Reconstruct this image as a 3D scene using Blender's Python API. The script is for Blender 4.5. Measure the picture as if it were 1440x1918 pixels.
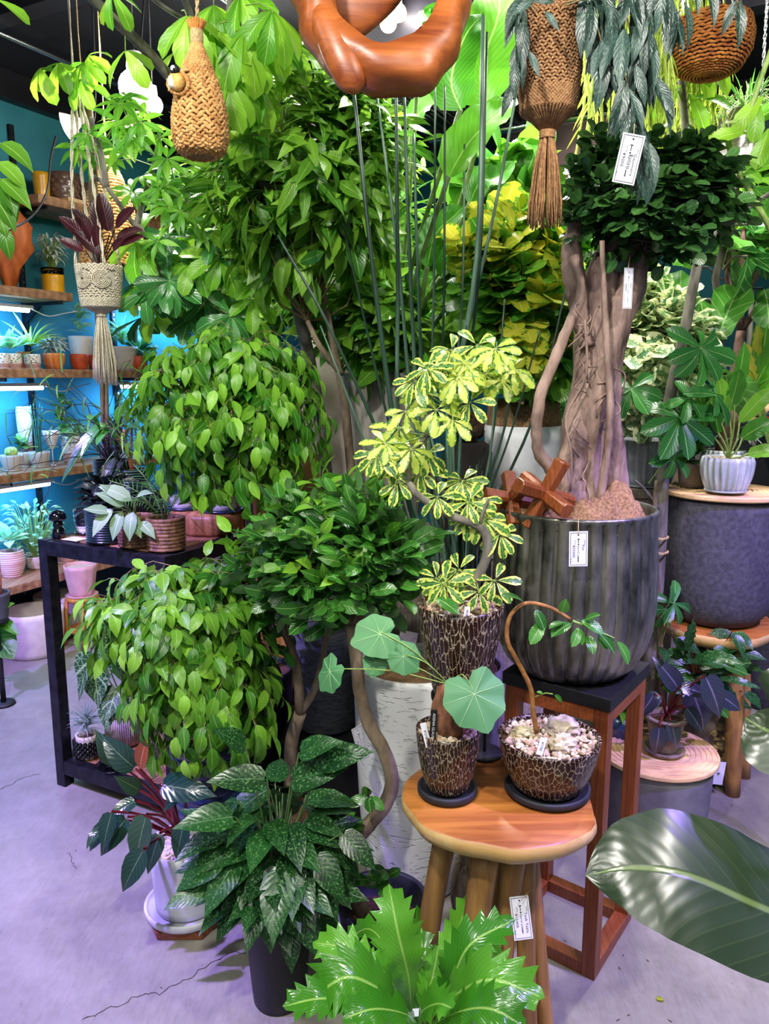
import bpy, math, random
import numpy as np
from mathutils import Vector, Matrix, Euler, noise as mnoise
for o_ in list(bpy.data.objects): bpy.data.objects.remove(o_)
SC = bpy.context.scene
COL = SC.collection
PI = math.pi
R = math.radians
V = Vector
# ------------------------------------------------------------------ camera, world, lights, exposure
FPX, CAMH, PIT = 1441.0, 1.45, R(10.0)
cam_d = bpy.data.cameras.new('camera'); cam = bpy.data.objects.new('camera', cam_d); COL.objects.link(cam)
cam.location = (0, 0, CAMH); cam.rotation_euler = (R(90) - PIT, 0, 0)
cam_d.sensor_fit = 'VERTICAL'; cam_d.sensor_height = 36.0; cam_d.lens = 36.0 * FPX / 1918.0
cam_d.clip_start = 0.02; cam_d.clip_end = 60
SC.camera = cam
SC.view_settings.view_transform = 'Standard'; SC.view_settings.look = 'None'
SC.view_settings.gamma = 1.0; SC.view_settings.use_curve_mapping = False
SC.view_settings.exposure = 0.30
SC.cycles.max_bounces = 6; SC.cycles.diffuse_bounces = 3; SC.cycles.glossy_bounces = 2
SC.cycles.transmission_bounces = 3; SC.cycles.transparent_max_bounces = 6
SC.cycles.sample_clamp_indirect = 4.0; SC.cycles.use_denoising = True
SC.cycles.use_adaptive_sampling = True; SC.cycles.adaptive_threshold = 0.03
SC.cycles.caustics_reflective = False; SC.cycles.caustics_refractive = False
wd = bpy.data.worlds.new('world'); SC.world = wd; wd.use_nodes = True
wd.node_tree.nodes['Background'].inputs[0].default_value = (0.80, 0.88, 1.0, 1)
wd.node_tree.nodes['Background'].inputs[1].default_value = 0.26

def lamp(name, kind, loc, power, col=(1, 1, 1), size=0.1, target=None, angle=60, blend=0.5, sizey=None):
    d = bpy.data.lights.new(name, kind); d.energy = power; d.color = col
    o = bpy.data.objects.new(name, d); COL.objects.link(o); o.location = loc
    if kind == 'AREA':
        d.shape = 'RECTANGLE' if sizey else 'SQUARE'; d.size = size
        if sizey: d.size_y = sizey
    elif kind == 'SPOT':
        d.shadow_soft_size = size; d.spot_size = R(angle); d.spot_blend = blend
    else: d.shadow_soft_size = size
    if target is not None:
        o.rotation_euler = (V(target) - V(loc)).to_track_quat('-Z', 'Y').to_euler()
    return o
# ceiling track spots over the shop floor and behind the customer
lamp('track_spot', 'SPOT', (-0.5, 0.1, 2.85), 165, (1, 0.97, 0.90), 0.06, (0.0, 1.9, 0.9), 95, 0.7)
lamp('track_spot', 'SPOT', (1.1, 0.3, 2.85), 120, (1, 0.95, 0.88), 0.08, (0.7, 2.0, 0.8), 90, 0.7)
lamp('track_spot', 'SPOT', (-1.5, 1.0, 2.85), 80, (0.95, 1.0, 0.9), 0.08, (-0.45, 2.2, 1.2), 70, 0.7)
lamp('grow_spot', 'SPOT', (0.35, 2.6, 2.85), 110, (1, 0.98, 0.88), 0.06, (0.3, 2.7, 1.0), 110, 0.6)
lamp('grow_spot', 'SPOT', (1.4, 2.7, 2.8), 100, (1, 0.97, 0.9), 0.06, (1.3, 3.0, 1.0), 110, 0.6)
lamp('violet_spot', 'SPOT', (-1.9, 1.2, 2.8), 760, (0.38, 0.24, 1.0), 0.03, (-1.65, 2.3, 0.0), 66, 0.30)
lamp('violet_spot', 'SPOT', (1.6, 1.0, 2.8), 420, (0.38, 0.25, 1.0), 0.05, (1.15, 1.7, 0.0), 62, 0.5)
lamp('ceiling_panel_light', 'AREA', (0.0, -1.0, 2.8), 26, (1, 0.97, 0.92), 1.6, (0.0, 1.6, 0.6), sizey=0.8)
lamp('ceiling_panel_light', 'AREA', (0.4, 3.4, 2.86), 22, (1, 0.98, 0.93), 1.8, (0.4, 3.4, 0.0), sizey=1.2)

# ------------------------------------------------------------------ picture-to-place helpers (a pixel + a real depth gives a real point)
CP, SP = math.cos(PIT), math.sin(PIT)
def ray(u, v):
    x = (u - 720.0) / FPX; y = (959.0 - v) / FPX
    return V((x, CP + y * SP, -SP + y * CP))
def at(u, v, Y):
    r = ray(u, v); return V((0, 0, CAMH)) + r * (Y / r.y)
def onz(u, v, z):
    r = ray(u, v); return V((0, 0, CAMH)) + r * ((z - CAMH) / r.z)
def mpp(p): return (p.y * CP + (CAMH - p.z) * SP) / FPX     # metres per pixel at p
def col(h, a=1.0):
    h = h.lstrip('#'); o = []
    for i in (0, 2, 4):
        c = int(h[i:i+2], 16) / 255.0
        o.append(c / 12.92 if c <= 0.04045 else ((c + 0.055) / 1.055) ** 2.4)
    return (o[0], o[1], o[2], a)

# ------------------------------------------------------------------ mesh builder
class MB:
    def __init__(s): s.v = []; s.f = []; s.uv = []
    def add(s, vs, fs, uvs=None):
        b = len(s.v); s.v.extend([tuple(p) for p in vs])
        for f in fs: s.f.append(tuple(i + b for i in f))
        if uvs is None: s.uv.extend([(0.5, 0.5)] * sum(len(f) for f in fs))
        else: s.uv.extend(uvs)
        return s
    def box(s, c, size, rot=None, M=None):
        x, y, z = size[0] / 2, size[1] / 2, size[2] / 2
        vs = [V((a * x, b * y, d * z)) for a in (-1, 1) for b in (-1, 1) for d in (-1, 1)]
        if rot is not None: vs = [rot @ p for p in vs]
        vs = [p + V(c) for p in vs]
        if M is not None: vs = [M @ p for p in vs]
        s.add(vs, [(0, 1, 3, 2), (4, 6, 7, 5), (0, 4, 5, 1), (2, 3, 7, 6), (0, 2, 6, 4), (1, 5, 7, 3)])
        return s
    def beam(s, p, q, w, h, up=(0, 0, 1)):
        p = V(p); q = V(q); d = (q - p); L = d.length; d = d / L
        x = d.cross(V(up)); x = x.normalized() if x.length > 1e-5 else V((1, 0, 0)); y = x.cross(d)
        rot = Matrix((x, d, y)).transposed()
        return s.box((p + q) / 2, (w, L, h), rot)
    def tube(s, pts, rad, seg=8, cap=True, flat=1.0, bump=0.0, seed=0):
        pts = [V(p) for p in pts]; n = len(pts)
        if not hasattr(rad, '__len__'): rad = [rad] * n
        up = None; rings = []; L = 0
        rnd = random.Random(seed)
        for i, p in enumerate(pts):
            t = (pts[min(i + 1, n - 1)] - pts[max(i - 1, 0)])
            t = t.normalized() if t.length > 1e-9 else V((0, 0, 1))
            if up is None: up = V((1, 0, 0)) if abs(t.x) < 0.8 else V((0, 1, 0))
            x = (up - t * up.dot(t)); x = x.normalized() if x.length > 1e-6 else V((0, 1, 0)); up = x
            y = t.cross(x)
            if i: L += (p - pts[i - 1]).length
            ring = []
            for k in range(seg):
                a = 2 * PI * k / seg; r = rad[i] * (1 + (rnd.uniform(-bump, bump) if bump else 0))
                ring.append(p + x * (math.cos(a) * r) + y * (math.sin(a) * r * flat))
            rings.append((ring, L))
        vs = [q for rg, _ in rings for q in rg]; fs = []; uvs = []
        for i in range(n - 1):
            for k in range(seg):
                k2 = (k + 1) % seg
                fs.append((i * seg + k, i * seg + k2, (i + 1) * seg + k2, (i + 1) * seg + k))
                a, b = rings[i][1], rings[i + 1][1]
                uvs += [(k / seg, a), ((k + 1) / seg, a), ((k + 1) / seg, b), (k / seg, b)]
        if cap:
            fs.append(tuple(range(seg - 1, -1, -1))); uvs += [(0.5, 0.5)] * seg
            fs.append(tuple((n - 1) * seg + k for k in range(seg))); uvs += [(0.5, 0.5)] * seg
        s.add(vs, fs, uvs); return s
    def lathe(s, prof, seg=32, c=(0, 0, 0), fn=None, cap=True):
        """prof: list of (r, z); fn(angle, r, z, i) -> (r, z)"""
        c = V(c); vs = []; fs = []; uvs = []; n = len(prof)
        for i, (r, z) in enumerate(prof):
            for k in range(seg):
                a = 2 * PI * k / seg; rr, zz = fn(a, r, z, i) if fn else (r, z)
                vs.append(c + V((math.cos(a) * rr, math.sin(a) * rr, zz)))
        zs = [z for _, z in prof]; z0, z1 = min(zs), max(zs) + 1e-9
        for i in range(n - 1):
            for k in range(seg):
                k2 = (k + 1) % seg
                fs.append((i * seg + k, i * seg + k2, (i + 1) * seg + k2, (i + 1) * seg + k))
                a, b = (prof[i][1] - z0) / (z1 - z0), (prof[i + 1][1] - z0) / (z1 - z0)
                uvs += [(k / seg, a), ((k + 1) / seg, a), ((k + 1) / seg, b), (k / seg, b)]
        if cap:
            if prof[0][0] > 1e-4: fs.append(tuple(range(seg - 1, -1, -1))); uvs += [(0.5, 0)] * seg
            if prof[-1][0] > 1e-4: fs.append(tuple((n - 1) * seg + k for k in range(seg))); uvs += [(0.5, 1)] * seg
        s.add(vs, fs, uvs); return s
    def ico(s, c, r, sub=1, jit=0.0, rnd=random, rot=None):
        P, F = ICO[sub]; vs = []
        if not hasattr(r, '__len__'): r = (r, r, r)
        for p in P:
            q = V((p.x * r[0], p.y * r[1], p.z * r[2])) * (1 + rnd.uniform(-jit, jit))
            if rot is not None: q = rot @ q
            vs.append(q + V(c))
        s.add(vs, F); return s
    def mesh(s, name, mat=None, smooth=True):
        m = bpy.data.meshes.new(name); m.from_pydata(s.v, [], s.f)
        uvl = m.uv_layers.new(name='uv'); arr = np.array(s.uv, dtype=np.float32).ravel()
        uvl.data.foreach_set('uv', arr)
        if smooth: m.polygons.foreach_set('use_smooth', [True] * len(m.polygons))
        if mat: m.materials.append(mat)
        m.update(); return m
def _ico():
    t = (1 + 5 ** 0.5) / 2
    P = [V(p).normalized() for p in [(-1,t,0),(1,t,0),(-1,-t,0),(1,-t,0),(0,-1,t),(0,1,t),(0,-1,-t),(0,1,-t),(t,0,-1),(t,0,1),(-t,0,-1),(-t,0,1)]]
    F = [(0,11,5),(0,5,1),(0,1,7),(0,7,10),(0,10,11),(1,5,9),(5,11,4),(11,10,2),(10,7,6),(7,1,8),(3,9,4),(3,4,2),(3,2,6),(3,6,8),(3,8,9),(4,9,5),(2,4,11),(6,2,10),(8,6,7),(9,8,1)]
    out = {0: (P, F)}
    for lv in (1, 2):
        P2 = list(P); F2 = []; mid = {}
        def m(a, b):
            k = (min(a, b), max(a, b))
            if k not in mid: mid[k] = len(P2); P2.append(((P2[a] + P2[b]) / 2).normalized())
            return mid[k]
        for a, b, c in F:
            x, y, z = m(a, b), m(b, c), m(c, a); F2 += [(a, x, z), (b, y, x), (c, z, y), (x, y, z)]
        P, F = P2, F2; out[lv] = (P, F)
    return out
ICO = _ico()

def thing(name, label, cat, loc=(0, 0, 0), group=None):
    o = bpy.data.objects.new(name, None); COL.objects.link(o); o.empty_display_size = 0.05
    o.location = loc; o['label'] = label; o['category'] = cat
    if group: o['group'] = group
    return o
def tag(o, label, cat, group=None, kind=None):
    o['label'] = label; o['category'] = cat
    if group: o['group'] = group
    if kind: o['kind'] = kind
    return o
def obj(name, mb, mat, parent=None, smooth=True, kind=None, label=None, loc=None, auto=None):
    """mb in the parent's local space (top-level: relative to loc or world)"""
    me = mb.mesh(name, mat, smooth) if isinstance(mb, MB) else mb
    if auto:
        pass
    o = bpy.data.objects.new(name, me); COL.objects.link(o)
    if parent is not None: o.parent = parent
    if loc is not None: o.location = loc
    if kind: o['kind'] = kind
    if label: o['label'] = label
    return o
def struct(name, mb, mat, smooth=False): 
    return obj(name, mb, mat, None, smooth, kind='structure')
def bevel(o, w=0.004, seg=2):
    m = o.modifiers.new('edge_round', 'BEVEL'); m.width = w; m.segments = seg; m.limit_method = 'ANGLE'; m.angle_limit = R(40)
    return o

# ------------------------------------------------------------------ materials
def nodes(name):
    m = bpy.data.materials.new(name); m.use_nodes = True; nt = m.node_tree
    return m, nt, nt.nodes['Principled BSDF'], nt.nodes['Material Output']
def ln(nt, a, b): nt.links.new(a, b)
def N(nt, t, **k):
    n = nt.nodes.new(t)
    for a, b in k.items():
        if a == 'inp':
            for i, val in b.items(): n.inputs[i].default_value = val
        else: setattr(n, a, b)
    return n
def ramp(nt, stops, interp='LINEAR'):
    r = N(nt, 'ShaderNodeValToRGB'); e = r.color_ramp.elements; r.color_ramp.interpolation = interp
    while len(e) < len(stops): e.new(0.5)
    for i, (p, c) in enumerate(stops): e[i].position = p; e[i].color = c
    return r
def mth(nt, op, a, b=None, c=None):
    n = N(nt, 'ShaderNodeMath', operation=op)
    for i, x in enumerate((a, b, c)):
        if x is None: continue
        if hasattr(x, 'type') and hasattr(x, 'links'): ln(nt, x, n.inputs[i])
        else: n.inputs[i].default_value = x
    return n.outputs[0]
def mixc(nt, f, a, b):
    n = N(nt, 'ShaderNodeMix', data_type='RGBA')
    for i, x in ((0, f), (6, a), (7, b)):
        if hasattr(x, 'links'): ln(nt, x, n.inputs[i])
        else: n.inputs[i].default_value = x
    return n.outputs[2]
def bump_(nt, b, h, strength=0.3, dist=0.01):
    n = N(nt, 'ShaderNodeBump', inp={0: strength, 1: dist}); ln(nt, h, n.inputs['Height']); ln(nt, n.outputs[0], b.inputs['Normal'])
def plain(name, c, rough=0.5, metal=0.0, scale=30, amt=0.25, bump=0.15, stretch=(1, 1, 1), c2=None, spec=0.5, coat=0.0, detail=4, bdist=0.004):
    """a solid colour with procedural noise mottling and fine relief"""
    m, nt, b, o = nodes(name)
    tc = N(nt, 'ShaderNodeTexCoord'); mp = N(nt, 'ShaderNodeMapping', inp={3: stretch}); ln(nt, tc.outputs['Object'], mp.inputs[0])
    nz = N(nt, 'ShaderNodeTexNoise', inp={'Scale': scale, 'Detail': detail, 'Roughness': 0.6}); ln(nt, mp.outputs[0], nz.inputs['Vector'])
    c = col(c) if isinstance(c, str) else c
    if c2 is None: lo = tuple(x * (1 - amt) for x in c[:3]) + (1,); hi = tuple(min(1, x * (1 + amt)) for x in c[:3]) + (1,)
    else: lo = c; hi = col(c2) if isinstance(c2, str) else c2
    rp = ramp(nt, [(0.35, lo), (0.65, hi)]); ln(nt, nz.outputs[0], rp.inputs[0]); ln(nt, rp.outputs[0], b.inputs['Base Color'])
    b.inputs['Roughness'].default_value = rough; b.inputs['Metallic'].default_value = metal
    b.inputs['Specular IOR Level'].default_value = spec; b.inputs['Coat Weight'].default_value = coat
    if bump: bump_(nt, b, nz.outputs[0], bump, bdist)
    return m
def wood(name, c1, c2, scale=6, axis='X', rough=0.45, rings=False, dist=3.0, coat=0.0):
    m, nt, b, o = nodes(name)
    tc = N(nt, 'ShaderNodeTexCoord')
    st = {'X': (0.6, 8, 8), 'Y': (8, 0.6, 8), 'Z': (8, 8, 0.6)}[axis]
    mp = N(nt, 'ShaderNodeMapping', inp={3: st}); ln(nt, tc.outputs['Object'], mp.inputs[0])
    nz = N(nt, 'ShaderNodeTexNoise', inp={'Scale': scale, 'Detail': 6, 'Roughness': 0.65, 'Distortion': 0.6}); ln(nt, mp.outputs[0], nz.inputs['Vector'])
    wv = N(nt, 'ShaderNodeTexWave', wave_type='RINGS' if rings else 'BANDS', inp={'Scale': scale * 0.35, 'Distortion': dist, 'Detail': 3}); ln(nt, mp.outputs[0], wv.inputs['Vector'])
    f = mth(nt, 'MULTIPLY_ADD', wv.outputs[1], 0.13, mth(nt, 'MULTIPLY_ADD', nz.outputs[0], 0.95, -.04))
    rp = ramp(nt, [(0.28, col(c1)), (0.5, tuple((a + b_) / 2 for a, b_ in zip(col(c1), col(c2)))), (0.7, col(c2))]); ln(nt, f, rp.inputs[0])
    oi = N(nt, 'ShaderNodeObjectInfo'); hv = N(nt, 'ShaderNodeHueSaturation'); ln(nt, rp.outputs[0], hv.inputs['Color'])
    ln(nt, mth(nt, 'MULTIPLY_ADD', oi.outputs['Random'], 0.3, 0.85), hv.inputs['Value']); ln(nt, hv.outputs[0], b.inputs['Base Color'])
    b.inputs['Roughness'].default_value = rough; b.inputs['Coat Weight'].default_value = coat
    bump_(nt, b, f, 0.25, 0.003)
    return m
def emis(name, c, s):
    m, nt, b, o = nodes(name); e = N(nt, 'ShaderNodeEmission', inp={0: col(c), 1: s}); ln(nt, e.outputs[0], o.inputs[0]); return m

def leafmat(name, base, light, vein=None, edge=None, spots=None, rough=0.35, transl=0.35, veinscale=9.0, veinw=0.02, net=False, latstr=0.35, under=None, edge_w=0.30, edge_noise=0.12, veinfade=1.0):
    """leaf: colour from leaf-own UV (midrib, side veins, margin), varied leaf by leaf"""
    m, nt, b, out = nodes(name)
    uv = N(nt, 'ShaderNodeUVMap', uv_map='uv'); sx = N(nt, 'ShaderNodeSeparateXYZ'); ln(nt, uv.outputs[0], sx.inputs[0])
    oi = N(nt, 'ShaderNodeObjectInfo'); ge = N(nt, 'ShaderNodeNewGeometry')
    rnd = mth(nt, 'FRACT', mth(nt, 'ADD', oi.outputs['Random'], ge.outputs['Random Per Island']))
    base, light = col(base), col(light)
    rp = ramp(nt, [(0.0, base), (0.55, tuple(a * 0.6 + b_ * 0.4 for a, b_ in zip(base, light))), (1.0, light)]); ln(nt, rnd, rp.inputs[0])
    c = rp.outputs[0]
    du = mth(nt, 'ABSOLUTE', mth(nt, 'SUBTRACT', sx.outputs[0], 0.5))
    vec = N(nt, 'ShaderNodeCombineXYZ'); ln(nt, sx.outputs[0], vec.inputs[0]); ln(nt, mth(nt, 'MULTIPLY', sx.outputs[1], 2.0), vec.inputs[1]); ln(nt, mth(nt, 'MULTIPLY', rnd, 37.0), vec.inputs[2])
    nz = N(nt, 'ShaderNodeTexNoise', inp={'Scale': 4.0, 'Detail': 3}); ln(nt, vec.outputs[0], nz.inputs['Vector'])
    if spots is not None:
        ns = N(nt, 'ShaderNodeTexNoise', inp={'Scale': spots[1], 'Detail': 2, 'Roughness': 0.7}); ln(nt, vec.outputs[0], ns.inputs['Vector'])
        r2 = ramp(nt, [(spots[2], (0, 0, 0, 1)), (spots[2] + 0.07, (1, 1, 1, 1))]); ln(nt, ns.outputs[0], r2.inputs[0])
        c = mixc(nt, r2.outputs[0], c, col(spots[0]))
    if edge is not None:
        e = mth(nt, 'MULTIPLY_ADD', mth(nt, 'SUBTRACT', nz.outputs[0], 0.5), edge_noise * 4, du)
        r3 = ramp(nt, [(edge_w, (0, 0, 0, 1)), (edge_w + 0.03, (1, 1, 1, 1))]); ln(nt, e, r3.inputs[0])
        c = mixc(nt, r3.outputs[0], c, col(edge))
    vc = col(vein) if vein else tuple(min(1, x * 1.9 + 0.02) for x in light[:3]) + (1,)
    # side veins: bands of v - |u|
    lv = mth(nt, 'SINE', mth(nt, 'MULTIPLY', mth(nt, 'SUBTRACT', sx.outputs[1], mth(nt, 'MULTIPLY', du, 0.55)), veinscale * 2 * PI))
    rl = ramp(nt, [(0.93 if not net else 0.80, (0, 0, 0, 1)), (1.0, (1, 1, 1, 1))]); ln(nt, lv, rl.inputs[0])
    c = mixc(nt, mth(nt, 'MULTIPLY', rl.outputs[0], latstr), c, vc)
    if net:
        vo = N(nt, 'ShaderNodeTexVoronoi', feature='DISTANCE_TO_EDGE', inp={'Scale': 7.0}); ln(nt, vec.outputs[0], vo.inputs['Vector'])
        rv = ramp(nt, [(0.0, (1, 1, 1, 1)), (0.07, (0, 0, 0, 1))]); ln(nt, vo.outputs[0], rv.inputs[0])
        c = mixc(nt, mth(nt, 'MULTIPLY', rv.outputs[0], 0.7), c, vc)
    rm = ramp(nt, [(veinw, (1, 1, 1, 1)), (veinw * 2.2, (0, 0, 0, 1))]); ln(nt, du, rm.inputs[0])
    c = mixc(nt, mth(nt, 'MULTIPLY', rm.outputs[0], 0.8 * veinfade), c, vc)
    if under:
        c = mixc(nt, ge.outputs['Backfacing'], c, col(under))
    ln(nt, c, b.inputs['Base Color']); b.inputs['Roughness'].default_value = rough
    b.inputs['Specular IOR Level'].default_value = 0.55
    bump_(nt, b, mth(nt, 'MULTIPLY_ADD', lv, 0.22, mth(nt, 'MULTIPLY', rm.outputs[0], -2.0)), 0.25, 0.002)
    tr = N(nt, 'ShaderNodeBsdfTranslucent')
    hs = N(nt, 'ShaderNodeHueSaturation', inp={'Hue': 0.49, 'Saturation': 1.0, 'Value': 1.15}); ln(nt, c, hs.inputs['Color']); ln(nt, hs.outputs[0], tr.inputs[0])
    mx = N(nt, 'ShaderNodeMixShader', inp={0: transl}); ln(nt, b.outputs[0], mx.inputs[1]); ln(nt, tr.outputs[0], mx.inputs[2]); ln(nt, mx.outputs[0], out.inputs[0])
    return m

# ------------------------------------------------------------------ leaves
def prof_(kind):
    """outline stations: (half width, y of margin, y of midrib), length 1"""
    S = {
     'benj':  [(0.05,0,0),(0.19,.14,.14),(0.245,.36,.34),(0.20,.60,.58),(0.09,.82,.80),(0.0,1,1)],
     'oval':  [(0.06,0,0),(0.20,.15,.14),(0.27,.38,.36),(0.27,.62,.6),(0.17,.85,.84),(0.0,1,1)],
     'round': [(0.08,0,0),(0.30,.14,.15),(0.40,.38,.38),(0.40,.64,.62),(0.25,.90,.86),(0.0,1,1)],
     'obov':  [(0.03,0,0),(0.09,.18,.18),(0.17,.42,.42),(0.21,.66,.65),(0.15,.88,.86),(0.0,1,1)],
     'lance': [(0.03,0,0),(0.10,.18,.17),(0.145,.38,.36),(0.125,.60,.58),(0.06,.82,.80),(0.0,1,1)],
     'strap': [(0.022,0,0),(0.032,.2,.2),(0.036,.4,.4),(0.032,.6,.6),(0.022,.8,.8),(0.0,1,1)],
     'needle':[(0.02,0,0),(0.03,.35,.35),(0.024,.7,.7),(0.0,1,1)],
     'heart': [(0.13,-.10,.0),(0.31,-.02,.08),(0.37,.20,.22),(0.33,.45,.44),(0.20,.72,.70),(0.07,.90,.88),(0.0,1,1)],
     'spade': [(0.10,-.03,.0),(0.22,.06,.08),(0.27,.26,.26),(0.235,.48,.47),(0.15,.70,.69),(0.055,.88,.87),(0.0,1,1)],
     'banana':[(0.05,0,0),(0.19,.07,.08),(0.24,.22,.22),(0.25,.42,.42),(0.23,.60,.60),(0.17,.78,.78),(0.08,.92,.92),(0.0,1,1)],
     'fiddle':[(0.09,-.02,0),(0.19,.12,.13),(0.21,.32,.32),(0.30,.54,.54),(0.34,.74,.73),(0.24,.93,.90),(0.0,1.0,1)],
     'rubber':[(0.05,0,0),(0.16,.12,.12),(0.215,.34,.33),(0.215,.58,.57),(0.14,.82,.80),(0.05,.95,.94),(0.0,1,1)],
    }
    return S[kind]
def leaf_geo(kind, fold=0.25, droop=0.6, petiole=0.15, wave=0.0, cross=1, twist=0.0, roll=0.0, pr=0.008):
    """returns (verts, faces, uvs) blade from the petiole's end along +Y, face towards +Z"""
    st = prof_(kind); vs = []; fs = []; uvs = []
    def bend(x, y, z, t):
        k = droop; yy = y
        if abs(k) > 1e-4: yy = math.sin(k * y) / k; zz = -(1 - math.cos(k * y)) / k
        else: zz = 0
        a = -k * y
        yy += -math.sin(a) * z; zz += math.cos(a) * z
        if twist:
            ta = twist * y; x, zz = x * math.cos(ta) - (z) * math.sin(ta), zz + x * math.sin(ta)
        return V((x, yy + petiole, zz))
    nc = cross; ncol = 2 * nc + 1
    for i, (w, ym, yc) in enumerate(st):
        for j in range(-nc, nc + 1):
            s = j / nc; y = yc + (ym - yc) * abs(s) ** 1.0
            z = w * (fold * abs(s) - roll * s * s) + (wave * w * math.sin(i * 2.4 + (1.3 if j > 0 else 0)) * abs(s))
            vs.append(bend(w * s, y, z, y))
    for i in range(len(st) - 1):
        for j in range(2 * nc):
            a = i * ncol + j; q = (a, a + 1, a + ncol + 1, a + ncol)
            uq = [(j / (2 * nc), st[i][2]), ((j + 1) / (2 * nc), st[i][2]), ((j + 1) / (2 * nc), st[i + 1][2]), (j / (2 * nc), st[i + 1][2])]
            if i == len(st) - 2:
                if True:
                    mid = (i + 1) * ncol + nc
                    q = (a, a + 1, mid); uq = [uq[0], uq[1], (0.5, 1.0)]
            fs.append(q); uvs += uq
    if petiole > 0:
        b = len(vs)
        for y in (0.0, petiole + 0.03):
            for k in range(3):
                a = 2 * PI * k / 3 + 0.5; vs.append(V((math.cos(a) * pr, y, math.sin(a) * pr - 0.004)))
        for k in range(3):
            k2 = (k + 1) % 3; fs.append((b + k, b + k2, b + 3 + k2, b + 3 + k)); uvs += [(0.5, 0.0)] * 4
    return vs, fs, uvs
class LeafSet:
    """a few variants of one leaf in one material, as shared mesh data"""
    def __init__(s, kind, mat, n=4, fold=0.25, droop=0.6, petiole=0.15, wave=0.0, cross=1, spread=0.4, seed=1, **k):
        rn = random.Random(seed); s.geo = []; s.me = []
        for i in range(n):
            g = leaf_geo(kind, fold * rn.uniform(0.5, 1.5), droop * rn.uniform(1 - spread * 1.6, 1 + spread * 1.6), petiole, wave, cross, twist=rn.uniform(-.35, .35), **k)
            s.push(g, mat)
        s.mat = mat
    def push(s, g, mat):
        mb = MB(); mb.add(*g); s.me.append(mb.mesh('leaf', mat))
        v = np.array([tuple(p) for p in g[0]], dtype=np.float64); s.geo.append((v, g[1], g[2])); s.mat = mat
def merged(name, items, mat):
    """items: (leafset, variant, matrix) -> one mesh"""
    V_, F_, U_ = [], [], []; b = 0
    for ls, k, M in items:
        v, f, u = ls.geo[k]; A = np.array(M); w = v @ A[:3, :3].T + A[:3, 3]
        V_.append(w); F_ += [tuple(i + b for i in q) for q in f]; U_ += u; b += len(v)
    me = bpy.data.meshes.new(name); me.from_pydata(np.concatenate(V_).tolist(), [], F_)
    uvl = me.uv_layers.new(name='uv'); uvl.data.foreach_set('uv', np.array(U_, dtype=np.float32).ravel())
    me.polygons.foreach_set('use_smooth', [True] * len(me.polygons)); me.materials.append(mat); me.update()
    return me
def frame(pos, d, n, s):
    d = V(d).normalized(); n = V(n); x = d.cross(n)
    if x.length < 1e-4: x = d.cross(V((0.3, 0.8, 0.5)))
    x.normalize(); z = x.cross(d)
    M = Matrix((( x.x * s, d.x * s, z.x * s, pos[0]), (x.y * s, d.y * s, z.y * s, pos[1]), (x.z * s, d.z * s, z.z * s, pos[2]), (0, 0, 0, 1)))
    return M
def rv(rn, z0=-1.0, z1=1.0):
    while True:
        p = V((rn.uniform(-1, 1), rn.uniform(-1, 1), rn.uniform(z0, z1)))
        if 0.05 < p.length <= 1: return p.normalized()
NLEAF = [0]
class Plant:
    def __init__(s, name, label, loc, seed, cat='plant', group=None, limit=300):
        s.o = thing(name, label, cat, loc, group); s.L = V(loc); s.items = []; s.rn = random.Random(seed); s.limit = limit; s.tw = MB(); s.tm = None
    def l(s, p): return V(p) - s.L
    def part(s, name, mb, mat, **k): return obj(name, mb, mat, s.o, **k)
    def tube(s, name, pts, rad, mat, seg=8, **k):
        return s.part(name, MB().tube([s.l(p) for p in pts], rad, seg, bump=k.pop('bump', 0.0), seed=3), mat, **k)
    def twig(s, pts, r, seg=4): s.tw.tube([s.l(p) for p in pts], r, seg, cap=False)
    def leaf(s, ls, pos, d, n, size):
        s.items.append((ls, s.rn.randrange(len(ls.geo)), frame(s.l(pos), d, n, size * s.rn.uniform(0.85, 1.12)), size, V(pos)))
    def finish(s, twigmat=None, name='leaf', stuffname='foliage'):
        camp = V((0, 0, CAMH)); it = s.items
        it.sort(key=lambda q: -(q[3] / max(0.2, (q[4] - camp).length)) if False else (q[4] - camp).length)
        keep, rest = it[:s.limit], it[s.limit:]
        for ls, k, M, _, _ in keep:
            o = bpy.data.objects.new(name, ls.me[k]); o.parent = s.o; o.matrix_basis = M; COL.objects.link(o); NLEAF[0] += 1
        by = {}
        for ls, k, M, _, _ in rest: by.setdefault(ls.mat.name, []).append((ls, k, M))
        for mn, lst in by.items():
            o = bpy.data.objects.new(stuffname, merged(stuffname, lst, lst[0][0].mat)); o.parent = s.o; o['kind'] = 'stuff'; COL.objects.link(o)
        if s.tw.v and twigmat: obj('twigs', s.tw, twigmat, s.o, kind='stuff')
        return s.o
def lerp(a, b, t): return V(a) * (1 - t) + V(b) * t
def curve(pts, n=12):
    """Catmull-Rom through pts"""
    P = [V(p) for p in pts]; P = [P[0] * 2 - P[1]] + P + [P[-1] * 2 - P[-2]]; out = []
    segs = len(P) - 3
    for i in range(segs):
        a, b, c, d = P[i:i + 4]; m = max(2, n // segs)
        for k in range(m):
            t = k / m; out.append(0.5 * ((2 * b) + (c - a) * t + (2 * a - 5 * b + 4 * c - d) * t * t + (3 * b - a - 3 * c + d) * t ** 3))
    out.append(P[-2]); return out
def rads(r0, r1, n): return [r0 + (r1 - r0) * i / max(1, n - 1) for i in range(n)]
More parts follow.
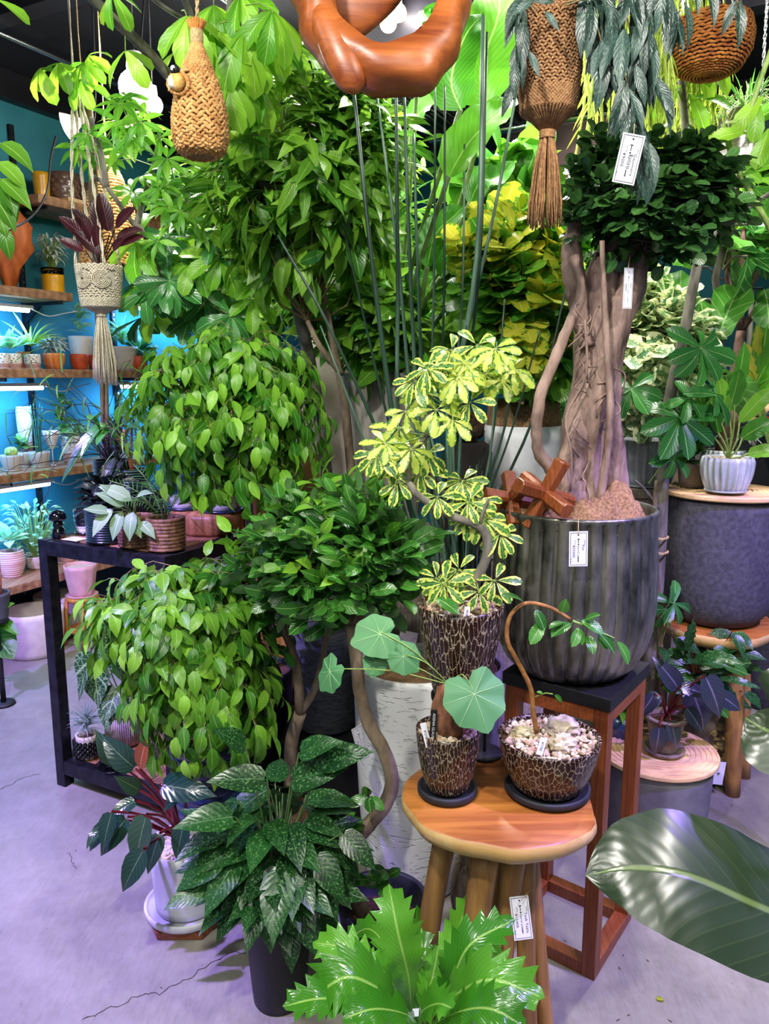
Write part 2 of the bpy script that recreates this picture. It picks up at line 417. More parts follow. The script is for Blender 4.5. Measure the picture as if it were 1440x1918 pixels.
def crown(P, hubs, c, rad, ntw, ls, size, per=7, tl=0.14, grav=0.5, up=0.5, shell=0.45, tr=0.0016, front=0.0, leafdown=0.0, branch=True, spreadang=0.9):
    """twigs filling an ellipsoid, leaves alternating along each twig"""
    rn = P.rn; c = V(c)
    for _ in range(ntw):
        d = rv(rn)
        if front and rn.random() < front and d.y > 0: d.y = -d.y
        t = rn.uniform(shell, 1.0) ** 0.6
        tip = c + V((d.x * rad[0], d.y * rad[1], d.z * rad[2])) * t
        hub = V(rn.choice(hubs)); out = (tip - hub); L = out.length; out = out / max(L, 1e-6)
        out = (out + V((0, 0, 0.25)) + rv(rn) * 0.35).normalized()
        base = tip - out * tl
        pts = [base, base + out * tl * 0.4 + V((0, 0, 0.01)), base + out * tl * 0.8 - V((0, 0, grav * tl * 0.12)), base + out * tl * 1.1 - V((0, 0, grav * tl * 0.45))]
        if branch and L > tl * 1.3: P.twig([hub, lerp(hub, base, 0.5) + rv(rn) * 0.03, base], [tr * 2.2, tr * 1.7, tr], 4)
        P.twig(pts, [tr, tr * 0.8, tr * 0.5, tr * 0.3], 3)
        for k in range(per):
            f = (k + 0.7) / per; q = f * 3; i = min(2, int(q)); pos = lerp(pts[i], pts[i + 1], q - i)
            td = (pts[i + 1] - pts[i]).normalized(); side = td.cross(V((0, 0, 1))); side = side.normalized() if side.length > 0.01 else V((1, 0, 0))
            sg = 1 if k % 2 else -1
            dd = td * (1.15 - spreadang * 0.6) + side * sg * spreadang * rn.uniform(0.5, 1.1) + V((0, 0, -leafdown * rn.uniform(0.5, 1.3))) + rv(rn) * 0.25
            nn = V((0, 0, up)) + (pos - c).normalized() * 0.6 + rv(rn) * 0.35
            if k == per - 1: dd = td + V((0, 0, -leafdown * 0.7))
            P.leaf(ls, pos, dd, nn, size)
def whorl(P, c, axis, n, ls, size, tilt=1.25, pet=None, ph=None, jit=0.15, droop=0.0):
    rn = P.rn; axis = V(axis).normalized(); x = axis.cross(V((0.2, 0.9, 0.3))).normalized(); y = axis.cross(x)
    ph = rn.uniform(0, 6.28) if ph is None else ph
    for k in range(n):
        a = ph + 2 * PI * k / n + rn.uniform(-jit, jit); tl = tilt * rn.uniform(0.85, 1.12)
        r = x * math.cos(a) + y * math.sin(a); d = axis * math.cos(tl) + r * math.sin(tl) + V((0, 0, -droop))
        P.leaf(ls, c, d, axis * math.sin(tl) - r * math.cos(tl) + rv(rn) * 0.1, size)
def palmate(P, base, tip, n, ls, size, tilt=1.2, r=0.0015, droop=0.15, axis=None):
    """one long leaf stalk that carries a fan of leaflets"""
    base, tip = V(base), V(tip); m = lerp(base, tip, 0.55) + V((0, 0, 0.12 * (tip - base).length))
    P.twig([base, m, tip], [r * 1.3, r, r], 4)
    ax = ((tip - m).normalized() * 0.5 + V((0, 0, 0.6)) + V((0, -0.35, 0)) + rv(P.rn) * 0.2)
    whorl(P, tip, axis or ax, n, ls, size, tilt, droop=droop)
# ------------------------------------------------------------------ shop walls, floor, ceiling
A_ = V((math.sin(R(27.4)), math.cos(R(27.4)), 0)); B_ = V((A_.y, -A_.x, 0)); Z_ = V((0, 0, 1))
W0 = V((-2.12, 4.05, 0)); SB = 2.8
W1 = W0 + A_ * SB                                   # far left corner of the room
def wallpt(u, z, d):
    """point over the picture column u, at height z, d metres in front of the left wall"""
    k = (u - 720.0) / FPX; c0 = k * (CAMH - z) * SP
    Y = (d + W0.dot(B_) - c0 * B_.x) / (k * CP * B_.x + B_.y)
    return V((k * CP * Y + c0, Y, z))
def backpt(u, z, d):
    k = (u - 720.0) / FPX; c0 = k * (CAMH - z) * SP; n = -A_
    Y = (d + W1.dot(n) - c0 * n.x) / (k * CP * n.x + n.y)
    return V((k * CP * Y + c0, Y, z))
def upt(u, z, Y): return V(((u - 720.0) / FPX * (Y * CP + (CAMH - z) * SP), Y, z))
RW = Matrix((B_, A_, Z_)).transposed()              # local x = away from the left wall, y = along it

def floor_mat():
    m, nt, b, o = nodes('polished_concrete')
    tc = N(nt, 'ShaderNodeTexCoord')
    n1 = N(nt, 'ShaderNodeTexNoise', inp={'Scale': 1.6, 'Detail': 6, 'Roughness': 0.62, 'Distortion': 0.8}); ln(nt, tc.outputs['Object'], n1.inputs['Vector'])
    n2 = N(nt, 'ShaderNodeTexNoise', inp={'Scale': 14, 'Detail': 8, 'Roughness': 0.7}); ln(nt, tc.outputs['Object'], n2.inputs['Vector'])
    mp = N(nt, 'ShaderNodeMapping', inp={3: (30, 5, 1), 2: (0, 0, 0.7)}); ln(nt, tc.outputs['Object'], mp.inputs[0])
    n3 = N(nt, 'ShaderNodeTexNoise', inp={'Scale': 3, 'Detail': 5, 'Roughness': 0.7, 'Distortion': 1.2}); ln(nt, mp.outputs[0], n3.inputs['Vector'])
    r1 = ramp(nt, [(0.30, col('#5f5b54')), (0.5, col('#7d7970')), (0.68, col('#96928a'))]); ln(nt, n1.outputs[0], r1.inputs[0])
    r2 = ramp(nt, [(0.30, col('#6a665f')), (0.62, col('#a09c94'))]); ln(nt, n2.outputs[0], r2.inputs[0])
    c = mixc(nt, 0.30, r1.outputs[0], r2.outputs[0])
    r3 = ramp(nt, [(0.35, col('#77736b')), (0.6, col('#a5a19a'))]); ln(nt, n3.outputs[0], r3.inputs[0]); c = mixc(nt, 0.20, c, r3.outputs[0])
    vo = N(nt, 'ShaderNodeTexVoronoi', inp={'Scale': 22}); ln(nt, tc.outputs['Object'], vo.inputs['Vector'])
    rs = ramp(nt, [(0.028, (1, 1, 1, 1)), (0.05, (0, 0, 0, 1))]); ln(nt, vo.outputs['Distance'], rs.inputs[0])
    c = mixc(nt, mth(nt, 'MULTIPLY', rs.outputs[0], 0.7), c, col('#3c3835'))
    ln(nt, c, b.inputs['Base Color'])
    rr = ramp(nt, [(0.3, (0.30,) * 3 + (1,)), (0.7, (0.5,) * 3 + (1,))]); ln(nt, n3.outputs[0], rr.inputs[0]); ln(nt, rr.outputs[0], b.inputs['Roughness'])
    bump_(nt, b, n3.outputs[0], 0.12, 0.003); return m
M_floor = floor_mat()
M_crack = plain('crack_dark', '#3b3733', 0.9, bump=0)
M_teal = plain('teal_paint', '#2f7f8c', 0.75, scale=3, amt=0.16, bump=0.08)
M_navy = plain('navy_paint', '#0d2c3c', 0.7, scale=4, amt=0.2, bump=0.05)
M_ceil = plain('dark_ceiling', '#16141c', 0.85, scale=5, amt=0.4, bump=0.1)
M_duct = plain('ceiling_metal', '#2a282e', 0.45, metal=0.5, scale=8, amt=0.2, bump=0.05)
M_pink = plain('pink_panel', '#b98f98', 0.7, scale=5, amt=0.1, bump=0.02)
M_black = plain('black_steel', '#222329', 0.42, metal=0.55, scale=26, amt=0.5, bump=0.15)
M_blackmatte = plain('matte_black', '#0e0f13', 0.55, scale=60, amt=0.3, bump=0.1)
M_blackgloss = plain('black_glaze', '#08090c', 0.08, scale=10, amt=0.3, bump=0.03, coat=0.6)
M_white = plain('white_plastic', '#e6e6ea', 0.5, scale=20, amt=0.06, bump=0.02)
M_shelf = wood('shelf_wood', '#6b4630', '#b58a62', 5, 'Y', 0.5)
M_tabletop = wood('table_wood', '#6a4230', '#b98663', 7, 'X', 0.45)
M_teak = wood('teak_slab', '#85421a', '#cf8642', 4.5, 'X', 0.40, dist=7)
M_teaklight = wood('teak_edge', '#b98a4b', '#e2c083', 3.0, 'X', 0.4, dist=5)
M_branch = wood('peeled_branch', '#6f4a24', '#b3854a', 3.0, 'Z', 0.42, dist=4)
M_brownwood = wood('brown_wood', '#6a3216', '#94502a', 14, 'Z', 0.40, dist=5)
M_brownwoodx = wood('brown_wood_rail', '#6a3216', '#94502a', 14, 'Y', 0.40, dist=5)
M_logwood = wood('log_wood', '#6a3d20', '#b98450', 3.6, 'Z', 0.5, dist=6)
M_palewood = wood('pale_ringed_wood', '#c4976a', '#e8c79a', 6, 'X', 0.5, dist=3)
M_stoolorange = wood('orange_stool_wood', '#a8641f', '#d99743', 8, 'Z', 0.45)
M_parquet = wood('parquet_wood', '#6f5442', '#a58a70', 8, 'X', 0.55)
M_greyboard = wood('grey_board', '#7b7268', '#b8ad9d', 8, 'Y', 0.7)
M_bulb = emis('bulb_glow', '#fff6e6', 22.0)
M_bulbpink = emis('pink_bulb_glow', '#ffd2d8', 16.0)
M_led = emis('led_glow', '#f2f8ff', 9.0)
M_chrome = plain('bright_metal', '#b8b8bc', 0.25, metal=1.0, scale=10, amt=0.1, bump=0.0)
M_print = plain('print_black', '#14151a', 0.7, bump=0)
M_card = plain('tag_card', '#dcdae8', 0.6, scale=8, amt=0.03, bump=0.02)
M_cord = plain('twine', '#b59a6c', 0.9, scale=200, amt=0.3, bump=0.4)
M_blackcord = plain('black_cable', '#0d0d10', 0.5, bump=0)
M_glass = None
def glass_mat():
    m, nt, b, o = nodes('clear_glass'); b.inputs['Base Color'].default_value = (0.9, 0.97, 1, 1)
    b.inputs['Roughness'].default_value = 0.03; b.inputs['Transmission Weight'].default_value = 1.0; b.inputs['IOR'].default_value = 1.3
    return m
M_glass = glass_mat()

fl = struct('floor', MB().add([(-5, -1.5, 0), (5.5, -1.5, 0), (5.5, 8, 0), (-5, 8, 0)], [(0, 1, 2, 3)]), M_floor)
def ribbon(pts, w):
    mb = MB(); vs = []; fs = []
    for i, p in enumerate(pts):
        t = (V(pts[min(i + 1, len(pts) - 1)]) - V(pts[max(i - 1, 0)])); n = V((-t.y, t.x, 0)).normalized() * w * (0.5 + 0.5 * abs(math.sin(i * 1.7)))
        vs += [V(p) + n + V((0, 0, .0012)), V(p) - n + V((0, 0, .0012))]
    for i in range(len(pts) - 1): fs.append((2 * i, 2 * i + 2, 2 * i + 3, 2 * i + 1))
    return mb.add(vs, fs)
rk = random.Random(5)
def crackline(pix, w=0.0011):
    P = [onz(u, v, 0) for u, v in pix]; out = []
    for i in range(len(P) - 1):
        for k in range(7):
            q = lerp(P[i], P[i + 1], k / 7); out.append(q + V((rk.uniform(-1, 1), rk.uniform(-1, 1), 0)) * 0.006)
    out.append(P[-1]); return ribbon(out, w)
obj('crack', crackline([(152, 1912), (185, 1898), (260, 1866), (300, 1862), (350, 1832), (405, 1802), (430, 1786), (475, 1783)]), M_crack, fl)
obj('crack', crackline([(0, 1478), (20, 1470), (45, 1456), (75, 1450)]), M_crack, fl)
obj('crack', crackline([(128, 1598), (136, 1618), (142, 1628)], 0.0008), M_crack, fl)
# walls
TH = 0.12
struct('wall_left', MB().box(W0 + A_ * (SB / 2 - 2.6) - B_ * TH / 2 + Z_ * 1.5, (TH, SB + 5.2, 3.0), RW), M_teal)
struct('wall_back', MB().box(W1 + A_ * TH / 2 + B_ * 2.6 + Z_ * 1.5, (5.2 + 2 * TH, TH, 3.0), RW), M_teal)
struct('wall_right', MB().box(W1 + B_ * (5.2 + TH / 2) - A_ * 2.6 + Z_ * 1.5, (TH, 5.2, 3.0), RW), M_teal)
struct('wall_lower_left', MB().box(W0 + A_ * (SB / 2 - 2.6) + B_ * 0.01 + Z_ * 0.19, (0.02, SB + 5.16, 0.38), RW), M_navy)
struct('ceiling', MB().box((0.2, 3.2, 3.0 + 0.06), (11, 10, 0.12)), M_ceil)
struct('trim_ceiling_left', MB().box(W0 + A_ * (SB / 2 - 2.6) + B_ * 0.03 + Z_ * 2.93, (0.06, SB + 5.15, 0.14), RW), M_duct)
for k, s in enumerate((-1.6, -0.3, 1.0, 2.2)):                      # ceiling joists run across the room
    struct('ceiling_beam', MB().box(W0 + A_ * s + B_ * 2.6 + Z_ * 2.93, (5.0, 0.09, 0.13), RW), M_duct)
for k, s in enumerate((0.75, 1.75, 3.75)):
    t = thing('conduit_rail', ['thin steel conduit rail under the ceiling by the teal wall', 'steel conduit rail under the ceiling above the hanging nest', 'steel conduit rail under the ceiling above the banana leaves'][k], 'rail', W0 + B_ * s + Z_ * 2.84 + A_ * 0.1)
    obj('rail', MB().tube([-A_ * 3.6, A_ * 2.5], 0.011, 8), M_chrome, t)
    for q in (-2.5, -1.2, 0.1, 1.4): obj('clip', MB().box(A_ * q + Z_ * 0.045, (0.014, 0.03, 0.09), RW), M_chrome, t)
# louvred air conditioner set under the ceiling
acp = at(985, 205, 3.55)
ac = thing('air_conditioner', 'dark louvred air conditioner cassette under the ceiling behind banana leaves', 'air conditioner', (acp.x, acp.y, 3.0))
zt = acp.z - 3.0
obj('housing', MB().box((0, 0, (zt + 0.06) / 2), (1.25, 0.8, -(zt + 0.06) ), RW), M_duct, ac)
for k in range(22):
    obj('slat', MB().box(B_ * (-0.50 + 0.0475 * k) + Z_ * (zt + 0.04), (0.020, 0.55, 0.012), RW @ Matrix.Rotation(0.5, 3, 'Y')), M_blackmatte, ac)
obj('frame', MB().box(-A_ * 0.34 + Z_ * (zt + 0.04), (1.2, 0.05, 0.03), RW).box(A_ * 0.34 + Z_ * (zt + 0.04), (1.2, 0.05, 0.03), RW), M_chrome, ac)
for k, (u, v, Y, w) in enumerate([(800, 172, 3.6, 0.32), (1120, 395, 4.6, 0.9)]):
    p = at(u, v, Y); t = thing('ceiling_panel', ['pink ceiling panel behind the carved wood ring', 'pale pink ceiling panel far behind the jute tassel'][k], 'panel', (p.x, p.y, 2.99))
    obj('board', MB().box((0, 0, (p.z - 2.99) / 2), (w, 0.5, 2.99 - p.z), RW), M_pink, t)

# ---------------- wall shelves with brackets and led strips
def shelf(z, u0, u1, label, led=True, ext=0.0, depth=0.31, th=0.045):
    p0 = wallpt(u0, z, depth); p1 = wallpt(u1, z, depth); s0 = (p0 - W0).dot(A_) - ext; s1 = (p1 - W0).dot(A_)
    c = W0 + A_ * (s0 + s1) / 2 + B_ * (0.02 + depth / 2); c.z = z - th
    t = thing('wall_shelf', label, 'shelf', c)
    L = s1 - s0
    bd = obj('board', MB().box((0, 0, th / 2), (depth, L, th), RW), M_shelf, t, smooth=False); bevel(bd, 0.004)
    q = int(L / 0.8) + 1
    for k in range(q):
        s = -L / 2 + 0.06 + (L - 0.12) * k / max(1, q - 1)
        obj('bracket', MB().box(A_ * s - Z_ * 0.009, (depth * 0.9, 0.012, 0.018), RW).add([RW @ V((-depth / 2, s - .006, -.02)), RW @ V((-depth / 2, s + .006, -.02)), RW @ V((-depth / 2, s - .006, -.11)), RW @ V((-depth / 2, s + .006, -.11)), RW @ V((-.02, s - .006, -.02)), RW @ V((-.02, s + .006, -.02))], [(0, 4, 2), (1, 3, 5), (0, 1, 5, 4), (2, 4, 5, 3)]), M_black, t, smooth=False)
    return t, s0, s1
def led(z, s0, s1, label, power=10, c=(0.10, 0.42, 1.0), d=0.19):
    power *= .62
    p = W0 + A_ * (s0 + s1) / 2 + B_ * d; p.z = z
    t = thing('led_strip', label, 'light', p, 'led strips under the blue wall shelves')
    L = s1 - s0
    obj('housing', MB().box(Z_ * 0.008, (0.035, L, 0.016), RW), M_white, t, smooth=False)
    obj('diffuser', MB().tube([-A_ * (L / 2 - .02) - Z_ * .008, A_ * (L / 2 - .02) - Z_ * .008], 0.013, 8), M_led, t)
    obj('cable', MB().tube(curve([A_ * L / 2, A_ * (L / 2 + .1) - Z_ * .03, A_ * (L / 2 + .2) - Z_ * .01, A_ * (L / 2 + .3) + Z_ * .01]), 0.003, 5), M_white, t)
    o = lamp('led_light', 'AREA', (p.x, p.y, z - 0.04), power * L, c, 0.04, sizey=L)
    zx = (-B_ * 0.75 - Z_).normalized(); o.rotation_euler = Matrix((A_.cross(-zx), A_, -zx)).transposed().to_euler()
ZS = [0.40, 0.968, 1.487, 1.886, 2.355]
shelf(ZS[0], 0, 330, 'lowest wooden wall shelf, above the white planters on the floor', ext=1.0)
shelf(ZS[1], 0, 300, 'wooden wall shelf carrying the small herringbone pots', ext=1.0)
shelf(ZS[2], 0, 470, 'wooden wall shelf carrying the speckled and orange pots', ext=1.0)
shelf(ZS[3], 0, 131, 'short wooden wall shelf under the yellow pot', ext=1.0)
shelf(ZS[4], 66, 640, 'high weathered wall shelf under the hanging lamps', ext=0.0)
def sof(u, z, d): return (wallpt(u, z, d) - W0).dot(A_)
led(ZS[1] - 0.088, -1.2, sof(96, .93, .19), 'glowing led strip under the herringbone pot shelf', 14)
led(ZS[2] - 0.088, -1.2, sof(84, 1.43, .19), 'glowing led strip under the speckled pot shelf, left half', 18)
led(ZS[2] - 0.088, sof(222, 1.43, .19), sof(420, 1.43, .19), 'glowing led strip under the speckled pot shelf, behind the pale tassel', 16)
led(ZS[3] - 0.088, -1.2, sof(58, 1.83, .19), 'glowing led strip under the short yellow pot shelf', 18)
led(1.87, sof(236, 1.83, .19), sof(440, 1.83, .19), 'glowing led strip behind the hanging macrame planter', 16)
for k, (u, z0, z1) in enumerate([(52, 0.45, 2.75), (215, 0.45, 2.75), (360, 0.45, 2.75)]):     # slotted shelf standards
    p = wallpt(u, 1.6, 0.012); t = thing('shelf_standard', 'black slotted steel shelf standard on the teal wall, ' + ['nearest the left edge', 'behind the macrame planter', 'behind the ficus crown'][k], 'rail', (p.x, p.y, z0))
    obj('upright', MB().box((0, 0, (z1 - z0) / 2), (0.02, 0.028, z1 - z0), RW), M_black, t, smooth=False)
    sl = MB()
    for q in range(70): sl.box(B_ * 0.0105 + Z_ * (0.03 + q * (z1 - z0 - .06) / 70), (0.002, 0.008, 0.016), RW)
    obj('slots', sl, M_chrome, t, kind='stuff', smooth=False)

# ---------------- far side: counter with parquet front, shelves on the back wall
def counter():
    d = 0.62; z = 1.03
    p0 = backpt(1120, z, d); p1 = backpt(1560, z, d); c = (p0 + p1) / 2; L = (p1 - p0).length; c = c + A_ * d / 2
    t = thing('shop_counter', 'long counter with parquet wood front and grey top against the teal back wall', 'counter', (c.x, c.y, 0))
    w = obj('worktop', MB().box((0, 0, z - 0.03), (L, d, 0.06), RW), plain('grey_worktop', '#8c8482', 0.6), t, smooth=False); bevel(w, .005)
    obj('body', MB().box(A_ * 0.03 + Z_ * 0.48, (L - .04, d - 0.08, 0.96), RW), plain('counter_dark', '#2a221e', 0.6), t, smooth=False)
    rn = random.Random(8)
    n = 0
    pw = 0.085
    for i in range(-2, 12):
        for j in range(0, 7):
            # herringbone planks laid on the counter's front
            x = -L / 2 + 0.2 + i * 0.26; zz = 0.06 + j * 0.13
            for sg in (-1, 1):
                xx = x + (0.065 if sg > 0 else -0.065)
                if abs(xx) > L / 2 - .12 or zz > .90: continue
                rot = RW @ Matrix.Rotation(sg * 0.7, 3, 'Y')
                obj('plank', MB().box(B_ * xx - A_ * (d / 2 + 0.008 + 0.001 * (n % 3)) + Z_ * zz, (0.19, 0.014, pw), rot), M_parquet, t, smooth=False); n += 1
    obj('toe_board', MB().box(-A_ * (d / 2 - .02) + Z_ * 0.02, (L, 0.03, 0.04), RW), M_black, t, smooth=False)
counter()
def bshelf(z, u0, u1, label, d=0.28, m=None):
    p0, p1 = backpt(u0, z, d), backpt(u1, z, d); c = (p0 + p1) / 2 + A_ * d / 2; L = (p1 - p0).length
    t = thing('wall_shelf', label, 'shelf', (c.x, c.y, z - .03)); obj('board', MB().box(Z_ * .015, (L, d, .03), RW), m or M_black, t, smooth=False)
    for s in (-1, 1): obj('bracket', MB().box(B_ * s * (L / 2 - .1) - Z_ * .05 + A_ * (d / 2 - .01), (.02, .02, .1), RW), M_black, t, smooth=False)
bshelf(1.90, 1290, 1560, 'black metal shelf on the teal back wall at the right')
bshelf(1.45, 1150, 1330, 'black shelf on the back wall behind the pale variegated shrub')
bshelf(1.95, 780, 980, 'black shelf on the back wall behind the tall rush stems')
# ------------------------------------------------------------------ pot materials
def veinpot_mat():
    m, nt, b, o = nodes('root_pattern_glaze'); uv = N(nt, 'ShaderNodeUVMap', uv_map='uv')
    mp = N(nt, 'ShaderNodeMapping', inp={3: (62, 5.5, 1)}); ln(nt, uv.outputs[0], mp.inputs[0])
    nz = N(nt, 'ShaderNodeTexNoise', inp={'Scale': 0.55, 'Detail': 5}); ln(nt, mp.outputs[0], nz.inputs['Vector'])
    ad = N(nt, 'ShaderNodeMix', data_type='RGBA', blend_type='ADD'); ad.inputs[0].default_value = 1.0; nz.inputs['Roughness'].default_value = .75; ln(nt, mp.outputs[0], ad.inputs[6]); ln(nt, nz.outputs[1], ad.inputs[7])
    vo = N(nt, 'ShaderNodeTexVoronoi', feature='DISTANCE_TO_EDGE', inp={'Scale': 1.0}); ln(nt, ad.outputs[2], vo.inputs['Vector'])
    r = ramp(nt, [(0.0, (1, 1, 1, 1)), (0.018, (1, 1, 1, 1)), (0.05, (0, 0, 0, 1))]); ln(nt, vo.outputs[0], r.inputs[0])
    n2 = N(nt, 'ShaderNodeTexNoise', inp={'Scale': 60, 'Detail': 3}); ln(nt, uv.outputs[0], n2.inputs['Vector'])
    rd = ramp(nt, [(0.4, col('#1a0f0c')), (0.7, col('#3a1c14'))]); ln(nt, n2.outputs[0], rd.inputs[0])
    rs = ramp(nt, [(0.64, (0, 0, 0, 1)), (0.68, (1, 1, 1, 1))]); ln(nt, n2.outputs[0], rs.inputs[0])
    f = mth(nt, 'MAXIMUM', r.outputs[0], mth(nt, 'MULTIPLY', rs.outputs[0], 0.5))
    ln(nt, mixc(nt, f, rd.outputs[0], col('#b5a68c')), b.inputs['Base Color'])
    ln(nt, mth(nt, 'MULTIPLY_ADD', f, 0.45, 0.22), b.inputs['Roughness']); bump_(nt, b, f, 0.6, 0.002); return m
M_vein = veinpot_mat()
def texwall(name, c, scale=(3, 3, 14), thr=0.58, depth=0.5, c2=None):
    m, nt, b, o = nodes(name); tc = N(nt, 'ShaderNodeTexCoord'); mp = N(nt, 'ShaderNodeMapping', inp={3: scale}); ln(nt, tc.outputs['Object'], mp.inputs[0])
    nz = N(nt, 'ShaderNodeTexNoise', inp={'Scale': 5, 'Detail': 2, 'Roughness': 0.5, 'Distortion': 0.6}); ln(nt, mp.outputs[0], nz.inputs['Vector'])
    r = ramp(nt, [(thr, (0, 0, 0, 1)), (thr + 0.05, (1, 1, 1, 1))]); ln(nt, nz.outputs[0], r.inputs[0])
    n2 = N(nt, 'ShaderNodeTexNoise', inp={'Scale': 120, 'Detail': 2}); ln(nt, tc.outputs['Object'], n2.inputs['Vector'])
    ln(nt, mixc(nt, mth(nt, 'MULTIPLY', r.outputs[0], 0.5 if c2 else 0.25), col(c), col(c2) if c2 else tuple(x * .6 for x in col(c)[:3]) + (1,)), b.inputs['Base Color'])
    b.inputs['Roughness'].default_value = 0.65
    bump_(nt, b, mth(nt, 'MULTIPLY_ADD', n2.outputs[0], 0.12, mth(nt, 'MULTIPLY', r.outputs[0], -1.0)), depth, 0.006); return m
M_whitetex = texwall('white_chiselled', '#dfe0de', (5, 5, 22), 0.60, 0.7)
M_greytex = texwall('grey_chiselled', '#5c6064', (6, 6, 26), 0.52, 0.8, '#34363a')
M_conc = plain('grey_concrete', '#6c6a72', 0.8, scale=16, amt=0.16, bump=0.2)
M_charc = plain('charcoal_stone', '#35343f', 0.85, scale=70, amt=0.35, bump=0.5, c2='#4d4b58')
M_offwhite = plain('offwhite_clay', '#cfc5b8', 0.75, scale=30, amt=0.06, bump=0.1)
M_coneconc = plain('weathered_grey_wood', '#6f6a63', 0.8, scale=9, stretch=(5, 5, .8), bump=0.4, c2='#a39d94', detail=8)
M_fluted = plain('aged_zinc', '#2e312d', 0.36, metal=0.7, scale=10, stretch=(1.6, 1.6, .55), bump=0.4, c2='#96938a', detail=8)
M_saucer = plain('charcoal_saucer', '#20222c', 0.6, bump=0.1)
M_terra = plain('terracotta', '#a85b33', 0.75, scale=22, amt=0.2, bump=0.15)
M_agedterra = plain('aged_terracotta', '#6b5850', 0.85, scale=14, c2='#9c8a80', bump=0.3)
M_orangepot = wood('orange_streaked_glaze', '#b5481a', '#e8903c', 5, 'Z', 0.25, dist=3, coat=0.5)
M_redpot = plain('red_orange_pot', '#c8502c', 0.5)
M_yellow = plain('yellow_glaze', '#dd9f10', 0.3, scale=12, amt=0.15, coat=0.3)
M_pinkpot = plain('pink_clay', '#c79a94', 0.7, scale=20, amt=0.1)
M_beige = plain('beige_ceramic', '#c9beb3', 0.6, scale=25, amt=0.08)
M_browngl = plain('brown_shiny_glaze', '#6a5043', 0.25, scale=10, amt=0.25, coat=0.5)
M_greenblk = plain('dark_green_glaze', '#172a2c', 0.3, scale=30, amt=0.4, bump=0.3)
M_wicker = plain('brown_texture_pot', '#4f3323', 0.6, scale=60, c2='#8b6245', bump=0.5)
M_pale = plain('pale_blue_ribbed', '#a3abb4', 0.5, scale=20, c2='#c6cad4', bump=0.1)
M_dblue = plain('dark_blue_glaze', '#16233c', 0.25, scale=30, c2='#2b4063', coat=0.4)
M_bark = plain('bark', '#5c4c3c', 0.85, scale=34, stretch=(1, 1, .35), c2='#8d7c66', bump=0.7)
M_barkgrey = plain('grey_bark', '#4e4a44', 0.85, scale=30, stretch=(1, 1, .3), c2='#857f74', bump=0.6)
M_barkdark = plain('dark_bark', '#332f2b', 0.85, scale=30, stretch=(1, 1, .3), c2='#5d574d', bump=0.6)
M_barkred = plain('red_brown_bark', '#4a3229', 0.85, scale=40, stretch=(1, 1, .4), c2='#7c5c50', bump=0.8)
M_ficusbark = plain('ficus_bark', '#4a3530', 0.7, scale=20, stretch=(1, 1, .4), c2='#a88c80', bump=0.9, detail=9, bdist=0.008)
M_greenstem = plain('green_stem', '#4c6a35', 0.55, scale=30, c2='#6f8b4d', bump=0.15)
M_rush = plain('rush_stem', '#3c5a4a', 0.4, scale=20, stretch=(1, 1, .1), c2='#5f7d6a', bump=0.1)
M_rushdark = plain('dark_rush_stem', '#182c22', 0.4, scale=20, stretch=(1, 1, .1), c2='#2a4635', bump=0.1)
M_redstem = plain('red_stem', '#6d1b26', 0.4, scale=30, bump=0.05)
M_twig = plain('twig', '#6b5a3c', 0.8, scale=60, c2='#94835b', bump=0.2)
M_twiggreen = plain('green_twig', '#6f8f3c', 0.6, scale=60, c2='#9bb463', bump=0.1)
M_soil = plain('potting_soil', '#2e1d14', 0.95, scale=120, c2='#6b4630', bump=1.0)
M_gravel = plain('gravel', '#b8a48b', 0.8, scale=5, c2='#d8cbb8', bump=0.2)
M_burlap = plain('burlap', '#65482f', 0.95, scale=160, c2='#9c7a54', bump=0.9, bdist=0.003)
M_jute = plain('jute', '#7a5436', 0.95, scale=140, c2='#a98055', bump=0.6)
M_jutelt = plain('cream_cotton_cord', '#b8ab92', 0.95, scale=140, c2='#ded4c0', bump=0.5)
M_seagrass = plain('seagrass', '#a8733c', 0.85, scale=50, c2='#d9a868', bump=0.5)
M_basket = plain('basket_rope', '#9c4f22', 0.85, scale=40, c2='#d38a3e', bump=0.5)
M_carved = wood('carved_teak', '#6e2f12', '#b0622c', 5.5, 'X', 0.40, dist=6, coat=0.0)
def gravel_mat():
    m, nt, b, o = nodes('mixed_gravel'); g = N(nt, 'ShaderNodeNewGeometry')
    r = ramp(nt, [(0, col('#8f7c66')), (.25, col('#cdbb9f')), (.5, col('#b49a7c')), (.75, col('#e2d8c6')), (.9, col('#a8744f')), (1, col('#d9cfc4'))]); ln(nt, g.outputs['Random Per Island'], r.inputs[0])
    ln(nt, r.outputs[0], b.inputs['Base Color']); b.inputs['Roughness'].default_value = .8; return m
M_gravel = gravel_mat()
def rock_mat(c1='#6e6068', c2='#cbbda8'):
    return plain('rock', c1, 0.85, scale=22, c2=c2, bump=0.8, detail=8)
M_rock = rock_mat(); M_rock2 = rock_mat('#9a8a60', '#d6ccb8')

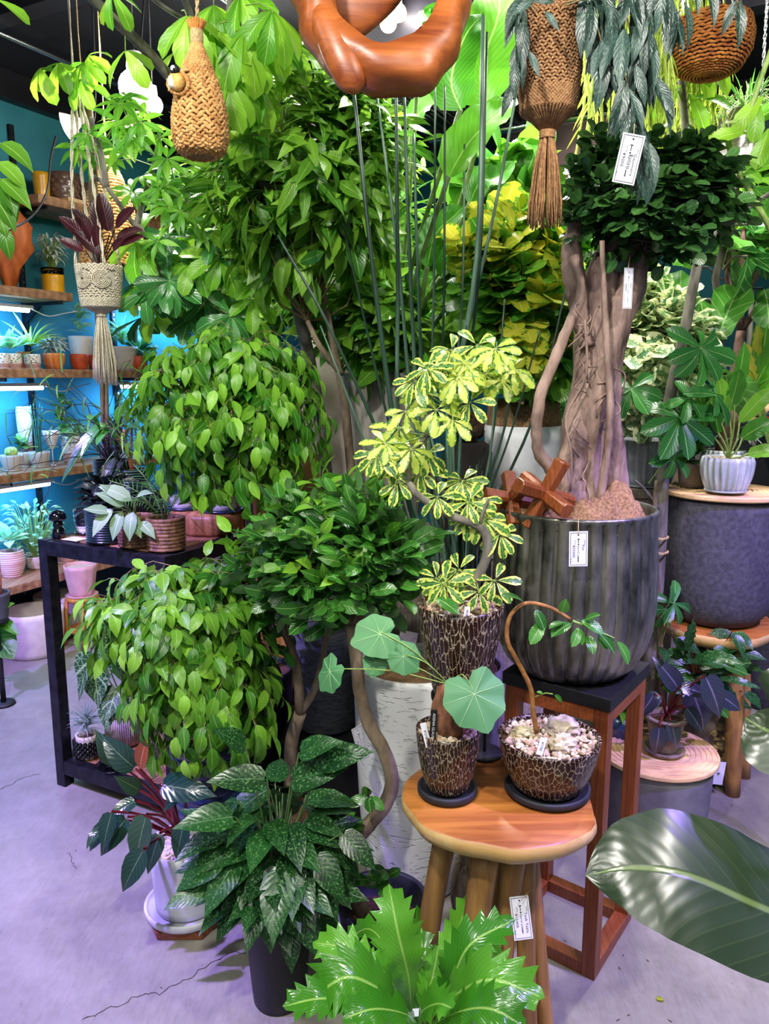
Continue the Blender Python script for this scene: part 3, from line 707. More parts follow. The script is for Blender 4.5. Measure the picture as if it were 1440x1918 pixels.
def gravel(parent, c, r, n, seed=1, s=(.004, .008), name='gravel', mat=None):
    rn = random.Random(seed); mb = MB()
    for _ in range(n):
        a = rn.uniform(0, 6.28); d = r * math.sqrt(rn.random()); q = rn.uniform(*s)
        mb.ico(V(c) + V((math.cos(a) * d, math.sin(a) * d, q * rn.uniform(0, .7))), (q, q * rn.uniform(.6, 1), q * rn.uniform(.5, .9)), 0, .2, rn, Euler((rn.random() * 6, rn.random() * 6, 0)).to_matrix())
    return obj(name, mb, mat or M_gravel, parent, smooth=False, kind='stuff')
def wallprof(r0, r1, h, th=0.008, curve_=0.0, n=8, rim=0.0, foot=0.0):
    """closed pot wall: outside up, over the rim, inside down"""
    out = [(0.0, 0.0), (r0 * 0.92, 0.0)]
    for i in range(n + 1):
        t = i / n; r = r0 + (r1 - r0) * t + curve_ * math.sin(PI * min(1, t * 1.0)) * r1
        z = h * t
        if i == 0: z = 0.004
        out.append((r, z))
    if rim: out += [(r1 + rim, h - 0.012), (r1 + rim, h)]
    ri = r1 - th; out += [(ri + 0.002, h), (ri, h - 0.004), (max(0.01, r0 + (r1 - r0) * .8 - th), h * 0.8), (max(.008, r0 - th), h * 0.3), (0.0, h * 0.3)]
    return out
def ribfn(n, amp, zmax=None, sharp=1.0, i0=2, i1=99):
    def f(a, r, z, i):
        if r < 0.005 or i < i0 or i > i1 or (zmax and z > zmax): return r, z
        return r + amp * (abs(math.sin(a * n / 2)) ** sharp - 0.5), z
    return f
def pot(name, label, cat, loc, r0, r1, h, mat, curve_=0.0, th=0.008, ribs=None, fill='soil', saucer=None, group=None, rim=0.0, seg=36, parent=None, n=8, filln=0, ringed=0, inner=None):
    """a pot thing (or pot part of a plant when parent is given)"""
    t = parent or thing(name, label, cat, loc, group)
    off = V((0, 0, 0)) if parent is None else V(loc) - parent.location
    pr = wallprof(r0, r1, h, th, curve_, n, rim)
    if ringed:
        pr2 = [(0, 0), (r0 * .92, 0)]; m = ringed * 6
        for i in range(m + 1):
            q = i / m; r = r0 + (r1 - r0) * q + curve_ * math.sin(PI * q) * r1 + 0.0032 * abs(math.sin(q * PI * ringed)) ** .6 * (r1 / .07)
            pr2.append((r, h * q + (0.003 if i == 0 else 0)))
        ri = r1 - th; pr2 += [(ri, h), (ri, h - .01), (max(.01, r0), h * .6), (0, h * .6)]; pr = pr2
    fn = ribfn(ribs[0], ribs[1], h - 0.002 if len(ribs) < 3 else ribs[2], i1=2 + n) if ribs else None
    sg = seg if not ribs else ribs[0] * 6
    P = obj('pot', MB().lathe(pr, sg, off, fn, cap=False), mat, t)
    if fill: obj('soil', MB().lathe([(0, h - .014), (r1 * .5, h - .011), (r1 - th - .001, h - .016)], 24, off, cap=False), M_soil if fill == 'soil' else M_gravel, t)
    if filln: gravel(t, off + V((0, 0, h - .012)), r1 - th - .004, filln, int(h * 1e4))
    if saucer:
        sr, sh, sm = saucer
        sp = [(0, -sh + .002), (sr * .85, -sh + .002), (sr * .97, -sh * .6), (sr, 0.006), (sr - .005, .006), (sr * .9, -sh * .3), (0, -sh * .3)]
        obj('saucer', MB().lathe([(a, b + 0.0) for a, b in sp], 36, off, cap=False), sm, t)
    return t
def textmesh(c):
    tmp = bpy.data.objects.new('tmp', c); me = bpy.data.meshes.new_from_object(tmp); bpy.data.objects.remove(tmp); me.name = 'lettering'
    if not me.materials: me.materials.append(c.materials[0])
    o = bpy.data.objects.new('lettering', me); COL.objects.link(o); return o
def price_tag(label, p, w, h, rot, name_lines, price, hang=None, cordpts=None):
    """white shop tag with black frame; writing runs down the card"""
    t = thing('price_tag', label, 'tag', p)
    Rm = rot if isinstance(rot, Matrix) else Euler(rot).to_matrix()
    def Q(x, z, y=0): return Rm @ V((x, y, z))
    mb = MB(); T = .0006
    vs = [Q(a * w / 2, b * h / 2, c * T) for a in (-1, 1) for b in (-1, 1) for c in (-1, 1)]
    mb.add(vs, [(0, 1, 3, 2), (4, 6, 7, 5), (0, 4, 5, 1), (2, 3, 7, 6), (0, 2, 6, 4), (1, 5, 7, 3)])
    obj('card', mb, M_card, t, smooth=False)
    f = MB(); e = w * .07; s = w * .022
    def bar(x0, z0, x1, z1): f.add([Q(x0, z0, -T * 1.6), Q(x1, z0, -T * 1.6), Q(x1, z1, -T * 1.6), Q(x0, z1, -T * 1.6)], [(0, 1, 2, 3)])
    X, Zz = w / 2 - e, h / 2 - e
    bar(-X, Zz - s, X, Zz); bar(-X, -Zz, X, -Zz + s); bar(-X, -Zz, -X + s, Zz); bar(X - s, -Zz, X, Zz)
    bar(-w * .075, h * .27, w * .075, h * .29); bar(-w * .018, h * .16, w * .018, h * .27)     # the T mark
    bar(-w * .018, -h * .36, w * .018, -h * .23)
    for k in range(10):
        a, b = 2 * PI * k / 10, 2 * PI * (k + 1) / 10; c0 = (0, h * .40); r = w * .045
        f.add([Q(c0[0], c0[1], -T * 1.6), Q(c0[0] + r * math.cos(a), c0[1] + r * math.sin(a), -T * 1.6), Q(c0[0] + r * math.cos(b), c0[1] + r * math.sin(b), -T * 1.6)], [(0, 1, 2)])
        c0 = (0, h * .125); r = w * .04
        f.add([Q(c0[0], c0[1], -T * 1.6), Q(c0[0] + r * math.cos(a), c0[1] + r * math.sin(a), -T * 1.6), Q(c0[0] + r * math.cos(b), c0[1] + r * math.sin(b), -T * 1.6)], [(0, 1, 2)])
    obj('printed_frame', f, M_print, t, smooth=False)
    def txt(s_, x, z, size):
        c = bpy.data.curves.new('lettering', 'FONT'); c.body = s_; c.size = size; c.align_x = 'LEFT'; c.align_y = 'CENTER'; c.materials.append(M_print); c.resolution_u = 2; c.space_character = 1.15
        o = textmesh(c); o.parent = t
        M = Rm @ Matrix(((0, 1, 0), (0, 0, -1), (-1, 0, 0)))     # text x -> down the card, text y -> card +x
        o.matrix_basis = Matrix.Translation(Q(x, z, -T * 1.8)) @ M.to_4x4()
    txt('barrel plants', 0, h * .085, w * .15)
    for k, s_ in enumerate(name_lines): txt(s_, w * (.25 - .17 * k), h * (.12 - .02 * k), w * .20)
    txt('name', w * .34, h * .25, w * .10); txt('price', -w * .17, h * .25, w * .10); txt(price, -w * .25, h * .11, w * .20); txt('tax in', -w * .38, -h * .26, w * .09)
    if cordpts: obj('string', MB().tube([V(q) - V(p) for q in cordpts] , .0009, 5), M_cord, t)
    return t
def face_cam(yaw=0.0, roll=0.0, pitch=0.0): return (Matrix.Rotation(yaw, 3, 'Z') @ Matrix.Rotation(pitch, 3, 'X') @ Matrix.Rotation(roll, 3, 'Y'))
# ------------------------------------------------------------------ furniture
def live_edge_top(R0, th, seed, seg=48, knot=None):
    rn = random.Random(seed); ph = [rn.uniform(0, 6.28) for _ in range(4)]
    def shape(a, r, z, i):
        k = 1 + 0.035 * math.sin(2 * a + ph[0]) + 0.03 * math.sin(3 * a + ph[1]) + 0.014 * math.sin(7 * a + ph[2]) + .008 * math.sin(13 * a + ph[3])
        if knot is not None:
            d = math.cos(a - knot)
            if d > 0.96 and i in (3, 4, 5, 6): k -= 0.035 * (d - .96) / .04
        return r * k, z
    pr = [(0, -th), (R0 * .55, -th), (R0 * .84, -th * .97), (R0 * .95, -th * .72), (R0, -th * .42), (R0 * 1.0, -th * .18), (R0 * .985, -.003), (R0 * .97, 0), (0, 0)]
    return MB().lathe(pr[6:], seg, (0, 0, 0), lambda a, r, z, i: shape(a, r, z, i + 6), cap=False), MB().lathe(pr[:7], seg, (0, 0, 0), shape, cap=False)
def stool(label, c, h, r, legs, seed, knot=None, group=None):
    t = thing('wooden_stool', label, 'stool', (c[0], c[1], 0), group)
    m, e = live_edge_top(r, .052, seed, knot=knot)
    for q in (m, e): q.v = [(x, y, z + h) for x, y, z in q.v]
    o = obj('stool_top', m, M_teak, t); obj('live_edge', e, M_teaklight, o, label='pale live edge')
    # pale end grain of the rim
    for i, (top, foot, r0, r1, mid) in enumerate(legs):
        a, b = V(top) - t.location, V(foot) - t.location
        m1 = lerp(a, b, .5) + V(mid)
        obj('leg', MB().tube(curve([a, m1, b], 8), rads(r0, r1, 9) if True else 0, 12, bump=.05, seed=i), M_branch, t)
    return t
S1 = V((0.232, 1.465, 0)); HS = 0.60
def P3(u, v, Y): return at(u, v, Y)
stool('round live-edge teak stool on branch legs, carrying three root-patterned pots', S1, HS, 0.192, [
    (V((.13, 1.44, HS - .05)), V((.10, 1.49, 0)), .024, .022, (-.02, 0, 0)),
    (V((.205, 1.38, HS - .05)), V((.12, 1.35, 0)), .028, .024, (.0, -.02, 0)),
    (V((.265, 1.40, HS - .05)), V((.225, 1.40, 0)), .024, .022, (0, .01, 0)),
    (V((.29, 1.43, HS - .05)), V((.305, 1.38, 0)), .018, .020, (-.005, 0, 0)),
    (V((.30, 1.48, HS - .05)), V((.35, 1.42, 0)), .016, .019, (.0, 0, 0)),
    (V((.17, 1.56, HS - .05)), V((.30, 1.56, 0)), .018, .020, (.0, 0, 0)),
    (V((.26, 1.55, HS - .05)), V((.22, 1.44, 0)), .018, .018, (.0, 0, 0))], 11, knot=-.15)
S2 = V((1.16, 2.60, 0))
stool('low teak stool with rounded rim under the big charcoal planter', S2, .61, .205, [
    (S2 + V((.02, -.13, .57)), V((onz(1372, 1488, 0).x, onz(1372, 1488, 0).y, 0)), .034, .026, (.0, .0, 0)),
    (S2 + V((.08, -.05, .57)), V((onz(1383, 1455, 0).x + .02, onz(1383, 1455, 0).y, 0)), .026, .022, (.0, 0, 0)),
    (S2 + V((-.1, -.02, .57)), S2 + V((-.16, -.06, 0)), .03, .026, (0, 0, 0)),
    (S2 + V((.02, .1, .57)), S2 + V((.0, .17, 0)), .03, .026, (0, 0, 0))], 23)
# square brown stand that carries the zinc planter
F_, R__, L__ = V((.51, 1.645, 0)), V((.669, 1.863, 0)), V((.30, 1.81, 0)); Bk = L__ + R__ - F_
def square_stand():
    t = thing('plant_stand', 'tall square reddish-brown wooden stand with a black slab top under the zinc planter', 'stand', (F_ + Bk) / 2)
    c = t.location.copy(); ex = (R__ - F_).normalized(); ey = (L__ - F_).normalized(); w = .036
    M3 = Matrix((ex, ey, Z_)).transposed(); hx, hy = (R__ - F_).length / 2 - w / 2, (L__ - F_).length / 2 - w / 2
    for sx in (-1, 1):
        for sy in (-1, 1): bevel(obj('leg', MB().box(ex * hx * sx + ey * hy * sy + Z_ * .349, (w, w, .698), M3), M_brownwood, t, smooth=False), .002)
    for z, hh in ((.017, .034), (.680, .036)):
        for s in (-1, 1):
            bevel(obj('rail', MB().box(ex * hx * s + Z_ * z, (w * .98, hy * 2 - w, hh), M3), M_brownwoodx, t, smooth=False), .0015)
            bevel(obj('rail', MB().box(ey * hy * s + Z_ * z, (hx * 2 - w, w * .98, hh), M3), M_brownwoodx, t, smooth=False), .0015)
    bevel(obj('slab_top', MB().box(Z_ * .715, (hx * 2 + w + .012, hy * 2 + w + .012, .032), M3), M_blackmatte, t, smooth=False, label='matte black slab top'), .002)
square_stand()
# black steel frame table with a wood top and a low wood shelf
TA = V((-1.18, 2.56, 0)); TWd, TLn, TH_ = .57, .70, .905
def tp(b, a, z=0.0): return TA + B_ * b + A_ * a + Z_ * z
def metal_table():
    t = thing('metal_table', 'black steel frame table with wooden top and low wooden shelf, left of the figs', 'table', tp(TWd / 2, TLn / 2))
    c = t.location.copy(); q = .042
    def bx(name, p, s, m=M_black, bv=.002):
        bevel(obj(name, MB().box(p - c, s, RW), m, t, smooth=False), bv)
    for b in (q / 2, TWd - q / 2):
        for a in (q / 2, TLn - q / 2): bx('leg', tp(b, a, (TH_ - .0) / 2), (q, q, TH_ - .002))
    for z in (TH_ - .028, .075):
        for b in (q / 2, TWd - q / 2): bx('rail', tp(b, TLn / 2, z), (q * .98, TLn - 2 * q, .05))
        for a in (q / 2, TLn - q / 2): bx('rail', tp(TWd / 2, a, z), (TWd - 2 * q, q * .98, .05))
    for k in range(4):
        w = (TWd - 2 * q) / 4
        bx('plank', tp(q + w * (k + .5), TLn / 2, TH_ - .012), (w - .003, TLn - 2 * q - .004, .022), M_tabletop, .001)
        bx('plank', tp(q + w * (k + .5), TLn / 2, .088), (w - .003, TLn - 2 * q - .004, .02), M_tabletop, .001)
metal_table()
# low round wooden plates and planters on the right
def round_plate(label, c, r, z, n=9, th=.016):
    t = thing('round_wood_plate', label, 'plate', (c[0], c[1], z))
    pr = [(0, 0), (r * .985, 0), (r, .004), (r, th - .003), (r * .99, th)]
    for k in range(n):
        a = r * (.94 - k * .085); pr += [(a + .004, th), (a + .002, th - .0035), (a - .001, th - .0035), (a - .003, th)]
    pr += [(0, th)]
    obj('plate', MB().lathe(pr, 72, (0, 0, 0), cap=False), M_palewood, t, smooth=False); return t
CP_ = V((.875, 2.30, 0))
pot('concrete_planter', 'low round grey concrete planter on the floor right of the brown stand', 'planter', CP_, .155, .172, .255, M_conc, .02, .012, fill=None, seg=56)
round_plate('round pale wood plate with carved rings on the low grey planter', CP_, .187, .257)
pr_ch = [(0, 0), (.10, 0), (.135, .008), (.163, .04), (.178, .09), (.186, .18), (.188, .30), (.183, .40), (.178, .44), (.165, .44), (.165, .40), (0, .38)]
t = thing('charcoal_planter', 'big charcoal round planter with a curved base on the low teak stool', 'planter', S2 + Z_ * .612)
obj('bowl', MB().lathe(pr_ch, 72, cap=False), M_charc, t)
round_plate('round pale wood plate with carved rings on top of the charcoal planter', S2, .202, 1.054)
# white chiselled planter
WP = V((.083, 2.05, 0))
t = thing('white_planter', 'tall white chiselled round planter behind the curved fig trunk', 'planter', WP)
pr = [(0, 0), (.128, 0), (.138, .01), (.146, .1), (.156, .25), (.164, .42), (.168, .56), (.166, .645), (.163, .66), (.148, .66), (.146, .63), (.14, .55), (0, .55)]
obj('bowl', MB().lathe(pr, 72, cap=False), M_whitetex, t); obj('burlap_cover', MB().lathe([(0, .615), (.09, .622), (.146, .61)], 30, cap=False), M_burlap, t)
t = thing('tag_card', 'small purple and white printed card stuck in the white planter', 'card', V(at(762, 1205, 2.05)))
obj('card', MB().box((0, 0, 0), (.05, .001, .07), Matrix.Rotation(.2, 3, 'Y')), plain('violet_card', '#7d6fa8', .5, scale=14, c2='#e7dfd4'), t, smooth=False)
obj('stake', MB().tube([(0, .001, -.03), (.004, .001, -.09)], .0015, 5), M_white, t)
t = thing('crate', 'matte black plinth box beneath the grey chiselled planter', 'box', (-.187, 2.33, 0)); bevel(obj('body', MB().box((0, 0, .17), (.25, .25, .34)), M_blackmatte, t, smooth=False), .006); obj('lid', MB().box((0, 0, .345), (.262, .262, .01)), M_blackmatte, t, smooth=False)
GP = V((-.187, 2.32, .351))
t = thing('grey_planter', 'tall dark grey chiselled cylinder planter on a black box', 'planter', GP)
obj('bowl', MB().lathe([(0, 0), (.09, 0), (.098, .01), (.104, .2), (.106, .37), (.104, .385), (.094, .385), (.092, .33), (0, .33)], 48, cap=False), M_greytex, t)
# black riser on the stool
rb = onz(907, 1412, HS)
t = thing('pot_riser', 'thin black metal riser on the teak stool under the biggest root-patterned pot', 'stand', (rb.x, rb.y, HS + .001))
VP = V((.166, 1.615, .752)); dp = VP - t.location
obj('base', MB().lathe([(0, 0), (.042, 0), (.043, .003), (.041, .006), (0, .006)], 32, cap=False), M_blackmatte, t)
obj('rod', MB().tube([(0, 0, .004), (0, 0, .10), V((0, 0, .125)) * 1.0, V((dp.x * .5, dp.y * .5, .135))], .0035, 8), M_blackmatte, t)
obj('top_plate', MB().lathe([(0, dp.z - .016), (.054, dp.z - .016), (.062, dp.z - .008), (.063, dp.z + .002), (.058, dp.z + .002), (.055, dp.z - .006), (0, dp.z - .006)], 36, (dp.x, dp.y, 0), cap=False), M_blackmatte, t)
# log with shaggy bark between stool and white planter
lg = onz(872, 1728, 0); t = thing('fibre_log', 'short shaggy-barked log leaning behind the teak stool legs', 'log', (lg.x, lg.y + .02, 0))
top = V((.02, .02, .21)); mb = MB().tube(curve([(0, 0, .0), (-.006, .0, .1), top], 6), [.03, .034, .036, .035, .036, .034, .03], 14, bump=.08, seed=2); obj('log', mb, M_bark, t)
rn = random.Random(3); sh = MB()
for k in range(260):
    a = rn.uniform(0, 6.28); z = rn.uniform(.0, .2); p = V((math.cos(a) * .032, math.sin(a) * .032, z)) + top * (z / .21) * .6; d = (V((math.cos(a), math.sin(a), rn.uniform(-.6, .6)))) * rn.uniform(.006, .014)
    sh.tube([p, p + d * .6, p + d + V((0, 0, -.005))], [.0016, .0012, .0005], 3, cap=False)
obj('shaggy_bark', sh, M_cord, t, kind='stuff')
# log and wood blocks by the table
lp = V((-.375, 2.76, 0)); t = thing('log_pillar', 'tall reddish rough log standing behind the weeping figs', 'log', lp)
def logfn(a, r, z, i): return r * (1 + .07 * math.sin(3 * a + z * 2) + .05 * math.sin(7 * a + 1) + .03 * math.sin(17 * a)), z
obj('log', MB().lathe([(0, 0), (.125, 0), (.13, .3), (.128, .7), (.13, 1.0), (.128, 1.17), (.11, 1.18), (0, 1.185)], 48, fn=logfn, cap=False), M_logwood, t)
WB = tp(.415, .405, TH_ + .001); t = thing('wood_block', 'thick slab of split wood on the metal table under the striped pots', 'block', WB)
def blkfn(a, r, z, i): return r * (1 + .05 * math.sin(4 * a + .5) + .03 * math.sin(9 * a)), z
obj('slab', MB().lathe([(0, 0), (.135, 0), (.142, .01), (.14, .06), (.135, .072), (0, .073)], 40, fn=blkfn, cap=False), M_logwood, t)
# jack-like wooden puzzle crosses in the zinc planter
def jack(label, c, L, w, eul):
    t = thing('wooden_cross', label, 'ornament', c); E = Euler(eul).to_matrix()
    for k, ax in enumerate((V((1, 0, 0)), V((0, 1, 0)), V((0, 0, 1)))):
        for s in (-1, 1):
            mb = MB(); rot = E @ (ax * s).to_track_quat('Z', 'Y').to_matrix()
            n = 8; vs = []
            for zz, ww in ((0, w * .5), (L * .5, w * .56), (L * .97, w * .58), (L, w * .52)):
                for q in range(n):
                    a = 2 * PI * (q + .5) / n; e = 1.0 if q % 1 == 0 else 1; vs.append(rot @ V((math.copysign(abs(math.cos(a)) ** .6, math.cos(a)) * ww, math.copysign(abs(math.sin(a)) ** .6, math.sin(a)) * ww, zz)))
            fs = [(i * n + q, i * n + (q + 1) % n, (i + 1) * n + (q + 1) % n, (i + 1) * n + q) for i in range(3) for q in range(n)] + [tuple(3 * n + q for q in range(n))]
            mb.add(vs, fs); obj('arm', mb, M_brownwood, t, smooth=False)
jack('large wooden six-armed cross lying in front of the fig trunk', at(1020, 925, 1.72), .085, .030, (.35, .30, .55))
jack('smaller wooden six-armed cross behind the large one at the planter rim', at(958, 935, 1.80), .072, .028, (.9, .2, .3))
# zinc planter
ZP = V((.465, 1.84, .732))
t = thing('zinc_planter', 'large fluted aged-zinc planter on the square brown stand', 'planter', ZP)
pr = [(0, .0), (.11, .0), (.135, .006), (.160, .03), (.181, .07), (.194, .12), (.199, .18), (.197, .26), (.192, .34), (.189, .395), (.191, .402), (.189, .408), (.181, .408), (.179, .395), (.178, .36), (0, .355)]
def flute(a, r, z, i):
    if 2 <= i <= 9:
        s = abs(math.sin(a * 17)); k = min(1, (i - 1) / 3)
        return r - .011 * k * (1 - min(1, s * 1.25) ** .45), z
    return r, z
obj('bowl', MB().lathe(pr, 34 * 8, fn=flute, cap=False), M_fluted, t)
# burlap in the planter: crumpled ring
def burlap(parent, r0, r1, z, h, seed, mat=None, name='burlap'):
    rn = random.Random(seed); mb = MB(); seg = 90; rings = 14; vs = []
    for i in range(rings):
        s = i / (rings - 1); r = r0 + (r1 - r0) * s
        for k in range(seg):
            a = 2 * PI * k / seg; x, y = math.cos(a) * r, math.sin(a) * r
            n1 = mnoise.noise(V((x * 18 + seed, y * 18, s * 2))); n2 = mnoise.noise(V((x * 45, y * 45 + seed, 1)))
            zz = z + h * math.sin(PI * min(1, s * 1.15)) ** .7 * (.75 + .8 * n1 + .3 * math.cos(a)) + .022 * n2
            vs.append(V((x * (1 + .03 * n1), y * (1 + .03 * n1), zz)))
    fs = [(i * seg + k, i * seg + (k + 1) % seg, (i + 1) * seg + (k + 1) % seg, (i + 1) * seg + k) for i in range(rings - 1) for k in range(seg)]
    uv = [(0, 0)] * (len(fs) * 4); mb.add(vs, fs, uv); return obj(name, mb, mat or M_burlap, parent)
burlap(t, .03, .183, .37, .075, 4)
ZT = t
# orange and bamboo stools on the left and planters on the floor by the wall
def planter_left(label, u, v, r, h, dz=0):
    p = V((*wallpt(u, 0, dz).xy, 0)) if dz else onz(u, v, 0); return pot('round_planter', label, 'planter', (p.x, p.y, 0), r * .86, r, h, M_offwhite, .05, .014, fill=None, seg=48, group='off-white floor planters under the wall shelves')
planter_left('off-white round planter standing on the floor behind the table leg', 66, 1222, .155, .24)
planter_left('off-white round planter on the floor between its twin and the orange stool', 112, 1180, .125, .24, .16)
pst = onz(160, 1205, 0)
t = thing('small_stool', 'small orange wooden stool under the pink pot by the wall', 'stool', (pst.x, pst.y, 0))
for sx in (-1, 1):
    for sy in (-1, 1): obj('leg', MB().tube([RW @ V((sx * .075, sy * .075, 0)), RW @ V((sx * .055, sy * .055, .26))], [.013, .012], 10), M_stoolorange, t)
for s in (-1, 1):
    obj('rail', MB().box(RW @ V((s * .068, 0, .09)), (.014, .12, .025), RW), M_stoolorange, t, smooth=False); obj('rail', MB().box(RW @ V((0, s * .068, .09)), (.12, .014, .025), RW), M_stoolorange, t, smooth=False)
obj('seat', MB().lathe([(0, .25), (.08, .25), (.085, .258), (.085, .27), (.08, .275), (0, .275)], 30, cap=False), M_stoolorange, t)
pot('pink_pot', 'pink crumpled clay pot with gravel on the small orange stool', 'pot', (pst.x, pst.y, .277), .06, .085, .17, M_pinkpot, .02, fill='gravel', ribs=(9, .004), saucer=(.085, .0, M_pinkpot))
# hidden supports in the middle of the display
def pedestal(label, x, y, w, h, m=None):
    t = thing('pedestal', label, 'pedestal', (x, y, 0)); bevel(obj('body', MB().box((0, 0, (h - .03) / 2), (w, w, h - .03)), m or M_greyboard, t, smooth=False), .004); bevel(obj('top', MB().box((0, 0, h - .015), (w + .03, w + .03, .03)), m or M_greyboard, t, smooth=False), .003)
pedestal('weathered pedestal under the tapered grey planter', .02, 2.95, .30, .86)
pedestal('weathered pedestal under the white pot wrapped with burlap', .49, 2.72, .24, .86)
pedestal('weathered pedestal under the pale ribbed pot by the tree trunk', 1.0, 2.92, .2, 1.035)
cz = V((.02, 2.95, .862)); t = thing('tapered_planter', 'tapered weathered-grey planter behind the dark rush stems', 'planter', cz)
sq = MB(); vs = []
for r, z in ((0.001, .0), (.105, 0), (.175, .57), (.185, .59), (.185, .60), (.165, .60), (.155, .52), (.001, .52)):
    for k in range(28):
        a = 2 * PI * k / 28; vs.append(V((math.copysign(abs(math.cos(a)) ** .45, math.cos(a)) * r, math.copysign(abs(math.sin(a)) ** .45, math.sin(a)) * r, z)))
sq.add(vs, [(i * 28 + k, i * 28 + (k + 1) % 28, (i + 1) * 28 + (k + 1) % 28, (i + 1) * 28 + k) for i in range(7) for k in range(28)]); obj('body', sq, M_coneconc, t, smooth=False); obj('soil', MB().lathe([(0, .55), (.15, .55)], 20, cap=False), M_soil, t)
t = pot('white_pot', 'plain white pot wrapped inside with burlap behind the zinc planter', 'pot', (.49, 2.72, .862), .115, .138, .42, M_white, .0, .01, fill=None, seg=48)
obj('burlap_cover', MB().lathe([(.124, .38), (.128, .44), (.125, .49), (.118, .505), (.105, .50), (.05, .49), (0, .49)], 60, fn=lambda a, r, z, i: (r * (1 + .03 * math.sin(9 * a + z * 40)), z + .01 * math.sin(5 * a + 1)), cap=False), M_burlap, t)
t = thing('beige_urn', 'tall beige curved urn behind the fig trunks', 'urn', (-.24, 3.32, .0))
obj('body', MB().lathe([(0, 0), (.1, 0), (.13, .1), (.155, .5), (.16, 1.0), (.14, 1.4), (.10, 1.63), (.085, 1.66), (.075, 1.65), (0, 1.5)], 40, cap=False), plain('beige_urn_clay', '#b7aaa0', .8, scale=12, c2='#cfc3b8', bump=.3), t)
rk2 = at(875, 800, 2.55); t = thing('lava_rock', 'dark rough lava rock on a black plinth behind the rush stems', 'rock', (rk2.x, rk2.y, rk2.z))
obj('rock', MB().ico((0, 0, 0), (.055, .05, .05), 2, .16, random.Random(5)), plain('lava', '#1c1714', .95, scale=60, c2='#5b4430', bump=1.0), t, smooth=False)
pd = thing('rock_plinth', 'dark stained plinth beneath the lava rock', 'pedestal', (rk2.x, rk2.y, 0)); bevel(obj('body', MB().box((0, 0, (rk2.z - .05) / 2), (.13, .13, rk2.z - .05)), plain('stained_dark_wood', '#2b2422', .8, scale=8, c2='#4b423d', stretch=(1, 1, .3)), pd, smooth=False), .004)
# ------------------------------------------------------------------ root-patterned pots on the stool
t = pot('root_pattern_pot', 'biggest dark pot with pale root pattern, raised above the other two', 'pot', VP, .055, .094, .212, M_vein, .055, .006, fill='soil', seg=64, n=12)
gravel(t, V((0, 0, .197)), .083, 210, 7)
sa = pot('root_pattern_pot', 'small dark pot with pale root pattern holding the swollen caudex plant', 'pot', (0.13, 1.468, HS + .013), .043, .066, .132, M_vein, .07, .005, fill='soil', seg=56, n=12); PA = sa.location.copy()
gravel(sa, V((0, 0, .119)), .058, 170, 9)
sb = pot('root_pattern_pot', 'wide low dark pot with pale root pattern and rocks on gravel', 'pot', (0.338, 1.475, HS + .013), .068, .104, .112, M_vein, .06, .006, fill='soil', seg=64, n=12); PB = sb.location.copy()
gravel(sb, V((0, 0, .101)), .093, 420, 11)
for lab, p, r in (('round charcoal saucer under the caudex plant pot', PA, .062), ('round charcoal saucer under the wide low pot', PB, .088)):
    s_ = thing('saucer', lab, 'saucer', (p.x, p.y, HS + .001)); obj('dish', MB().lathe([(0, 0), (r * .9, 0), (r, .006), (r, .016), (r - .003, .019), (r - .007, .017), (r * .86, .010), (0, .010)], 48, cap=False), M_saucer, s_)
rn = random.Random(4)
for lab, p, r, m in (('purple-brown angular rock on the gravel of the wide low pot', PB + V((.03, .025, .118)), (.036, .026, .022), M_rock), ('yellow and white crystal rock at the front of the wide low pot', PB + V((.018, -.045, .116)), (.027, .022, .020), M_rock2), ('flat yellowish rock at the left of the wide low pot', PB + V((-.05, .02, .110)), (.022, .016, .012), M_rock2)):
    q = thing('stone', lab, 'stone', p); obj('rock', MB().ico((0, 0, 0), r, 2, .17, rn), m, q, smooth=False)
def plant_label(lab, p, w, h, m, rot, text=None, tm=None):
    q = thing('plant_label', lab, 'label', p); Rm = Euler(rot).to_matrix(); obj('stick', MB().box((0, 0, 0), (w, .0012, h), Rm), m, q, smooth=False)
    if text:
        c = bpy.data.curves.new('lettering', 'FONT'); c.body = text; c.size = w * .55; c.align_x = 'CENTER'; c.align_y = 'CENTER'; c.materials.append(tm or M_print)
        o = textmesh(c); o.parent = q
        o.matrix_basis = (Rm @ Matrix(((0, 1, 0), (0, 0, -1), (-1, 0, 0)))).to_4x4(); o.location = Rm @ V((0, -.0012, 0))
plant_label('black plant label with white writing beside the caudex', PA + V((-.033, -.035, .150)), .013, .07, M_blackmatte, (-.1, .06, 0), 'ADENIA GLAUCA', M_white)
plant_label('white price label leaning in the caudex plant pot', PA + V((-.048, -.043, .137)), .012, .05, M_card, (-.1, -.25, 0), '¥12100')
plant_label('white price label leaning in the wide low pot', PB + V((-.030, -.068, .122)), .013, .034, M_card, (-.35, .35, 0), '¥7700')
plant_label('pale price label in the biggest root-patterned pot', VP + V((.005, -.078, .212)), .012, .03, M_card, (-.2, .1, 0), '¥5500')
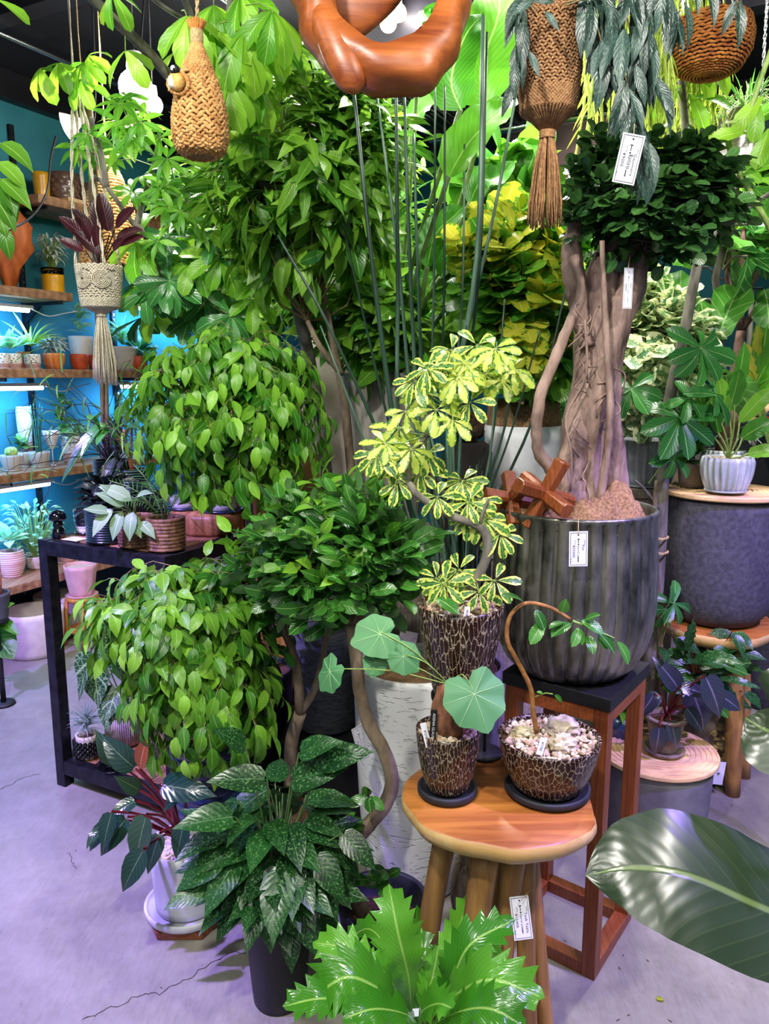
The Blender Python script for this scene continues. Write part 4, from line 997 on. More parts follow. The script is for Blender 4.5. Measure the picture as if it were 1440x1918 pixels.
# caudex
c0 = MB(); 
def cfn(a, r, z, i): return r * (1 + .08 * math.sin(5 * a + z * 60) + .06 * math.sin(11 * a + 2)), z
c0.lathe([(.022, -.01), (.034, .004), (.038, .022), (.036, .045), (.030, .066), (.024, .080), (.019, .095), (.010, .104), (0, .106)], 30, (0, 0, 0), cfn)
c0.v = [(x - max(0, z) * .10, y, z) for x, y, z in c0.v]
CX = Plant('caudex_plant', 'caudex plant with swollen brown base and lobed grey-green leaves', PA + V((.006, .004, .122)), 5)
CX.part('caudex', c0, plain('caudex_bark', '#55301f', .85, scale=55, stretch=(1, 1, .5), c2='#8a5b40', bump=1.0, bdist=.006))
M_ivy = leafmat('lobed_leaf', '#4b8755', '#5f9a64', '#a9cf9a', rough=.6, transl=.15, latstr=0.0, veinw=0.0001, veinfade=0.0)
M_ivyvein = plain('pale_leaf_vein', '#a4cc96', .6, bump=0)
def lobed_leaf(P, center, normal, up, size, cup=.12, seed=0, lob=(1.14, .93, .98, .88, .94, .84, .88, .70, .38)):
    """nearly round leaf with shallow lobes; the stalk meets it at its heart"""
    rn = random.Random(seed); n = V(normal).normalized(); u = V(up); u = (u - n * u.dot(n)).normalized(); x = u.cross(n)
    seg = 40; rings = 5; vs = [V((0, 0, 0))]; key = list(lob) + list(lob[-2:0:-1])
    for i in range(1, rings + 1):
        for k in range(seg):
            a = 2 * PI * k / seg; f = k / seg * len(key); j = int(f); q = f - j; q = q * q * (3 - 2 * q); r = key[j % len(key)] * (1 - q) + key[(j + 1) % len(key)] * q
            s = i / rings; rr = size * r * s; z = -cup * size * s * s * (1 + .5 * math.sin(3 * a + seed)) + .03 * size * math.sin(7 * a + seed) * s
            vs.append((u * math.cos(a) + x * math.sin(a)) * rr + n * z)
    c = P.l(center); vs = [v + c for v in vs]
    fs = [(0, 1 + k, 1 + (k + 1) % seg) for k in range(seg)] + [(1 + (i - 1) * seg + k, 1 + i * seg + k, 1 + i * seg + (k + 1) % seg, 1 + (i - 1) * seg + (k + 1) % seg) for i in range(1, rings) for k in range(seg)]
    o = P.part('leaf', MB().add(vs, fs), M_ivy)
    vm = MB()
    for kk in (0, 2, 4, 6):
        for sg in (-1, 1):
            a = sg * 2 * PI * kk / len(key); ki = int(round((a % (2 * PI)) / (2 * PI) * seg)) % seg
            vm.tube([vs[0] + n * .0006] + [vs[1 + (i - 1) * seg + ki] + n * .0006 for i in range(1, rings + 1)], rads(size * .014, size * .004, rings + 1), 4, cap=False)
            if kk == 0: break
    obj('leaf_vein', vm, M_ivyvein, o)
for i, (u, v, Y, nrm, up, s) in enumerate([(888, 1300, 1.40, (.05, -.85, .5), (.25, .1, -1), .068), (712, 1188, 1.50, (.05, -.7, .75), (-.75, 0, -.35), .056), (755, 1230, 1.47, (.1, -.9, .45), (.6, .1, -.7), .038), (703, 1240, 1.49, (0, -.9, .4), (-.2, 0, -1), .029), (618, 1258, 1.48, (-.75, -.6, .35), (-.5, .1, -.85), .044)]):
    c = at(u, v, Y); lobed_leaf(CX, c, nrm, up, s, seed=i)
    st = PA + V((.0, .0, .225)); CX.twig(curve([st, lerp(st, c, .5) + V((0, -.01, .02 if i else .035)), c + V((0, .005, .004))], 6), .0012, 5)
CX.finish(M_twiggreen)
# curved fig in the wide pot
M_ficus_dk = leafmat('fig_leaf_dark', '#22581f', '#529a38', '#8fbe68', rough=.24, transl=.22, veinscale=8, latstr=.3, under='#5f8a52')
L_oval = LeafSet('oval', M_ficus_dk, 4, .2, .5, .14, cross=1, seed=3)
fp = Plant('curved_fig', 'slender fig seedling arching out of the wide low pot', PB + V((-.03, .0, .10)), 8)
fp.tube('stem', curve([at(1005, 1372, 1.475), at(998, 1330, 1.47), at(994, 1290, 1.465), at(970, 1240, 1.46), at(950, 1200, 1.455), at(955, 1155, 1.45), at(985, 1130, 1.45), at(1030, 1138, 1.45), at(1068, 1160, 1.45)], 40), rads(.0055, .0035, 41), M_terra if False else plain('young_fig_bark', '#7d4e26', .7, scale=60, c2='#a9743f', bump=.4), seg=10)
tp0 = at(1072, 1163, 1.45)
L_ov2 = LeafSet('oval', M_ficus_dk, 4, .15, .4, .2, cross=2, seed=5)
for (u, v, du, dv, n, s) in [(1020, 1160, -25, 40, (0, -.6, .8), .052), (1075, 1165, -45, 20, (0, -.4, .9), .056), (1078, 1170, 20, 50, (0, -.8, .5), .040), (1100, 1185, 10, 30, (0, -.9, .4), .036), (1085, 1175, -10, 30, (0, -.9, .4), .040), (1090, 1165, 40, -25, (0, -.5, .8), .036), (1080, 1160, 60, 20, (0, -.4, .9), .05), (1110, 1175, 50, 45, (.3, -.6, .7), .05), (1060, 1165, -40, 5, (0, -.2, 1), .042), (1050, 1150, 10, -20, (0, -.9, .4), .036), (1115, 1190, 50, 50, (0, -.6, .7), .03), (1150, 1195, 50, 60, (.5, -.5, .7), .045), (985, 1130, -45, -30, (0, -.3, .9), .05), (1000, 1135, 30, 60, (.2, -.9, .4), .05)]:
    a = at(u, v, 1.45); b_ = at(u + du, v + dv, 1.42); fp.leaf(L_ov2, a, b_ - a, n, s)
fp.twig([tp0, at(1110, 1178, 1.45), at(1150, 1195, 1.44)], [.003, .002, .001], 5)
sp = at(1002, 1305, 1.47); fp.twig([sp, at(1022, 1298, 1.46), at(1035, 1300, 1.46)], .0012, 5)
fp.leaf(L_ov2, at(1035, 1300, 1.46), V((.6, 0, -.4)), (0, -.6, .8), .026); fp.leaf(L_ov2, at(1018, 1299, 1.46), V((-.8, 0, .3)), (0, -.6, .8), .014)
fp.finish(M_twiggreen)
# tags
price_tag('white price tag tied to the front stool leg, with table name', at(976, 1719, 1.33), .037, .080, face_cam(.05, -.09, -.3), ['Teak Table'], '¥15400', cordpts=[at(976, 1686, 1.33), at(990, 1670, 1.345), at(1000, 1662, 1.36)])
price_tag('white price tag hanging flat on the fluted zinc planter', at(1083, 1028, 1.615), .040, .076, face_cam(0, -.02, -.05), ['Pot'], '¥55000', cordpts=[at(1083, 1002, 1.613), at(1083, 990, 1.62), at(1083, 972, 1.64)])
price_tag('white price tag hanging from the dark round-leaved fig crown', at(1177, 298, 1.49), .041, .084, face_cam(0, .17, .1), ['Gajumaru', 'Bonsai'], '¥9000', cordpts=[at(1186, 262, 1.49), at(1187, 250, 1.49), at(1188, 232, 1.50)])
price_tag('narrow white price tag hanging on the upper fig trunk', at(1176, 540, 1.78), .022, .088, face_cam(.2, .0, .0), ['Ficus'], '¥38500', cordpts=[at(1176, 508, 1.78), at(1178, 490, 1.79), at(1180, 478, 1.80)])
price_tag('white price tag tied to the curved fig trunk before the white planter', at(676, 1392, 1.80), .032, .092, face_cam(.6, -.22, -.1), ['Ficus Umbe'], '¥16500', cordpts=[at(668, 1358, 1.80), at(680, 1345, 1.80), at(684, 1330, 1.82)])
price_tag('white price tag hanging from the branches behind the zinc planter', at(995, 700, 2.5), .045, .095, face_cam(.1, .02, 0), ['Clusia'], '¥7700', cordpts=[at(996, 672, 2.5), at(998, 655, 2.5)])
# ---------------- table top things
TT = TH_ + .001
def on_table(u, v, z=TH_): return onz(u, v, z)
p = tp(.045, .05); t = thing('mushroom_figurine', 'glossy black mushroom figurine on the corner of the metal table', 'figurine', (p.x, p.y, TT))
obj('body', MB().lathe([(0, 0), (.021, 0), (.023, .012), (.020, .028), (.014, .036), (.017, .042), (.016, .054), (.010, .062), (0, .064)], 24, cap=False), M_blackgloss, t)
obj('cap', MB().lathe([(0, .058), (.012, .058), (.027, .062), (.030, .068), (.027, .082), (.017, .092), (0, .096)], 28, cap=False), M_blackgloss, t)
def tpot(lab, b, a, r, h, mat, z=TT, **k):
    p = tp(b, a); return pot(k.pop('name', 'ceramic_pot'), lab, 'pot', (p.x, p.y, z), k.pop('r0', r * .8), r, h, mat, **k)
def stripe_mat(name, stops):
    m, nt, b, o = nodes(name); uv = N(nt, 'ShaderNodeUVMap', uv_map='uv'); sx = N(nt, 'ShaderNodeSeparateXYZ'); ln(nt, uv.outputs[0], sx.inputs[0])
    r = ramp(nt, stops); ln(nt, sx.outputs[1], r.inputs[0]); ln(nt, r.outputs[0], b.inputs['Base Color']); b.inputs['Roughness'].default_value = .2; b.inputs['Coat Weight'].default_value = .4; return m
bw = stripe_mat('blue_and_white_glaze', [(0, col('#b9b4ae')), (.40, col('#d9d6d2')), (.43, col('#1c3860')), (.52, col('#16304f')), (.7, col('#0f1d2c')), (1, col('#24466e'))])
bk = stripe_mat('black_and_white_glaze', [(0, col('#c9c5bf')), (.30, col('#cfcbc5')), (.34, col('#15171b')), (1, col('#0e0f12'))])
p2 = onz(411, 975, TT + .073)
def kiln(lab, loc, r, h, mat, rg=6, sm=None):
    return pot('striped_pot', lab, 'pot', loc, r * .72, r, h, mat, .10, ringed=rg, saucer=(r * 1.05, .002, sm or M_dblue))
kiln('blue-ringed pot with white base on the wood slab, the larger of two', tp(.475, .395, TT + .076), .072, .155, bw)
kiln('blue-ringed pot with white base and yellow sprout, left of its larger twin', tp(.325, .37, TT + .076), .060, .135, bw)
kiln('small black-ringed pot with white base behind the mushroom figurine', tp(.075, .145, TT + .003), .040, .085, bk, 5, M_blackgloss)
tpot('dark green-black ringed pot with glossy saucer on the metal table front', .24, .085, .066, .115, M_greenblk, r0=.064, ringed=14, saucer=(.072, .001, M_blackgloss), z=TT + .003)
t1 = tpot('brown woven-texture pot beside the ringed black pot', .375, .08, .058, .10, M_wicker, r0=.055, ringed=9)
t2 = tpot('brown woven-texture pot with a thin palm, next to the wood slab', .50, .085, .060, .105, M_wicker, r0=.058, ringed=9)
pb = tp(.12, .30, TT); t = thing('display_riser', 'small black riser box at the back of the metal table', 'box', (pb.x, pb.y, TT)); bevel(obj('body', MB().box((0, 0, .068), (.22, .15, .136), RW), M_blackmatte, t, smooth=False), .004)
kiln('black-ringed pot with pale rim on the riser at the table back', tp(.055, .30, TT + .139), .068, .105, plain('black_ring_glaze', '#121214', .3, scale=30, bump=.3), 7, M_blackgloss)
tpot('dark green ringed pot with a red-stemmed plant on the riser', .165, .285, .058, .08, M_greenblk, r0=.052, ringed=8, z=TT + .138)
t = thing('paper_slip', 'sheet of pale paper lying on the metal table', 'paper', tp(.12, .055, TT)); obj('sheet', MB().box((0, 0, .001), (.07, .05, .002), RW), M_card, t, smooth=False)
# ---------------- things on the wall shelves
def sp_(u, zi, d=.17): q = wallpt(u, ZS[zi], d); q.z = ZS[zi] + .001; return q
def speck_mat(name, c, c2): 
    m, nt, b, o = nodes(name); tc = N(nt, 'ShaderNodeTexCoord'); vo = N(nt, 'ShaderNodeTexVoronoi', inp={'Scale': 90}); ln(nt, tc.outputs['Object'], vo.inputs['Vector'])
    r = ramp(nt, [(.28, col(c2)), (.36, col(c))]); ln(nt, vo.outputs[0], r.inputs[0]); sx = N(nt, 'ShaderNodeSeparateXYZ'); uv = N(nt, 'ShaderNodeUVMap', uv_map='uv'); ln(nt, uv.outputs[0], sx.inputs[0])
    r2 = ramp(nt, [(.33, (0, 0, 0, 1)), (.36, (1, 1, 1, 1))]); ln(nt, sx.outputs[1], r2.inputs[0]); ln(nt, mixc(nt, r2.outputs[0], col('#b98c84'), r.outputs[0]), b.inputs['Base Color']); return m
M_speck = speck_mat('speckled_glaze', '#e6ded8', '#5c4d4a')
def herr_mat():
    m, nt, b, o = nodes('herringbone_glaze'); uv = N(nt, 'ShaderNodeUVMap', uv_map='uv'); sx = N(nt, 'ShaderNodeSeparateXYZ'); ln(nt, uv.outputs[0], sx.inputs[0])
    f = mth(nt, 'ABSOLUTE', mth(nt, 'SUBTRACT', mth(nt, 'FRACT', mth(nt, 'MULTIPLY', sx.outputs[0], 10)), .5))
    s = mth(nt, 'SINE', mth(nt, 'MULTIPLY', mth(nt, 'ADD', mth(nt, 'MULTIPLY', sx.outputs[1], 1.0), f), 60)); r = ramp(nt, [(.45, col('#a8968c')), (.55, col('#e8e0da'))]); ln(nt, mth(nt, 'MULTIPLY_ADD', s, .5, .5), r.inputs[0])
    r2 = ramp(nt, [(.04, (1, 1, 1, 1)), (.07, (0, 0, 0, 1))]); ln(nt, f, r2.inputs[0]); ln(nt, mixc(nt, r2.outputs[0], r.outputs[0], col('#a08b80')), b.inputs['Base Color']); b.inputs['Roughness'].default_value = .5
    bump_(nt, b, s, .4, .003); return m
M_herr = herr_mat()
for i, (u, lab) in enumerate(((2, 'speckled white and pink pot at the left edge of its shelf'), (26, 'speckled white and pink pot under a broad pale leaf'), (62, 'speckled white and pink pot under the spiky yellow-green plant'))):
    pot('speckled_pot', lab, 'pot', sp_(u, 2), .034, .040, .078, M_speck, .12, fill='soil', saucer=(.046, .0, M_pinkpot), group='speckled pots on the wall shelf')
for u, lab, m, r, h, zi in ((102, 'orange streaked pot right of the speckled pots', M_orangepot, .058, .085, 2), (150, 'red-orange streaked pot behind the pale macrame tassel, left', M_redpot, .05, .085, 2), (186, 'red-orange streaked pot behind the pale macrame tassel, right', M_redpot, .055, .085, 2), (262, 'bright orange pot beside the dark bark stem', M_redpot, .05, .085, 2), (46, 'terracotta pot between two speckled pots', M_terra, .035, .09, 2)):
    pot('orange_pot', lab, 'pot', sp_(u, zi, .12 if u == 46 else .19), r * .72, r, h, m, .12, fill='soil')
pot('grey_pot', 'tall grey tapered pot standing behind the thin black-branched plant', 'pot', sp_(155, 2, .09), .052, .068, .19, M_offwhite, .0, fill='soil')
pot('pale_bowl', 'pale wide bowl on the shelf behind the macrame tassel', 'pot', sp_(232, 2, .12), .06, .09, .14, M_offwhite, .02, fill='soil')
for u, d, lab in ((24, .21, 'herringbone-patterned pot with a small round cactus'), (42, .11, 'herringbone-patterned pot at the back, behind the cactus'), (75, .19, 'herringbone-patterned pot with green upright sticks')):
    pot('herringbone_pot', lab, 'pot', sp_(u, 1, d), .036, .056, .082, M_herr, .08, fill='soil', saucer=(.045, .0, M_beige), group='herringbone pots on the lower wall shelf')
t = pot('terrazzo_vase', 'wide terrazzo vase with pale leaves on the herringbone pot shelf', 'vase', sp_(137, 1, .16), .05, .058, .15, speck_mat('terrazzo', '#d9d3d8', '#7b7488'), .02)
pot('striped_pink_pot', 'round pink-striped pot on the lowest wall shelf', 'pot', sp_(24, 0, .15), .045, .06, .14, plain('pink_stripe', '#c08a80', .6, scale=7, stretch=(.3, .3, 14), c2='#e6c5bb'), .22, ringed=12, saucer=(.05, .0, M_pinkpot))
pot('pink_bowl', 'shallow terrazzo bowl with folded paper on the lowest wall shelf', 'bowl', sp_(72, 0, .12), .05, .075, .075, plain('terrazzo_pink', '#d7bcb3', .6, scale=50, c2='#f0e5df'), .06)
pot('peach_dish', 'small peach pot in a dish near the end of the lowest shelf', 'pot', sp_(127, 0, .14), .04, .055, .05, M_pinkpot, .05, saucer=(.065, .0, M_pinkpot))
gb = at(-14, 1085, 3.25); pot('grey_pot', 'dark grey pot with a pink cactus at the left picture edge', 'pot', (gb.x, gb.y, .40), .05, .065, .12, plain('dark_grey_pot', '#4a4c52', .6), .0)
q = thing('side_stand', 'slim black stand under the dark grey cactus pot', 'stand', (gb.x, gb.y, 0)); obj('top', MB().lathe([(0, .385), (.05, .385), (.05, .398), (0, .398)], 24, cap=False), M_blackmatte, q); obj('pole', MB().tube([(0, 0, .01), (0, 0, .386)], .012), M_blackmatte, q); obj('base', MB().lathe([(0, 0), (.05, 0), (.047, .012), (0, .015)], 24, cap=False), M_blackmatte, q)
q = thing('pink_cactus', 'pink ribbed column cactus in the dark grey pot', 'cactus', (gb.x, gb.y, .515)); obj('column', MB().lathe([(.028, -.02), (.032, .05), (.032, .16), (.02, .19), (0, .2)], 60, fn=ribfn(10, .008, i0=0)), plain('pink_cactus_skin', '#b45a62', .6, scale=60, c2='#d98f8d'), q)
p = sp_(101, 3, .18); t = pot('yellow_pot', 'glass-topped bright yellow pot with a silvery twiggy plant', 'pot', p, .056, .058, .10, M_yellow, .0)
obj('glass_collar', MB().lathe([(.057, .10), (.060, .135), (.0585, .135), (.0555, .10)], 30, cap=False), M_glass, t)
q = thing('root_ornament', 'carved orange driftwood ornament hanging over the yellow pot shelf, left', 'ornament', wallpt(14, 2.0, .14))
q.location.z = 1.89
def rfn(a, r, z, i): return r * (1 + .25 * math.sin(3 * a + z * 9) + .12 * math.sin(8 * a + z * 30)), z
obj('driftwood', MB().lathe([(0, 0), (.03, .01), (.05, .10), (.11, .20), (.12, .30), (.07, .42), (.06, .50), (0, .52)], 40, fn=rfn, cap=False), wood('orange_driftwood', '#8f3a12', '#d06f30', 3, 'Z', .6), q)
p = sp_(80, 4, .19); pot('yellow_pot', 'slender amber pot on the high weathered shelf', 'pot', p, .036, .045, .14, M_yellow, .0, group=None)
def scalepot(lab, loc, r, h, mat):
    t = pot('scale_pot', lab, 'pot', loc, r * .75, r * .86, h, mat, .10)
    sc = MB()
    for j in range(6):
        for k in range(14):
            a = 2 * PI * (k + .5 * (j % 2)) / 14; z = h * (.12 + .145 * j); tt = z / h; rr = (r * .75 + r * .11 * tt) + .10 * math.sin(PI * tt) * r * .86
            n = V((math.cos(a), math.sin(a), 0)); s = V((-math.sin(a), math.cos(a), 0)); c = n * (rr + .002) + Z_ * z; w, hh = r * .2, h * .10
            sc.add([c + s * w * .0 + Z_ * hh + n * .001, c + s * w + n * .003, c - Z_ * hh * .9 + n * .004, c - s * w + n * .003, c + n * .008], [(0, 3, 4), (3, 2, 4), (2, 1, 4), (1, 0, 4)])
    obj('scales', sc, mat, t, kind='stuff')
scalepot('brown scale-textured pot on the high weathered shelf', sp_(122, 4, .20), .098, .16, M_browngl)
scalepot('second brown scale-textured pot behind the white cords', sp_(168, 4, .16), .085, .15, M_browngl)
pot('terracotta_pot', 'plain terracotta pot on the high shelf amid thin leaves', 'pot', sp_(247, 4, .16), .06, .085, .13, M_terra, .0)
p = sp_(150, 4, .22); t = thing('wood_crate_board', 'pale wooden board lying on the front of the high shelf', 'board', (p.x, p.y, p.z)); t.location.z = ZS[4] + .001; obj('board', MB().box(Z_ * .012, (.17, .30, .024), RW), M_palewood, t, smooth=False)
# rattan panels
for k, (u0, zz) in enumerate(((322, .22), (385, .24))):
    p = sp_(u0, 4, .155); t = thing('woven_basket', ['woven rattan drum on the high shelf behind the hanging nest, left one', 'woven rattan drum on the high shelf behind the hanging nest, right one'][k], 'basket', p)
    w = MB(); r = .12
    for j in range(16):
        for q_ in range(26):
            a = 2 * PI * (q_ + .5 * (j % 2)) / 26; w.ico((math.cos(a) * r, math.sin(a) * r, .01 + j * zz / 16), (.016, .016, .008), 0, .1)
    obj('weave', w, M_seagrass, t, kind='stuff'); obj('lining', MB().lathe([(0, 0.005), (r - .006, .005), (r - .006, zz), (r - .012, zz), (r - .012, .01)], 30, cap=False), M_jute, t)
# lower shelf of the metal table
LS = .099
def lpot(lab, b, a, r, h, mat, **k): return pot(k.pop('name', 'ceramic_pot'), lab, 'pot', tp(b, a, LS + k.pop('dz', .001)), k.pop('r0', r * .8), r, h, mat, **k)
t = lpot('small pale pot wrapped in black beads on the low table shelf', .09, .07, .040, .088, M_beige, r0=.034)
bd = MB(); rn = random.Random(2)
for j in range(6):
    for k in range(16):
        a = 2 * PI * (k + .5 * (j % 2)) / 16; bd.ico((math.cos(a) * .044, math.sin(a) * .044, .018 + j * .0095), .0078, 1)
obj('beads', bd, M_blackgloss, t, kind='stuff')
lpot('lumpy glossy black pot on the low table shelf front', .225, .06, .05, .06, M_blackgloss, r0=.035, ringed=3, saucer=(.062, .001, M_blackgloss), dz=.003)
t = lpot('cream pot in a draped cord fringe on the low table shelf', .12, .225, .068, .135, M_beige, r0=.062)
fr = MB()
for k in range(64):
    a = 2 * PI * k / 64; r = .073; fr.tube([(math.cos(a) * r, math.sin(a) * r, .125), (math.cos(a) * (r + .002), math.sin(a) * (r + .002), .07), (math.cos(a) * r, math.sin(a) * r, .01)], .0024, 4)
obj('cord_fringe', fr, M_jutelt, t, kind='stuff'); obj('braid', MB().tube([(math.cos(a * PI / 16) * .075, math.sin(a * PI / 16) * .075, .125 + .003 * math.sin(a * 3)) for a in range(33)], .006, 6), M_jute, t)
lpot('black plastic nursery pot on the low table shelf', .30, .42, .065, .12, M_blackmatte, r0=.05)
# black bowl of the curved fig, dark pot, white pot with saucer
BW = V((onz(716, 1695, .12).x, 1.775, 0)); t = pot('black_bowl', 'wide black bowl pot holding the S-curved fig trunk', 'pot', BW, .092, .118, .13, M_saucer, .02, .012, fill=None, seg=48)
obj('soil', MB().lathe([(0, .075), (.05, .075), (.104, .07)], 30, cap=False), M_soil, t); gravel(t, V((.02, -.02, .074)), .07, 60, 5, (.003, .006), 'bark_chips', M_soil)
AG = V((-.248, 1.60, 0)); t = pot('tall_black_pot', 'tall matte black pot of the mottled foliage plant', 'pot', AG, .062, .082, .275, M_blackmatte, .0, fill='soil', seg=48)
PW = V((-.535, 1.885, 0))
t = thing('hexagon_trivet', 'hexagonal dark wood trivet under the white pot', 'trivet', PW); bevel(obj('board', MB().lathe([(0, .002), (.118, .002), (.118, .022), (0, .022)], 6, cap=False), M_brownwoodx, t, smooth=False), .002)
for k in range(3): obj('foot', MB().lathe([(.01, 0), (.01, .003)], 10, (math.cos(k * 2.1) * .08, math.sin(k * 2.1) * .08, 0)), M_black, t)
t = thing('white_saucer', 'round white concrete saucer under the white pot', 'saucer', PW + Z_ * .023); obj('dish', MB().lathe([(0, 0), (.108, 0), (.115, .006), (.117, .022), (.113, .026), (.108, .022), (.102, .012), (0, .012)], 56, cap=False), plain('white_concrete', '#c6c8cb', .6, scale=18, amt=.1, bump=.1), t)
t = pot('white_pot', 'smooth white pot on a white saucer, holding the dark red philodendron', 'pot', PW + Z_ * .036, .086, .096, .185, plain('white_concrete_pot', '#c3c6c8', .6, scale=8, amt=.12, bump=.06), .0, .009, fill='gravel', seg=56)
gravel(t, V((0, 0, .174)), .083, 150, 3, (.003, .006), mat=plain('white_gravel', '#cfcdd0', .8, bump=0))
LB = V((-.52, 2.14, 0)); t = pot('dark_blue_planter', 'tall dark blue scaled planter of the lower weeping fig', 'planter', LB, .095, .115, .40, M_dblue, .03, fill='soil', ringed=14)
UB = V((-.425, 2.42, 0)); pot('black_planter', 'tall black nursery planter of the upper weeping fig', 'planter', UB, .10, .12, .50, M_blackmatte, .0, fill='soil')
JB = V((.235, 2.33, 0)); pot('grey_tall_planter', 'tall grey planter of the rush-like strelitzia behind the stool', 'planter', JB, .12, .14, .55, M_conc, .0, fill='soil')
# terracotta pot on the right plate
TP = V((onz(1243, 1408, .275).x, onz(1243, 1408, .275).y, .2745))
t = thing('terracotta_saucer', 'aged terracotta saucer on the ringed plate of the low grey planter', 'saucer', TP); obj('dish', MB().lathe([(0, 0), (.052, 0), (.060, .006), (.064, .016), (.060, .018), (.053, .008), (0, .008)], 40, cap=False), M_agedterra, t)
pot('terracotta_pot', 'aged terracotta pot with glazed rim on the low grey planter', 'pot', TP + Z_ * .010, .040, .060, .115, M_agedterra, .0, rim=.004, fill='soil')
RS = V((1.03, 2.52, 0))
# ribbed pale pots
pa_ = onz(1358, 922, 1.072)
RPa = V((pa_.x, 2.50, 1.080)); kk = (RPa.y * CP + (CAMH - 1.08) * SP) / FPX; RPa.x = (1358 - 720) * kk
pot('ribbed_pot', 'pale ribbed pot with a tray at the front of the charcoal planter plate', 'pot', RPa, .056, .078, .112, M_pale, .10, .009, ribs=(22, .011), fill='gravel', saucer=(.066, .001, M_pale), group=None, filln=60)
RPb = RPa + V((.05, .14, -.003)); pot('ribbed_pot', 'pale ribbed pot half hidden behind the front one on the plate', 'pot', RPb, .05, .068, .125, M_pale, .10, .009, ribs=(22, .010), fill='gravel')
RPc = V((1.0, 2.92, 1.040)); pot('ribbed_pot', 'large pale ribbed pot behind the green tree trunk', 'pot', RPc, .08, .108, .175, M_pale, .10, .010, ribs=(24, .014), fill='gravel', saucer=(.088, .001, M_pale))
RPd = S2 + V((-.085, .06, 1.071)); pot('grey_brown_pot', 'grey-brown plain pot between the two ribbed pots', 'pot', RPd, .045, .055, .085, plain('taupe_pot', '#7b6f62', .6), .0)
# ------------------------------------------------------------------ leaf materials and leaf families
M_benj = leafmat('weeping_fig_leaf', '#2c6f1a', '#8cc83a', '#a9d468', rough=.33, transl=.35, veinscale=10, latstr=.12, veinw=.012)
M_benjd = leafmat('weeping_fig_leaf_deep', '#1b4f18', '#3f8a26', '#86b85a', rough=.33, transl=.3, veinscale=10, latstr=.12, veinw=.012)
M_retusa = leafmat('small_fig_leaf', '#264c28', '#4a7a38', '#6c9b52', rough=.30, transl=.15, latstr=.1, veinw=.01)
M_pach = leafmat('money_tree_leaf', '#4a9a1c', '#a2d63a', '#c6e67c', rough=.38, transl=.45, veinscale=9, latstr=.35, veinw=.012)
M_pachd = leafmat('money_tree_leaf_deep', '#1f5c2a', '#3f8c3a', '#a5cf86', rough=.28, transl=.25, veinscale=9, latstr=.35, veinw=.012)
M_schv = leafmat('variegated_umbrella_leaf', '#2f6b35', '#4d8a3a', '#cbe07a', edge='#dfe873', rough=.3, transl=.35, edge_w=.24, edge_noise=.20, latstr=.1, veinw=.01)
M_schy = leafmat('yellow_umbrella_leaf', '#b9cf4a', '#e6ec7e', '#eef5a5', edge='#4f8a3a', rough=.3, transl=.4, edge_w=.36, edge_noise=.25, latstr=.1, veinw=.01)
M_sch = leafmat('umbrella_leaf', '#34801e', '#7fbf35', '#b5dd72', rough=.35, transl=.4, latstr=.15, veinw=.01)
M_long = leafmat('longleaf_fig_leaf', '#2f6f1c', '#86bc38', '#b9d878', rough=.32, transl=.38, latstr=.12, veinw=.01)
M_straw = leafmat('strap_leaf', '#2a6f24', '#7db53e', '#93c85c', rough=.38, transl=.35, latstr=.0, veinw=.02)
M_banana = leafmat('banana_leaf', '#2f7f1a', '#62ae2c', '#a8d870', rough=.35, transl=.3, veinscale=16, latstr=.3, veinw=.012)
M_clusia = leafmat('clusia_leaf', '#2f7a24', '#7ebc3a', '#b6dc78', rough=.3, transl=.3, latstr=.05, veinw=.01)
M_clusiay = leafmat('yellow_clusia_leaf', '#a8b52c', '#e2d84a', '#f0ec90', rough=.3, transl=.4, latstr=.05, edge='#5f9a35', edge_w=.38, edge_noise=.3, veinw=.01)
M_varieg = leafmat('cream_edged_leaf', '#4f8556', '#86b07a', '#d9e3b5', edge='#eef2c4', rough=.35, transl=.35, edge_w=.20, edge_noise=.22, latstr=.1, veinw=.008)
M_fiddle = leafmat('fiddle_leaf', '#1f5a1f', '#4c8a2c', '#9dc573', rough=.32, transl=.3, veinscale=5, latstr=.55, veinw=.012)
M_aglao = leafmat('mottled_aglaonema_leaf', '#0d3015', '#205323', '#3f7540', spots=('#5f8a50', 11.0, .56), rough=.3, transl=.18, veinscale=9, latstr=.25, veinw=.010)
M_burg = leafmat('dark_philodendron_leaf', '#12302a', '#2c4630', '#6f8c5c', rough=.16, transl=.08, veinscale=8, latstr=.15, veinw=.008, under='#5b2a26')
M_copper = leafmat('copper_young_leaf', '#7a3312', '#b4622c', '#d99a68', rough=.2, transl=.25, latstr=.2)
M_burgundy = leafmat('burgundy_leaf', '#2c0f16', '#4a1c26', '#6f3440', rough=.3, transl=.15, latstr=.2, under='#a8415e')
M_anth = leafmat('white_veined_leaf', '#16401f', '#25522c', '#9cc08a', rough=.4, transl=.15, veinscale=3.4, latstr=.75, net=True, veinw=.016)
M_purple = leafmat('purple_philodendron_leaf', '#2a2a3c', '#3d4a48', '#7b7690', rough=.22, transl=.08, latstr=.2, under='#4a2430')
M_hoya = leafmat('mottled_hanging_leaf', '#1c2e2a', '#3a5650', '#6a8a7a', spots=('#5d7a62', 8.0, .55), rough=.35, transl=.2, latstr=.15, veinw=.01, under='#5b3a3a')
M_pale = M_pale
M_paleleaf = leafmat('pale_green_leaf', '#6f9a63', '#a9c795', '#dbe9c8', rough=.45, transl=.3, latstr=.3, veinw=.015)
M_rhip = leafmat('hanging_cactus_segment', '#8fae2c', '#c9dc5c', '#dcea8c', rough=.4, transl=.4, latstr=0)
M_silver = leafmat('silver_leaf', '#9aa79a', '#cfd8cf', '#e5ece5', rough=.7, transl=.2, latstr=0)
